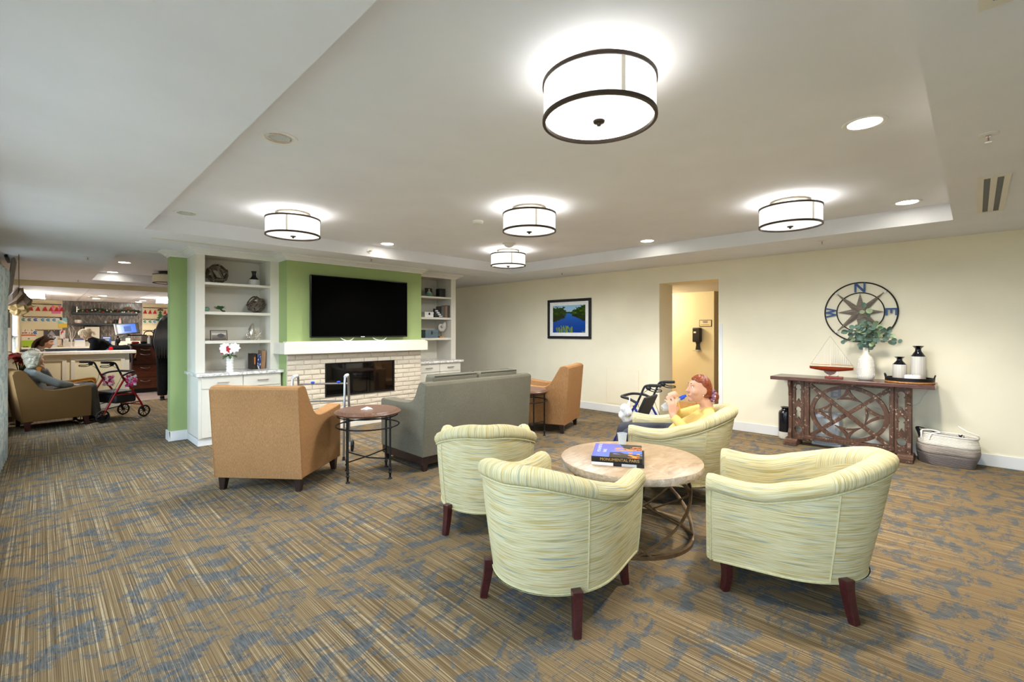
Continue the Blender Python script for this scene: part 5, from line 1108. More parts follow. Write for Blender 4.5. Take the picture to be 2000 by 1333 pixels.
# ================================================================ WALKING AIDS
def wheel(parent, c, r, ax, fork=None, mat='rubber'):
    """spoked wheel centred c, axle along ax"""
    ax = Vector(ax).normalized(); m = frame_mat(c, ax, (0, 0, 1)); w = bpy.data.objects.new
    tire = MB().tube([m @ Vector((0, (r - .012) * cos(2 * pi * k / 32), (r - .012) * sin(2 * pi * k / 32))) for k in range(32)], .013, 8, True).build('wheel', mat, parent)
    MB().cyl(m @ Vector((-.018, 0, 0)), m @ Vector((.018, 0, 0)), .016).build('hub', 'black_plastic', tire)
    for k in range(9):
        a = 2 * pi * k / 9; MB().cyl(m @ Vector((0, .012 * cos(a), .012 * sin(a))), m @ Vector((0, (r - .016) * cos(a), (r - .016) * sin(a))), .0055, .005, 6).build('spoke', 'black_plastic', tire)
    return tire
def rollator(label, loc, rz, paint, extras=None):
    """four-wheeled walker, front +x, user side -x"""
    t = thing('rollator_walker', label, 'walker', loc, rz); W = .25; r = .095
    for s in (-1, 1):
        y = s * W
        MB().tube(catmull([(-.30, y, .12), (-.16, y, .38), (.0, y, .66)], 4), .014, 10).build('rear_tube', paint, t)
        MB().tube(catmull([(-.06, y, .72), (.08, y, .50), (.20, y, .30), (.25, y, .20), (.262, y, .145)], 5), .014, 10).build('front_tube', paint, t)
        MB().tube(catmull([(-.01, y, .62), (-.085, y, .78), (-.13, y, .885), (-.165, y, .912), (-.20, y, .915)], 5), .013, 10).build('handle_tube', 'black_plastic', t)
        MB().tube([(-.19, y, .916), (-.24, y, .917), (-.33, y, .922)], [.016, .019, .017], 10).build('grip', 'rubber', t)
        MB().ball((-.185, y, .885), (.035, .017, .028), 12, 8).build('brake_housing', 'black_plastic', t)
        MB().tube(catmull([(-.20, y, .885), (-.26, y, .868), (-.33, y, .872), (-.335, y, .855), (-.26, y, .845), (-.19, y, .86)], 5), .006, 8).build('brake_lever', 'black_metal', t)
        MB().tube(catmull([(-.19, y, .87), (-.10, y * 1.05, .80), (-.06, y * 1.08, .70), (-.14, y, .5), (-.28, y, .2)], 6), .003, 6).build('brake_cable', 'black_plastic', t)
        MB().tube([(-.13, y, .40), (.14, y, .395)], .009, 8).build('seat_rail', paint, t); MB().tube([(-.24, y, .205), (.22, y, .26)], .007, 8).build('side_brace', 'black_metal', t)
        wheel(t, (-.31, y, r), r, (0, 1, 0)); MB().cyl((-.31, y - s * .022, r), (-.295, y - s * .004, .16), .012, n=8).build('rear_fork', 'black_plastic', t)
        wheel(t, (.285, y, r), r, (0, 1, 0)); MB().tube([(.262, y, .165), (.262, y, .145), (.285, y + s * .024, r)], [.022, .02, .012], 10).build('front_fork', 'black_plastic', t)
    MB().tube([(.25, -W, .205), (.25, W, .205)], .011, 8).build('front_brace', paint, t)
    bx(-.17, .17, -W + .02, W - .02, .425, .45).build('seat', 'black_vinyl', t, True, .012, 3)
    MB().box(-.12, .19, -W + .03, W - .03, .26, .405).build('under_bag', 'black_vinyl', t, True, .03, 3)
    MB().tube(catmull([(-.03, -W, .70), (.06, -W + .01, .735), (.16, -W + .05, .745), (.20, -W + .12, .745), (.205, 0, .745), (.20, W - .12, .745), (.16, W - .05, .745), (.06, W - .01, .735), (-.03, W, .70)], 5), .017, 10).build('back_support', 'black_plastic', t)
    return t
rw = rollator('red four-wheeled walker with pink flowers standing before the white-haired woman', (.84, 9.83, 0), 26, 'red_paint')
rr = random.Random(5)
for s, mt, lb in ((-1, 'petal_pink', 'bunch of bright pink flowers tied to the red walker on its outer side'), (1, 'petal_pale', 'bunch of pale pink flowers tied to the red walker on its inner side')):
    t = thing('flower_bunch', lb, 'flowers', (0, 0, 0)); a = R(26); q = Vector((.065, s * .27, .62)); t.location = (.84 + q.x * cos(a) - q.y * sin(a), 9.83 + q.x * sin(a) + q.y * cos(a), q.z)
    for k in range(30):
        c = Vector((rr.uniform(-.05, .07), rr.uniform(-.05, .05), rr.uniform(-.10, .07))); f = MB()
        for p in range(6): b = 2 * pi * p / 6; d = Vector((cos(b), rr.gauss(-.3, .4), sin(b))); leaf(f, c, d, (0, -1, .2), .030, .022, .2)
        f.build('blossom', mt if k % 3 else ('petal_white' if s < 0 else 'petal_pink'), t)
    MB().ball((.03, .03, -.01), (.02, .02, .05), 10, 6).build('twine_bundle', 'leaf_green', t)
# blue walker tipped against the tub chair: only its seat and frame show
bw = rollator('blue and black walker with seat flap raised beside the woman in yellow', (4.75, 2.667, 0), 98, 'blue_paint')
for o in list(bw.children):
    if o.name.startswith('seat') and 'rail' not in o.name: bpy.data.objects.remove(o)
MB().box(-.015, .015, -.21, .21, .0, .36, Matrix.Translation((.02, 0, .43)) @ Matrix.Rotation(R(-24), 4, 'Y')).build('seat_flap', 'black_vinyl', bw, True, .012, 3)
bw.scale = (.9, .9, .9)
def folding_walker():
    t = thing('folding_walker', 'silver folding walking frame between the brown armchair and the fireplace', 'walker', (2.27, 5.27, 0), 55); W = .27
    for s in (-1, 1):
        y = s * W
        MB().tube(catmull([(-.30, y, .02), (-.27, y, .45), (-.235, y, .84), (-.20, y, .895), (-.10, y, .905), (-.03, y, .895), (.0, y, .84), (.03, y, .60), (.05, y, .42)], 6), .0125, 10).build('side_frame', 'steel', t)
        MB().tube([(-.21, y, .898), (-.15, y, .905), (-.06, y, .903)], .019, 10).build('grip', 'plate_steel', t); MB().tube([(-.27, y, .45), (.045, y, .47)], .010, 8).build('side_brace', 'steel', t)
        MB().cyl((-.302, y, 0), (-.299, y, .04), .018, .014).build('rubber_tip', 'rubber', t)
        MB().tube([(.045, y, .47), (.085, y, .10)], .011, 8).build('leg_extension', 'steel', t); wheel(t, (.09, y + s * .03, .065), .065, (0, 1, 0)); MB().tube([(.085, y, .11), (.088, y + s * .012, .065)], .014, 8).build('wheel_fork', 'plate_steel', t)
    for z, x in ((.80, .01), (.60, .03)): MB().tube([(x, -W, z), (x + .02, 0, z), (x, W, z)], .010, 8).build('cross_bar', 'steel', t)
    for y in (-.16, .12): MB().ball((.015, y, .818), (.016, .022, .014), 10, 6).build('release_button', 'plastic_blue', t)
folding_walker()

# ================================================================ PEOPLE
def remesh_obj(mb, name, mat, parent, vox, smooth=6):
    me = mb.mesh(name, mat, False); o = bpy.data.objects.new(name, me); COL.objects.link(o)
    r = o.modifiers.new('r', 'REMESH'); r.mode = 'VOXEL'; r.voxel_size = vox; s = o.modifiers.new('s', 'SMOOTH'); s.iterations = smooth; s.factor = .5
    me2 = bpy.data.meshes.new_from_object(o.evaluated_get(bpy.context.evaluated_depsgraph_get())); bpy.data.objects.remove(o)
    me2.name = name; me2.polygons.foreach_set('use_smooth', [True] * len(me2.polygons)); me2.materials.clear(); me2.materials.append(M(mat))
    o = bpy.data.objects.new(name, me2); COL.objects.link(o); o.parent = parent; return o
def head_mb(mb, c, fwd, up):
    m = frame_mat(c, fwd, up); n, k = 28, 20; vs = []; fs = []
    for i in range(k + 1):
        t = pi * i / k
        for j in range(n):
            a = 2 * pi * j / n; x, y, z = sin(t) * cos(a), sin(t) * sin(a), cos(t)
            low = max(0, -z); jaw = 1 - .30 * low ** 1.3; X = x * (.096 if x < 0 else .092) * (1 - (.28 * low if x < 0 else .06 * low)); Y = y * .075 * jaw; Z = z * (.115 if z > 0 else .118)
            if x > .5 and abs(y) > .15 and abs(y) < .6 and -.05 < z < .3: X -= .008
            vs.append(m @ Vector((X + .006, Y, Z)))
    for i in range(k):
        for j in range(n): fs.append((i * n + j, (i + 1) * n + j, (i + 1) * n + (j + 1) % n, i * n + (j + 1) % n))
    mb.add(vs, fs); P = lambda *q: m @ Vector(q)
    mb.cap(P(.094, 0, .018), P(.112, 0, -.022), .008, .0125); mb.ball(P(.106, .009, -.026), .008, 8, 6); mb.ball(P(.106, -.009, -.026), .008, 8, 6)   # nose
    mb.cap(P(.086, -.02, -.052), P(.086, .02, -.052), .010); mb.cap(P(.086, -.016, -.064), P(.086, .016, -.064), .010)                                  # lips
    mb.ball(P(.076, 0, -.095), (.024, .028, .02), 10, 8); mb.cap(P(.085, -.045, .038), P(.085, .045, .038), .012)                                          # chin, brow
    for s in (-1, 1):
        mb.ball(P(.058, s * .045, -.02), (.03, .026, .03), 10, 8); mm = m @ Matrix.Translation((-.008, s * .076, -.008)) @ Matrix.Rotation(R(-18 * s), 4, 'Z'); mb.ball(mm.translation, (.020, .009, .031), 10, 8, mm.to_3x3())
    return m
def hair_cap(name, mat, parent, m, keep, grow=.016, extra=None, vox=.007):
    """hair shell over the skull where keep(x,y,z) is true"""
    n, k = 64, 44; mb = MB(); vs = []; fs = []; F = {}
    def soft(i, j):
        if (i, j) not in F:
            c = 0
            for di in (-2, -1, 0, 1, 2):
                for dj in (-2, -1, 0, 1, 2):
                    t = pi * min(k, max(0, i + di * .8)) / k; a = 2 * pi * (j + dj * .8) / n; c += bool(keep(sin(t) * cos(a), sin(t) * sin(a), cos(t)))
            F[(i, j)] = c / 25
        return F[(i, j)]
    for i in range(k + 1):
        t = pi * i / k
        for j in range(n):
            a = 2 * pi * j / n; x, y, z = sin(t) * cos(a), sin(t) * sin(a), cos(t); f = soft(i, j); gg = -.012 + (grow + .012) * f * f * (3 - 2 * f) * (1 + .10 * sin(a * 13 + t * 6))
            vs.append(m @ Vector((x * (.094 + gg) + .004, y * (.076 + gg), z * (.116 + gg))))
    for i in range(k):
        for j in range(n):
            if max(soft(i, j), soft(i + 1, j), soft(i, (j + 1) % n), soft(i + 1, (j + 1) % n)) > 0: fs.append((i * n + j, (i + 1) * n + j, (i + 1) * n + (j + 1) % n, i * n + (j + 1) % n))
    mb.add(vs, fs)
    if extra: extra(mb, m)
    return mb.build(name, mat, parent, ang=70)
def hand_mb(mb, wrist, fd, pn, curl=40, spread=6, side=1, sc=1.0, thumb=35):
    """palm from the wrist along fd, palm faces pn, thumb on side*(fd x pn)"""
    fd = Vector(fd).normalized(); pn = Vector(pn); pn = (pn - fd * pn.dot(fd)).normalized(); sd = fd.cross(pn) * side; w = Vector(wrist)
    for k, (o, ln) in enumerate(((.030, .072), (.010, .080), (-.010, .074), (-.028, .058))):
        b0 = w + fd * .012 + sd * o * .6 * sc; kn = w + fd * (.088 - .006 * abs(k - 1)) * sc + sd * o * sc; mb.cap(b0, kn, .0125 * sc, .0105 * sc)
        p = kn; d = Matrix.Rotation(R(spread * (1.5 - k)) * -side * 1, 3, pn) @ fd; ax = fd.cross(pn)
        for q, f in enumerate((.45, .32, .23)):
            d = Matrix.Rotation(R(curl * (.8, 1.1, .7)[q]), 3, ax) @ d; p2 = p + d * ln * f * 1.05 * sc; mb.cap(p, p2, (.0098 - .0008 * q) * sc, (.0090 - .0008 * q) * sc); p = p2
    b = w + fd * .022 * sc + sd * .024 * sc; d = (fd * .75 + sd * .75 + pn * .35).normalized(); p1 = b + d * .042 * sc; mb.cap(w + fd * .01, b, .013 * sc, .014 * sc); mb.cap(b, p1, .0135 * sc, .011 * sc)
    d2 = (fd * 1.0 + sd * .15 + pn * (.5 + thumb / 80)).normalized(); p2 = p1 + d2 * .030 * sc; mb.cap(p1, p2, .011 * sc, .0095 * sc); mb.cap(p2, p2 + (d2 + pn * .3).normalized() * .020 * sc, .0095 * sc, .0075 * sc)
def person(label, loc, rz, J, skin='skin', top='grey_sweater', bottom='black_cloth', hands=None, sleeve=.97, vox=.009, headdir=None, headup=(0, 0, 1), shoes='black_plastic', legs=True, topname='sweater', bulk=1.0, legw=1.0):
    """J: joints in local coords (+x facing): head, neck, chest, pelvis, shL/shR, elL/elR, wrL/wrR, hipL.. knL.. anL.. toL.."""
    t = thing('person', label, 'person', loc, rz); V = {k: Vector(v) for k, v in J.items()}
    b = MB(); m = head_mb(b, V['head'], headdir or (1, 0, 0), headup); nb = V['head'] + (m.to_3x3() @ Vector((-.022, 0, -.07)))
    b.cap(V['neck'], nb, .052, .048); b.cap(V['neck'], V['chest'], .052, .085, 14); b.cap(V['chest'], V['pelvis'], .095, .10, 14)
    b.cap(V['shL'], V['shR'], .05, .05)
    for s in 'LR':
        b.cap(V['sh' + s], V['el' + s], .046, .038); b.cap(V['el' + s], V['wr' + s], .038, .026)
        if hands and s in hands: hand_mb(b, V['wr' + s], **hands[s])
        if legs: b.cap(V['hip' + s], V['kn' + s], .075, .055); b.cap(V['kn' + s], V['an' + s], .052, .036); b.cap(V['an' + s], V['to' + s], .036, .03)
    remesh_obj(b, 'body', skin, t, vox * .62 if vox < .008 else vox * .8)
    c = MB(); B = bulk
    c.cap(V['neck'] - Vector((0, 0, .028)), V['chest'], .072 * B, .125 * B, 16); c.cap(V['chest'], V['pelvis'], .142 * B, .152 * B, 16)
    perp = (V['shL'] - V['shR']).normalized()
    for o in (-.05, .05): c.cap(V['chest'] + perp * o + Vector((0, 0, .02)), V['pelvis'] + perp * o, .11 * B, .12 * B, 16)
    for s in 'LR':
        c.cap(V['neck'] - Vector((0, 0, .05)), V['sh' + s], .066 * B, .066 * B); c.cap(V['sh' + s], V['el' + s], .066 * B, .054 * B); e = V['el' + s] + (V['wr' + s] - V['el' + s]) * sleeve
        c.cap(V['sh' + s] - Vector((0, 0, .03)), (V['chest'] + V['sh' + s]) / 2 - Vector((0, 0, .06)), .06 * B, .085 * B)
        c.tube([V['el' + s], (V['el' + s] + e) / 2, e - (e - V['el' + s]).normalized() * .025, e], [.054 * B, .050 * B, .044 * B, .038 * B], 14)
    remesh_obj(c, topname, top, t, vox)
    if legs:
        p = MB(); p.cap(V['pelvis'] - Vector((0, 0, .02)), V['pelvis'] + (V['chest'] - V['pelvis']).normalized() * .04, .115, .11, 16)
        for s in 'LR': p.cap(V['hip' + s], V['kn' + s], .095 * legw, .075 * legw); p.tube([V['kn' + s], (V['kn' + s] + V['an' + s]) / 2, V['an' + s] + Vector((0, 0, .01))], [.076 * legw, .068 * legw, .062 * legw], 14); p.ball(V['kn' + s], .076 * legw)
        remesh_obj(p, 'trousers', bottom, t, vox)
        for s in 'LR':
            a, q = V['an' + s], V['to' + s]; sh = MB(); sh.cap(a - Vector((0, 0, .025)), q, .040, .034); sh.box(-.045, .15, -.038, .038, 0, .018, frame_mat(Vector((a.x, a.y, min(a.z, q.z) - .035)), Vector((q.x - a.x, q.y - a.y, 0)), (0, 0, 1))); remesh_obj(sh, 'shoe', shoes, t, .007)
    return t, m, V
def face_bits(t, m, lip='lip'):
    for s in (-1, 1):
        e = MB().ball(m @ Vector((.0775, s * .030, .018)), .0105, 12, 8).build('eye', 'eye_white', t); MB().ball(m @ Vector((.0845, s * .030, .018)), .0052, 10, 6).build('iris', 'iris', e)
        MB().tube([m @ Vector((.092, s * .014, .042)), m @ Vector((.094, s * .030, .047)), m @ Vector((.085, s * .048, .042))], .003, 6).build('eyebrow', 'hair_brown', t)
    MB().tube([m @ Vector((.092, -.022, -.058)), m @ Vector((.0985, 0, -.057)), m @ Vector((.092, .022, -.058))], [.003, .0055, .003], 8).build('lips', lip, t)
SEAT = dict(hipL=(-.06, .10, .50), hipR=(-.06, -.10, .50), knL=(.36, .13, .50), knR=(.36, -.12, .50), anL=(.42, .13, .085), anR=(.42, -.12, .085), toL=(.54, .14, .045), toR=(.54, -.13, .045))
# woman in yellow: +x is her facing direction, chair heading
def woman_yellow():
    J = dict(head=(-.205, .02, .905), neck=(-.265, .01, .76), chest=(-.235, .01, .605), pelvis=(-.06, 0, .505), shL=(-.24, .18, .685), shR=(-.255, -.165, .695), elL=(-.05, .225, .56), elR=(-.06, -.17, .645), wrL=(.055, .13, .70), wrR=(.005, -.035, .85), hipL=(-.05, .10, .495), hipR=(-.05, -.10, .495), knL=(.40, .13, .515), knR=(.40, -.12, .515), anL=(.455, .13, .085), anR=(.455, -.12, .085), toL=(.575, .14, .045), toR=(.575, -.13, .045))
    h = dict(L=dict(fd=(-.02, -.18, 1.0), pn=(.15, -1, 0), curl=26, spread=10, side=-1, sc=1.05), R=dict(fd=(.15, .35, .12), pn=(-.25, .45, -.75), curl=52, spread=4, side=-1, sc=1.0, thumb=50))
    t, m, V = person('woman in a yellow sweater with red hair tied back, drinking from a bottle', TC[3][0], TC[3][1] + 14, J, 'skin', 'yellow_sweater', 'charcoal_bag', h, .93, .0085, (.98, .10, .08), (-.12, 0, 1), bulk=.84)
    def keep(x, y, z): return z > .42 - .38 * (1 - x) * .9 if x > -.1 else z > -.62 - .1 * x
    def keep2(x, y, z):
        front = .62 if abs(y) < .6 else .50
        if x > .30: return z > front
        if x > -.22: return z > .05 + 1.1 * (x + .22)
        return z > -.55
    def extra(mb, m):
        mb.ball(m @ Vector((-.125, 0, -.055)), (.042, .038, .046), 14, 10)
    hair_cap('hair', 'hair_red', t, m, keep2, .009, extra)
    s = MB()
    for k in range(14): a = 2 * pi * k / 14; s.ball(m @ Vector((-.100 - .012 * (k % 2), .036 * cos(a), -.045 + .040 * sin(a))), (.019, .016, .017), 8, 6)
    so = s.build('scrunchie', 'scrunchie', t)
    for k in range(7): a = 2 * pi * k / 7; MB().ball(m @ Vector((-.112, .048 * cos(a), -.045 + .05 * sin(a))), .008, 8, 5).build('scrunchie_dot', 'black_plastic' if k % 2 else 'petal_pale', so)
    face_bits(t, m); MB().ball(m @ Vector((.004, .084, -.042)), .005, 8, 6).build('earring', 'ceramic_white', t)
    # bottle held to the mouth, and the clear bag in her other hand
    b = thing('drink_bottle', 'clear drink bottle with blue cap held by the woman in yellow', 'bottle', TC[3][0], TC[3][1] + 14); p0 = m @ Vector((.118, 0, -.062)); d = (Vector((.055, .055, .78)) - p0).normalized(); fm = frame_mat(p0, d, (0, 0, 1)) @ Matrix.Rotation(R(90), 4, 'Y')
    MB().join(MB().lathe([(0, .055), (.012, .055), (.014, .085), (.033, .115), (.034, .20), (.026, .235), (0, .24)], 24), fm).build('bottle_body', 'clear_plastic', b); MB().join(MB().lathe([(0, .0), (.011, .0), (.012, .02), (.0165, .024), (.0165, .058), (0, .06)], 20), fm).build('spout_cap', 'plastic_blue', b)
    MB().join(MB().lathe([(.0335, .13), (.0348, .132), (.0348, .17), (.0335, .172)], 24), fm).build('bottle_label', 'plate_steel', b)
woman_yellow()
t = thing('white_bag', 'crumpled white cloth bag hanging from the blue walker', 'bag', (0, 0, 0)); m = MB()
for k in range(7): m.ball((.035 * sin(k * 2.1), .045 * cos(k * 2.9), -.02 * k), (.05, .045, .05), 12, 8)
remesh_obj(m, 'bag_body', 'white_bag', t, .012, 3); MB().tube(catmull([(-.02, -.02, .0), (-.015, -.05, .07), (0, -.085, .105), (.01, -.105, .09), (.012, -.09, .05), (.015, -.03, .0)], 5), .006, 6).build('strap', 'white_bag', t)
WB = t
def place_on(o, base, rz, q, drz=0):
    a = R(rz); o.location = (base[0] + q[0] * cos(a) - q[1] * sin(a), base[1] + q[0] * sin(a) + q[1] * cos(a), q[2]); o.rotation_euler = (0, 0, R(rz + drz))
place_on(WB, (4.75, 2.667), 98, (.045, .31, .58))
# white-haired woman in the gold chair
def woman_white():
    J = dict(head=(-.19, .02, .985), neck=(-.235, 0, .845), chest=(-.24, 0, .68), pelvis=(-.19, 0, .50), shL=(-.22, .175, .775), shR=(-.22, -.175, .775), elL=(.02, .235, .64), elR=(.01, -.20, .635), wrL=(-.085, .075, .845), wrR=(.20, -.12, .59), hipL=(-.10, .10, .48), hipR=(-.10, -.10, .48), knL=(.41, .12, .535), knR=(.41, -.11, .535), anL=(.46, .12, .085), anR=(.48, -.10, .085), toL=(.59, .13, .045), toR=(.61, -.11, .045))
    h = dict(L=dict(fd=(-.15, -.25, 1), pn=(-1, 0, -.1), curl=62, spread=2, side=1), R=dict(fd=(1, .1, -.1), pn=(0, 0, -1), curl=18, side=1))
    t, m, V = person('elderly woman with short white hair in a grey sweater, chin on her hand', (.13, 9.76, 0), 10, J, 'skin_pale', 'grey_sweater', 'grey_trousers', h, .95, .010, (.93, .35, .05), (-.15, 0, 1))
    def keep(x, y, z):
        if x > .45: return z > .45
        if x > .05: return z > -.05 + .9 * (x - .05)
        return z > -.85
    def extra(mb, m):
        for k in range(9): a = 2.2 + k * .22 * 1.0; mb.ball(m @ Vector((-.07 + .02 * cos(a * 3), .07 * cos(a * 1.3), -.09)), (.03, .03, .03), 8, 6)
        mb.ball(m @ Vector((-.03, 0, .06)), (.105, .092, .08), 16, 10)
    hair_cap('hair', 'hair_white', t, m, keep, .026, extra); face_bits(t, m)
woman_white()
# woman with brown hair in a zebra-striped top, seated at the far side of the half wall
t = NT('zebra_print'); f = t.noise(t.coord('Object', (8, 8, 22)), 2.2, 2, .5, 2.5); t.out(t.ramp(f, [(.47, hx('#e9e9ea')), (.52, hx('#3d4147'))]), .9)
def woman_brown():
    J = dict(head=(.09, 0, 1.20), neck=(-.01, 0, 1.08), chest=(-.10, 0, .86), pelvis=(-.12, 0, .54), shL=(-.06, .17, 1.02), shR=(-.06, -.17, 1.02), elL=(.06, .24, .76), elR=(.06, -.24, .70), wrL=(.24, .12, .68), wrR=(.24, -.12, .68), **SEAT)
    t, m, V = person('woman with long brown hair leaning forward in a black and white striped top', (.0, 12.62, 0), -20, J, 'skin', 'zebra_print', 'black_cloth', dict(L=dict(fd=(1, -.3, 0), pn=(0, 0, -1), side=-1), R=dict(fd=(1, .3, 0), pn=(0, 0, -1), side=1)), .6, .014, (.88, 0, -.28), (.28, 0, .95), topname='blouse')
    def extra(mb, m):
        for k in range(9): y = -.09 + .0225 * k; mb.tube(catmull([m @ Vector((-.05, y * .7, .07)), m @ Vector((-.11, y, -.0)), m @ Vector((-.13, y * 1.1, -.10)), m @ Vector((-.10, y * 1.2, -.21))], 4), [.022] * 10 + [.02, .016, .008], 8)
    hair_cap('hair', 'hair_brown', t, m, lambda x, y, z: z > .5 if x > .4 else (z > -.2 + .8 * x if x > .0 else z > -.8), .02, extra); face_bits(t, m)
    c = thing('dining_chair', 'dark chair under the woman in the striped top', 'chair', (.0, 12.62, 0), -20)
    bx(-.30, .16, -.22, .22, .40, .45).build('seat', 'mahogany', c, False, .01); bx(-.33, -.29, -.22, .22, .45, .85).build('backrest', 'mahogany', c, False, .01)
    for a, b in ((-.30, -.2), (-.30, .2), (.13, -.2), (.13, .2)): bx(a - .02, a + .02, b - .02, b + .02, 0, .41).build('leg', 'mahogany', c, False)
woman_brown()
# blonde person bending over in a black hooded top, among the kitchen tables
def blonde():
    J = dict(head=(.34, 0, 1.33), neck=(.22, 0, 1.22), chest=(.05, 0, 1.06), pelvis=(-.12, 0, .86), shL=(.17, .17, 1.16), shR=(.17, -.17, 1.16), elL=(.22, .22, .90), elR=(.20, -.22, .90), wrL=(.34, .15, .78), wrR=(.34, -.15, .78), hipL=(-.12, .10, .84), hipR=(-.12, -.10, .84), knL=(-.06, .11, .47), knR=(-.06, -.11, .47), anL=(-.10, .12, .085), anR=(-.10, -.12, .085), toL=(.02, .13, .04), toR=(.02, -.13, .04))
    t, m, V = person('person with pale blond hair bending over in a black top near the tiled wall', (1.10, 15.2, 0), 180, J, 'skin_pale', 'black_cloth', 'black_cloth', dict(L=dict(fd=(.6, 0, -.8), pn=(0, -1, 0), side=1), R=dict(fd=(.6, 0, -.8), pn=(0, 1, 0), side=-1)), .95, .014, (.80, 0, -.6), (.55, 0, .8), topname='jacket', bulk=1.12)
    def extra(mb, m):
        mb.ball(m @ Vector((-.075, 0, .02)), (.08, .085, .095), 14, 10)
        for k in range(5): mb.tube(catmull([m @ Vector((-.08, -.06 + .03 * k, .03)), m @ Vector((-.14, -.06 + .03 * k, -.04)), m @ Vector((-.13, -.05 + .025 * k, -.12))], 4), .02, 8)
    hair_cap('hair', 'hair_blond', t, m, lambda x, y, z: z > .3 if x > .35 else z > -.6, .02, extra); face_bits(t, m)
    b = MB(); b.cap((-.12, -.1, .86), (-.12, .1, .86), .16); remesh_obj(b, 'scarf', 'blue_cloth', t, .014)
blonde()
# tall person standing in black with long dark hair
def standing():
    J = dict(head=(.02, 0, 1.62), neck=(-.01, 0, 1.47), chest=(-.02, 0, 1.25), pelvis=(0, 0, .95), shL=(-.01, .185, 1.40), shR=(-.01, -.185, 1.40), elL=(.02, .24, 1.12), elR=(.02, -.24, 1.12), wrL=(.16, .20, .94), wrR=(.16, -.20, .94), hipL=(0, .095, .90), hipR=(0, -.095, .90), knL=(.01, .105, .49), knR=(.03, -.105, .49), anL=(-.02, .11, .085), anR=(.0, -.11, .085), toL=(.10, .13, .04), toR=(.12, -.13, .04))
    t, m, V = person('person with very long black hair standing in black clothes with their back turned', (1.86, 11.75, 0), 70, J, 'skin', 'black_cloth', 'black_cloth', dict(L=dict(fd=(.5, 0, -.85), pn=(0, -1, 0), side=1), R=dict(fd=(.5, 0, -.85), pn=(0, 1, 0), side=-1)), .95, .014, (1, 0, -.1), (0, 0, 1), topname='tunic', bulk=1.12, legw=1.35)
    def extra(mb, m):
        for k in range(25):
            y = -.15 + .0125 * k; e = -.68 - .05 * (k % 3); mb.tube(catmull([m @ Vector((-.05, y * .45, .08)), m @ Vector((-.12, y * .75, -.02)), m @ Vector((-.15, y * 1.1, -.22)), m @ Vector((-.19, y * 1.2, -.45)), m @ Vector((-.185, y * 1.1, e))], 4), [.032] * 13 + [.028, .022, .014, .006], 8)
    hair_cap('hair', 'hair_black', t, m, lambda x, y, z: z > .45 if x > .4 else (z > -.3 if x > 0 else z > -.9), .03, extra); face_bits(t, m)
    MB().tube(catmull([(-.185, .12, .985), (-.19, .08, 1.03), (-.20, .05, .98), (-.20, .02, 1.02), (-.205, -.02, .98), (-.205, -.05, 1.01), (-.20, -.09, .985), (-.19, -.13, 1.0)], 5), .008, 6).build('red_script', 'hat_red', t); MB().cap((-.15, -.16, 1.02), (-.14, -.18, 1.10), .02).build('red_ribbon', 'hat_red', t)
standing()

# ================================================================ FAR END: HALF WALL, KITCHEN, DECORATIONS
def half_wall():
    y = 11.25; h = struct(bx(XL, 1.17, y, y + .14, 0, .99).build('wall_half', 'wall_cream2', smooth=False), 'cream half wall with raised panels')
    bx(XL, 1.19, y - .018, y + .16, 0, .125).build('base_moulding', 'trim_white', h, False, .004)
    for a, b in ((-.38, .325), (.375, 1.11)):
        for q in ((a, b, .885, .945), (a, b, .16, .22), (a, a + .06, .22, .885), (b - .06, b, .22, .885)): bx(q[0], q[1], y - .02, y, q[2], q[3]).build('panel_moulding', 'mantel_cream', h, False, .006)
    bx(1.10, 1.175, y - .006, y, .125, .99).build('end_post', 'mantel_cream', h, False)
    t = thing('counter_ledge', 'cream counter top along the panelled half wall', 'counter', (0, y, .99)); bx(XL + .01, 1.27, -.07, .24, 0, .055).build('slab', 'counter_white', t, False, .006)
half_wall()
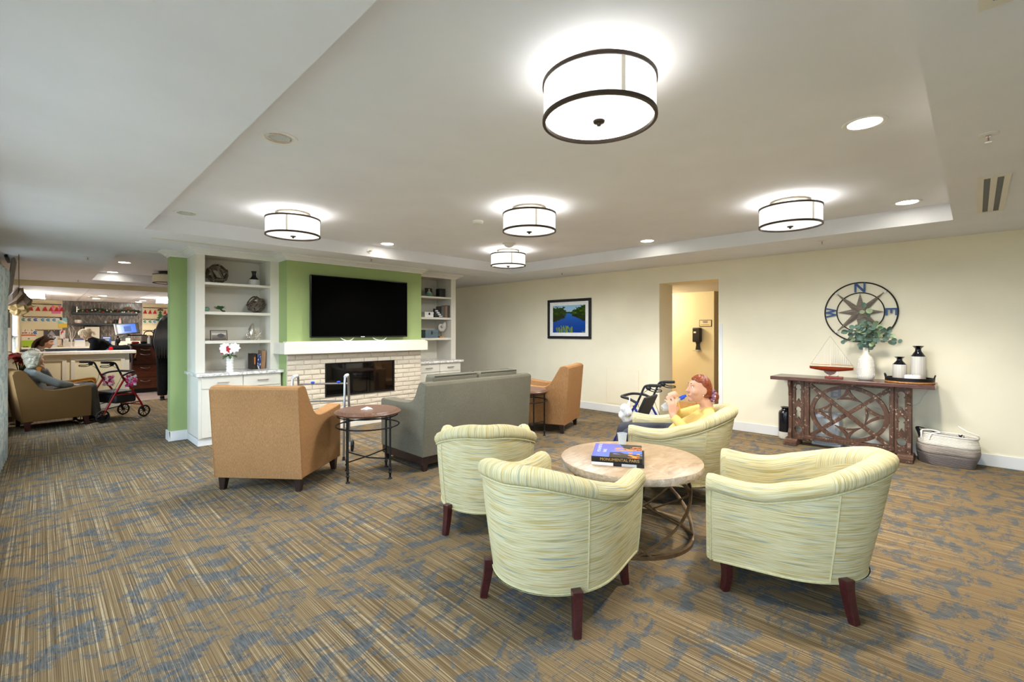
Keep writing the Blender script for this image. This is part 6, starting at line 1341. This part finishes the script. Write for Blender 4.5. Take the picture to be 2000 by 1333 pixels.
def drawers():
    t = thing('drawer_chest', 'dark wooden drawer cabinet with black top and silver pulls by the half wall', 'cabinet', (1.44, 13.45, 0)); w, d = .50, .5
    bx(0, w, .02, d, .09, 1.07).build('carcass', 'drawer_wood', t, False, .003); bx(-.02, w + .95, -.02, d + .02, 1.07, 1.115).build('worktop', 'shelf_slate', t, False, .004); bx(.01, w - .01, .06, d, 0, .09).build('plinth', 'black_plastic', t, False)
    bx(w + .01, w + .93, .02, d, .09, 1.07).build('carcass', 'drawer_wood', t, False, .003)
    for z0, z1 in ((.955, 1.055), (.655, .945), (.355, .645), (.10, .345)):
        r = bx(.015, w - .01, 0, .022, z0, z1).build('drawer', 'drawer_wood', t, False, .005); zm = z1 - .06
        MB().tube(catmull([(.16, 0, zm), (.17, -.03, zm - .005), (.25, -.035, zm - .02), (.33, -.03, zm - .005), (.34, 0, zm)], 4), .008, 8).build('pull', 'chrome', r)
    k = thing('key_bunch', 'bunch of keys hanging on the drawer cabinet', 'keys', (1.50, 13.40, .80), 0); MB().tube([(.0, 0, .0), (0, -.01, .05), (.02, 0, .1)], .008, 6).build('lanyard', 'gold', k)
    for q in range(3): MB().box(-.01, .01, -.01, -.004, -.07, 0, Matrix.Rotation(R(25 * (q - 1)), 4, 'Y')).build('key', 'black_metal', k, False)
    p = thing('handbag', 'taupe patterned handbag on the drawer cabinet', 'bag', (1.80, 13.80, 1.115)); bx(-.16, .16, -.08, .08, 0, .19).build('bag_body', 'purse', p, True, .04, 3); MB().tube(catmull([(-.1, 0, .17), (-.07, -.02, .27), (.05, -.02, .28), (.1, 0, .17)], 5), .01, 8).build('strap', 'black_vinyl', p)
    b = thing('spray_bottle', 'white bottle standing before the taupe handbag', 'bottle', (1.775, 13.60, 1.115)); MB().lathe([(0, 0), (.03, 0), (.032, .12), (.015, .15), (.015, .18), (0, .18)], 16).build('bottle_body', 'ceramic_white', b); MB().lathe([(0, .18), (.017, .18), (.017, .2), (0, .205)], 12).build('cap', 'plate_steel', b)
    for k, (x, mt, lb) in enumerate(((1.515, 'hat_red', 'crumpled red cloth lying on the drawer cabinet'), (1.672, 'black_cloth', 'black cloth lying on the drawer cabinet beside the red one'))):
        c = thing('cloth_bundle', lb, 'cloth', (x, 13.52, 1.115)); m = MB()
        for q in range(6): m.ball((random.uniform(-.038, .038), random.uniform(-.035, .035), .02 + .012 * random.random()), (.038, .035, .02 + .015 * random.random()), 10, 7)
        remesh_obj(m, 'folds', mt, c, .012)
        MB().tube(catmull([(-.05, -.03, .035), (0, -.05, .05), (.05, -.03, .04)], 4), .006, 6).build('hem', 'gold' if k == 0 else 'black_plastic', c)
drawers()
def tablet_cart():
    t = thing('tablet_stand', 'tilted tablet computer with blue screen on an arm above the half wall', 'tablet', (1.31, 13.05, 0)); tl = Matrix.Translation((.02, 0, 1.455)) @ Matrix.Rotation(R(-6), 4, 'Y') @ Matrix.Rotation(R(-28), 4, 'X')
    MB().box(-.20, .20, -.012, .012, -.13, .13, tl).build('tablet_case', 'black_plastic', t, False, .008); MB().box(-.165, .145, -.0145, -.011, -.105, .105, tl).build('screen', 'screen_blue', t, False); MB().box(-.06, .06, -.0155, -.0142, -.075, .055, tl).build('window', 'sign_blue', t, False)
    MB().box(-.215, -.195, -.014, .016, -.135, .135, tl).build('edge_clamp', 'plate_steel', t, False, .004)
    MB().tube(catmull([(.05, .02, 1.36), (.0, .03, 1.30), (-.08, .02, 1.24), (-.14, .0, 1.21)], 4), .03, 10).build('swing_arm', 'heater_white', t); MB().cyl((-.14, 0, .5), (-.14, 0, 1.30), .016).build('pole', 'black_metal', t); MB().ball((-.14, -.01, 1.20), (.045, .04, .07), 12, 8).build('joint', 'black_plastic', t)
    MB().box(.02, .35, -.03, .05, 1.30, 1.325).build('side_tray', 'black_plastic', t, False)
    b = thing('dining_chair', 'chair with a red and black jacket over its back behind the half wall', 'chair', (1.16, 12.72, 0), 90); m = MB(); m.cap((0, -.11, 1.04), (0, .11, 1.04), .07); m.cap((0, -.11, .80), (0, .11, .80), .085); m.cap((0, -.10, 1.04), (0, -.12, .78), .08); m.cap((0, .10, 1.04), (0, .12, .78), .08); remesh_obj(m, 'jacket', 'black_cloth', b, .014)
    m = MB(); m.cap((-.05, .13, 1.04), (-.05, .19, .78), .045, .06); remesh_obj(m, 'jacket_sleeve', 'red_cloth', b, .014)
    bx(.0, .38, -.18, .18, .43, .47).build('seat', 'mahogany', b, False, .008); bx(-.02, .02, -.17, .17, .47, 1.0).build('backrest', 'mahogany', b, False, .008)
    for p in ((.0, -.16), (.0, .16), (.35, -.16), (.35, .16)): bx(p[0] - .018, p[0] + .018, p[1] - .018, p[1] + .018, 0, .44).build('leg', 'mahogany', b, False)
tablet_cart()
def kitchen():
    yb = YK - .001
    struct(bx(.475, 2.39, yb - .012, YK, .93, ZK).build('wall_tile', 'mosaic_tile', smooth=False), 'grey mosaic tile panel')
    struct(MB().box(.455, .475, yb - .016, YK, .93, ZK).build('trim_4', 'mantel_cream', smooth=False)); struct(MB().box(2.39, 2.41, yb - .016, YK, .93, ZK).build('trim_5', 'mantel_cream', smooth=False))
    t = thing('kitchen_worktop', 'white worktop along the tiled kitchen wall', 'worktop', (0, 19.1, .89)); bx(XL + .02, 4.6, -.03, .585, 0, .045).build('slab', 'counter_white', t, False, .004); bx(XL + .02, 4.6, .56, .585, .045, .19).build('upstand', 'counter_white', t, False)
    for k in range(7):
        x0 = -.36 + k * .70; c = thing('kitchen_cabinet', ('first', 'second', 'third', 'fourth', 'fifth', 'sixth', 'seventh')[k] + ' navy kitchen base cabinet from the window wall', 'cabinet', (x0, 19.1, 0), group='navy kitchen cabinets'); bx(.004, .696, .02, .58, .09, .888).build('carcass', 'cab_navy', c, False); bx(.01, .69, .05, .58, 0, .09).build('plinth', 'black_plastic', c, False)
        for z0, z1, nm in ((.70, .88, 'drawer'), (.10, .69, 'door')):
            d = bx(.012, .688, 0, .021, z0, z1).build(nm, 'cab_navy', c, False, .004); MB().tube([(.27, 0, z1 - .07), (.27, -.03, z1 - .07), (.43, -.03, z1 - .07), (.43, 0, z1 - .07)], .010, 8).build('handle', 'gold', d)
    for x0, x1, z, lb in ((.68, 2.25, 1.93, 'upper slate wall shelf with the Christmas garland'), (.69, 1.99, 1.60, 'lower slate wall shelf with small ornaments')):
        s = thing('wall_shelf', lb, 'shelf', (x0, yb - .012, z)); bx(0, x1 - x0, -.20, 0, 0, .05).build('board', 'shelf_slate', s, False, .004); bx(.02, x1 - x0 - .02, -.18, -.005, -.012, 0).build('light_strip', 'shelf_slate', s, False)
    rr = random.Random(8)
    g = thing('christmas_garland', 'evergreen garland with baubles along the upper kitchen shelf', 'garland', (.68, 19.52, 1.982)); n = MB()
    for k in range(420): x = .19 + 1.41 * rr.random(); b = Vector((x, rr.gauss(0, .03), .03 + .05 * rr.random() + (.05 * rr.random() if .55 < (x % .75) else 0))); d = Vector((rr.gauss(0, 1), rr.gauss(-.4, .5), abs(rr.gauss(.2, .5)))).normalized(); leaf(n, b, d, (0, -1, .3), .075, .02, .2)
    o = n.build('needles', 'leaf_dark', g, False); o['kind'] = 'stuff'
    for k in range(16): MB().ball((.16 + .09 * k + rr.uniform(-.03, .03), -.10, .02 + .07 * rr.random()), .022, 10, 7).build('bauble', ('ceramic_white', 'gold', 'hat_red', 'ceramic_white')[k % 4], g)
    m = MB()
    for k in range(10): leaf(m, (1.33, -.05, .12), (cos(k * .7), -.2, abs(sin(k * .7)) + .3), (0, -1, 0), .13, .05, .2)
    m.build('brown_bow', 'paper_brown', g)
    for x, mt, h, w, lb, y in ((.72, 'box_dark', .19, .07, 'dark box standing at the end of the garland', 19.6), (.79, 'silver_leaf', .17, .055, 'silver canister standing between the dark box and the garland', 19.58)):
        t = thing('canister', lb, 'canister', (x, y - .02, 1.98)); (MB().lathe([(0, 0), (w / 2, 0), (w / 2, h), (0, h)], 20) if mt == 'silver_leaf' else bx(-w / 2, w / 2, -.05, .05, 0, h)).build('body', mt, t); MB().lathe([(0, h), (w * .4, h), (w * .3, h + .012), (0, h + .014)], 16).build('lid', mt, t)
    def smalls(name, lab, cat, x, parts, z=1.65, y=19.58):
        t = thing(name, lab, cat, (x, y, z))
        for nm, mt, pf in parts: MB().lathe(pf, 16).build(nm, mt, t)
    smalls('salt_lamp', 'white rounded warmer on the lower kitchen shelf', 'warmer', .82, [('dome', 'ceramic_white', [(0, .03), (.085, .03), (.09, .06), (.075, .10), (0, .11)]), ('foot', 'petal_pale', [(0, 0), (.08, 0), (.085, .03), (0, .03)])])
    smalls('glass_jar', 'small clear jar on the lower kitchen shelf', 'jar', 1.46, [('jar', 'plate_steel', [(0, 0), (.03, 0), (.03, .06), (.02, .075), (0, .075)]), ('knob', 'plate_steel', [(0, .075), (.01, .08), (0, .09)])])
    smalls('round_ornament', 'small tan round ornament on the lower kitchen shelf', 'ornament', 1.58, [('ball', 'book_tan', [(0, 0), (.03, .005), (.045, .04), (.03, .075), (0, .08)]), ('stopper', 'gold', [(0, .08), (.012, .08), (0, .095)])])
    smalls('dark_mug', 'dark mug on the lower kitchen shelf', 'mug', 1.70, [('cup', 'box_dark', [(0, 0), (.035, 0), (.04, .12), (.034, .12), (.03, .01), (0, .01)]), ('base', 'black_plastic', [(0, -.0), (.036, 0), (.036, .006), (0, .006)])])
    smalls('pale_figurine', 'pale upright figurine beside the dark mug', 'figurine', 1.805, [('figure', 'petal_pale', [(0, 0), (.045, 0), (.04, .08), (.02, .14), (.03, .18), (0, .21)]), ('plinth', 'ceramic_white', [(0, 0), (.05, 0), (.05, .012), (0, .012)])])
    t = thing('paper_towel_dispenser', 'large beige dispenser with dark frame on the tiled wall', 'dispenser', (1.14, yb - .012, 1.13)); bx(-.20, .20, -.1, 0, 0, .44).build('housing', 'box_dark', t, True, .03, 3); bx(-.17, .175, -.115, -.095, 0, .41).build('front_door', 'mantel_cream', t, True, .012, 2); MB().tube([(-.06, -.12, .26), (0, -.13, .25), (.06, -.12, .26)], .010, 8).build('handle', 'plate_steel', t)
    t = thing('counter_sign', 'blue sign with white lettering standing on the kitchen worktop', 'sign', (1.475, 19.45, .935)); t.rotation_euler = (R(-6), 0, 0); bx(-.11, .11, 0, .01, .09, .30).build('board', 'sign_blue', t, False)
    bx(-.10, .10, 0, .06, 0, .095).build('foot', 'sign_blue', t, False)
    for z, w, h in ((.245, .085, .028), (.195, .07, .01), (.178, .06, .008), (.13, .02, .02)): bx(-w, w, -.003, .0005, z, z + h).build('lettering', 'paper_white', t, False)
    t = thing('notice_holder', 'white paper notice with blue header standing on the worktop', 'sign', (.86, 19.4, .935)); bx(-.13, .11, 0, .01, 0, .24).build('sheet', 'paper_white', t, False); bx(-.12, .10, -.003, .001, .20, .235).build('header', 'sign_blue', t, False)
    t = thing('white_twig_tree', 'white twig tree ornament on the kitchen worktop', 'ornament', (.66, 19.3, .935)); MB().lathe([(0, 0), (.05, 0), (.04, .02), (.012, .04), (0, .06)], 16).build('base', 'ceramic_white', t)
    for k in range(7): a = rr.uniform(-.6, .6); MB().tube(catmull([(0, 0, .03), (.03 * a, 0, .2), (.12 * a + .03 * rr.random(), .02, .36 + .05 * k * rr.random()), (.10 * a - .04 * rr.random(), 0, .55 + .03 * k * rr.random())], 4), [.008 - .0005 * q for q in range(13)], 6).build('twig', 'ceramic_white', t)
    t = thing('kitchen_faucet', 'small chrome faucet at the kitchen worktop', 'faucet', (.42, 19.25, .935)); MB().tube(catmull([(0, 0, 0), (0, 0, .06), (0, -.03, .085), (0, -.10, .075)], 4), .013, 8).build('spout', 'chrome', t); MB().tube([(-.07, 0, .03), (.07, 0, .03)], .011, 8).build('handle_bar', 'gold', t)
    for x, z, lb in ((.55, 1.05, 'white outlet plate on the tile beside the papers'), (2.02, 1.05, 'white outlet plate on the tile near the tablet')):
        t = thing('outlet_plate', lb, 'outlet', (x, yb - .012, z)); bx(-.06, .06, -.012, 0, 0, .13).build('plate', 'paper_white', t, False, .003); bx(-.025, .025, -.015, -.011, .03, .10).build('switch', 'trim_white', t, False)
    t = thing('soap_bottle', 'slim dark soap bottle on the worktop before the tile', 'bottle', (1.70, 19.4, .935)); MB().lathe([(0, 0), (.03, 0), (.03, .13), (.01, .15), (.01, .19), (0, .19)], 14).build('bottle_body', 'box_dark', t); MB().tube([(0, 0, .18), (0, 0, .215), (-.04, 0, .215)], .006, 6).build('pump', 'chrome', t)
    # clip rails with crafts on both sides of the tile
    for i, (x0, x1, zs) in enumerate(((-.36, .455, (2.205, 1.82, 1.435)), (2.41, 3.6, (2.19, 1.80, 1.425)))):
        for k, z in enumerate(zs):
            s = thing('clip_rail', ('top', 'middle', 'lowest')[k] + ' dark display rail on the cream wall ' + ('beside the window' if i == 0 else 'past the tile, behind the standing person'), 'rail', (x0, yb, z)); bx(0, x1 - x0, -.02, 0, -.012, .012).build('rail_bar', 'book_brown', s, False); bx(0, x1 - x0, -.008, 0, .012, .022).build('rail_back', 'mantel_cream', s, False)
            for q in range(int((x1 - x0) / .12)): bx(.05 + .12 * q, .066 + .12 * q, -.03, -.018, -.03, .03).build('clip', 'gold', s, False)
    def hat(x, z, w, tilt, lb):
        t = thing('paper_santa_hat', lb, 'decoration', (x, yb - .03, z), group='red paper hats on the clip rails'); MB().prism([(-w / 2, -.14), (w / 2, -.14 + tilt), (.01, .0)], -.006, 0).build('hat', 'hat_red', t, False); MB().ball((.005, -.004, .0), (.016, .008, .016), 8, 6).build('pompom', 'ceramic_white', t)
    for k, x in enumerate((-.19, -.05, .10, .22, .345, .455)): hat(x, 2.145, .10 + .012 * (k % 3), 0, ('first', 'second', 'third', 'fourth', 'fifth', 'sixth', 'seventh')[k] + ' red paper hat from the window on the top rail beside it')
    for k, x in enumerate((2.46, 2.59, 2.72, 3.0, 3.14)): hat(x, 2.13, .11 - .012 * (k % 2), 0, ('first', 'second', 'third', 'fourth', 'fifth', 'sixth', 'seventh')[k] + ' red paper hat from the tile on the rail past it')
    def ornament(x, z, mt, lb):
        t = thing('paper_ornament', lb, 'decoration', (x, yb - .03, z), group='round paper ornaments on the clip rails'); MB().cyl((0, -.004, -.06), (0, 0, -.06), .062, n=24).build('disc', 'orn_white', t)
        for q in range(7): a = q * .9; MB().ball((.034 * cos(a) * (q > 0), -.006, -.06 + .034 * sin(a) * (q > 0)), (.016, .004, .016), 8, 5).build('dot', mt, t)
    for k, (x, mt) in enumerate(zip((-.36, -.24, -.115, .035, .15, .28), ('orn_green', 'book_grey', 'sign_blue', 'orn_blue', 'orn_blue', 'orn_blue'))): ornament(x + .02, 1.80, mt, ('first', 'second', 'third', 'fourth', 'fifth', 'sixth', 'seventh')[k] + ' round paper ornament from the window on the middle rail beside it')
    ornament(-.10, 1.42, 'sign_blue', 'round blue paper ornament on the lowest rail beside the window')
    for k, (x, mt) in enumerate(zip((2.46, 2.60, 2.72, 2.86), ('orn_green', 'orn_green', 'orn_blue', 'orn_blue'))): ornament(x, 1.785, mt, ('first', 'second', 'third', 'fourth', 'fifth', 'sixth', 'seventh')[k] + ' round paper ornament from the tile on the middle rail past it')
    def art(name, x, z, w, h, fn, lb, tilt=0, nx=24): 
        t = thing(name, lb, 'artwork', (x, yb - .027 if z > .94 else 19.653, z)); t.rotation_euler = (0, R(tilt), 0); bx(0, w, .002, .006, 0, h).build('sheet', 'paper_white', t, False); grid_print('painted_face', w, h, nx, nx, fn, t)
    art('childs_painting', .24, 1.93, .20, .25, lambda u, v: (.92, .72, .25) if abs(u - .5) < .3 * abs(sin(v * 7 + u * 3)) and v > .35 else (.90, .42, .62), 'pink and yellow painting behind the red hats')
    art('childs_painting', .385, 1.50, .20, .30, lambda u, v: (.92, .78, .25) if v < .45 else ((.12, .12, .12) if abs(u - .35) < .14 and v > .75 else ((.95, .92, .85) if abs(v - .9 + u * .5) < .1 else (.55, .82, .85))), 'blue and yellow painting hanging beside the tile', -3)
    art('childs_painting', .07, 1.26, .34, .17, lambda u, v: (.62, .60, .63) if abs(u - .5) < .28 * (1 - v) else (.26, .23, .25), 'dark painting with a grey triangle on the lowest rail')
    art('childs_painting', .42, 1.16, .12, .27, lambda u, v: (.85, .1, .25) if vnoise(u * 4, v * 5, 11) > .62 else (.97, .95, .93), 'white card with red flowers beside the tile', 0, 20)
    art('poster_sheet', -.37, 1.32, .26, .16, lambda u, v: (.93, .88, .80) if v > .75 or vnoise(u * 9, v * 5, 4) < .62 else (.55, .12, .15), 'cream poster with red script on the lowest rail')
    art('poster_sheet', -.385, 1.10, .30, .20, lambda u, v: (.90, .42, .22) if v > .82 else ((.3, .6, .5) if abs(u - .5) < .06 and abs(v - .4) < .1 else (.95, .90, .82)), 'cream poster with orange header above the lime one')
    art('poster_sheet', -.375, .935, .26, .20, lambda u, v: (.72, .85, .18) if vnoise(u * 7, v * 3, 6) > .35 else (.3, .3, .1), 'lime green poster lowest of the stack by the window')
    art('poster_sheet', .18, .935, .18, .30, lambda u, v: (.16, .3, .6) if .82 < v < .92 and .15 < u < .85 else ((.8, .82, .84) if int(v * 22) % 3 == 0 and v < .75 else (.96, .96, .96)), 'white notice with blue heading beside the framed paper')
    art('framed_notice', .37, .935, .11, .24, lambda u, v: (.22, .16, .12) if u > .82 or v < .08 or v > .94 else (.94, .86, .78), 'dark framed notice beside the white paper notice')
    t = thing('paper_tree', 'green paper Christmas tree with brown bow hanging on the top rail past the tile', 'decoration', (2.87, yb - .04, 2.11))
    for k in range(4): MB().prism([(-.05 - .028 * k, -.10 - .085 * k), (.05 + .028 * k, -.10 - .085 * k), (.0, .0 - .075 * k)], -.006 - .002 * k, -.002 * k).build('tier', 'green_tree', t, False)
    m = MB(); 
    for k in range(5): leaf(m, (0, -.02, .0), (cos(k * .75 + .1), -.2, sin(k * .75 + .1) * .6), (0, -1, 0), .09, .05, .2)
    m.build('bow', 'paper_brown', t)
    # ceiling lights of the kitchen
    for x, y, lb in ((-.07, 16.06, 'square crystal-edged ceiling light nearer the window'), (2.45, 16.24, 'square crystal-edged ceiling light nearer the partition')):
        t = thing('square_ceiling_light', lb, 'ceiling light', (x, y, ZK), group='square kitchen ceiling lights'); bx(-.15, .15, -.15, .15, -.13, -.015).build('glass_box', 'panel_lit', t, False, .01); bx(-.17, .17, -.17, .17, -.018, 0).build('canopy', 'chrome', t, False)
        for sx in (-1, 1):
            for sy in (-1, 1): MB().cyl((sx * .155, sy * .155, -.14), (sx * .155, sy * .155, -.01), .012, n=8).build('corner_rod', 'chrome', t)
    for x, y, lb in ((1.15, 16.2, 'kitchen downlight beside the air vent, nearer the bulkhead'), (1.12, 17.7, 'kitchen downlight beside the air vent, nearer the tile'), (2.2, 18.0, 'kitchen downlight above the tile edge'), (2.2, 18.9, 'kitchen downlight closest to the tiled wall')): 
        t = thing('downlight', lb, 'downlight', (x, y, ZK), group='recessed downlights'); MB().lathe([(.078, .002), (.082, -.004), (.105, -.005), (.108, .001)], 24).build('trim_ring', 'trim_white', t); MB().lathe([(0, -.002), (.08, -.002), (.08, .001), (0, .001)], 20).build('lens', 'downlight_lit', t)
        l = bpy.data.lights.new('spot', 'SPOT'); l.energy = 24; l.spot_size = R(120); l.spot_blend = .8; l.color = (1, .92, .8); o = bpy.data.objects.new('spot', l); COL.objects.link(o); o.parent = t; o.location = (0, 0, -.02)
    t = thing('air_return', 'white air vent in the kitchen ceiling', 'vent', (1.2, 16.9, ZK)); bx(-.3, .3, -.3, .3, -.012, .0).build('frame', 'trim_white', t, False)
    for k in range(5): bx(-.25, .25, -.24 + .1 * k, -.19 + .1 * k, -.016, -.011).build('slot', 'jamb_grey', t, False)
kitchen()
def curtain():
    t = thing('curtain', 'pale blue leaf-print curtain panel at the window', 'curtain', (XL + .02, 7.15, 0)); n = 60; vs = []
    for z in (.01, .6, 1.2, 1.75, 1.98, 2.06):
        for k in range(n + 1):
            u = k / n; sp = 1.0 if z < 1.9 else 1.04; vs.append((.072 + .030 * sin(u * 2 * pi * 7) + (.03 * u if z < 1.9 else .045 * u), (u - .5) * 1.02 * sp, z))
    fs = [(j * (n + 1) + i, j * (n + 1) + i + 1, (j + 1) * (n + 1) + i + 1, (j + 1) * (n + 1) + i) for j in range(5) for i in range(n)]
    o = MB().add(vs, fs).build('panel', 'curtain_print', t, ang=80); sd = o.modifiers.new('s', 'SOLIDIFY'); sd.thickness = .003
    r = thing('curtain_rod', 'dark curtain rod with ball finial above the leaf-print curtain', 'curtain rod', (XL + .09, 6.0, 2.10)); MB().cyl((0, -1.6, 0), (0, 1.68, 0), .014).build('rod', 'black_metal', r); MB().ball((0, 1.70, 0), .034, 14, 10).build('finial', 'black_metal', r); MB().cyl((-.09, 1.55, 0), (0, 1.55, 0), .010).build('bracket', 'black_metal', r)
    # brown paper decoration hanging in the next window
    b = thing('paper_decoration', 'crumpled brown paper lantern hanging between the curtain and the kitchen window', 'decoration', (-.20, 9.05, 1.80)); rr = random.Random(3)
    for mt, z0, z1, r0, r1, nm in (('paper_brown', -.06, .17, .135, .03, 'upper_folds'), ('paper_tan', -.19, -.05, .04, .13, 'lower_folds')):
        m = MB(); nn = 11; rows = [[((r0 + (r1 - r0) * q / 3) * (1 + .22 * (1 if (k + q) % 2 else -1) + .1 * rr.random()) * cos(2 * pi * k / nn), (r0 + (r1 - r0) * q / 3) * (1 + .2 * (1 if (k + q) % 2 else -1)) * sin(2 * pi * k / nn), z0 + (z1 - z0) * q / 3 + rr.uniform(-.015, .015)) for k in range(nn)] for q in range(4)]
        m.add([p for r_ in rows for p in r_], [(q * nn + k, q * nn + (k + 1) % nn, (q + 1) * nn + (k + 1) % nn, (q + 1) * nn + k) for q in range(3) for k in range(nn)] + [tuple(range(nn)), tuple(3 * nn + k for k in range(nn))]).build(nm, mt, b, False)
    MB().cyl((0, 0, .15), (-.0, 0, ZC - 1.80), .004, n=6).build('string', 'paper_brown', b)
    t = thing('burlap_curtain', 'grey burlap curtain edge behind the brown paper lantern', 'curtain', (XL + .03, 9.55, 0)); vs = []
    for z in (1.45, 1.8, ZC - .03):
        for k in range(25): u = k / 24; vs.append((.05 + .02 * sin(u * 25) + (.06 if z > 2 else .0), (u - .5) * (.5 + .25 * (z - 1.45)), z))
    o = MB().add(vs, [(j * 25 + i, j * 25 + i + 1, (j + 1) * 25 + i + 1, (j + 1) * 25 + i) for j in range(2) for i in range(24)]).build('cloth', 'basket_taupe', t, ang=80); sd = o.modifiers.new('s', 'SOLIDIFY'); sd.thickness = .004
    MB().cyl((.05, -.4, ZC - .02), (.05, .4, ZC - .02), .018).build('rod', 'black_metal', t)
    # blinds of the kitchen window
    s = thing('window_blind', 'white slatted blind at the kitchen window', 'blind', (XL + .03, 14.5, 0))
    for k in range(34): MB().box(-.02, .02, -.9, .9, -.0015, .0015, Matrix.Translation((.0, 0, 1.05 + .032 * k)) @ Matrix.Rotation(R(40), 4, 'Y')).build('slat', 'paper_white', s, False)
    bx(-.025, .025, -.92, .92, 2.13, 2.18).build('head_rail', 'paper_white', s, False)
    # poinsettia on a small stand behind the gold chair
    p = thing('poinsettia_plant', 'dark red poinsettia behind the gold armchair', 'plant', (-.22, 10.27, .62)); rr = random.Random(6)
    for k in range(22):
        c = Vector((rr.uniform(-.09, .20), rr.uniform(-.16, .14), .36 + rr.uniform(-.09, .10))); f = MB()
        for q in range(7): a = 2 * pi * q / 7 + k; leaf(f, c, (cos(a), sin(a), rr.gauss(.1, .3)), (0, 0, 1), .095, .06, .35)
        f.build('bract', 'petal_red' if k % 4 else 'wine', p); MB().tube([(0, 0, .12), c], .004, 5).build('stem', 'leaf_dark', p)
    MB().lathe([(0, 0), (.08, 0), (.105, .14), (.11, .145), (.1, .14), (.07, .02), (0, .02)], 24).build('pot', 'gold', p)
    q = thing('plant_stand', 'small round stand under the poinsettia', 'stand', (-.20, 10.27, 0)); MB().lathe([(0, .59), (.15, .59), (.155, .605), (.15, .62), (0, .62)], 28).build('top', 'espresso', q); MB().lathe([(0, 0), (.13, 0), (.12, .02), (.025, .05), (.022, .59), (0, .59)], 20).build('pedestal', 'espresso', q)
curtain()

# the corridor is lit from a ceiling lamp hidden behind the wall beside the opening
l = bpy.data.lights.new('corridor_lamp_offscreen', 'POINT'); l.energy = 20; l.color = (1, .84, .58); l.shadow_soft_size = .1
o = bpy.data.objects.new('corridor_lamp_offscreen', l); COL.objects.link(o); o.location = (8.3, 4.75, 2.08)
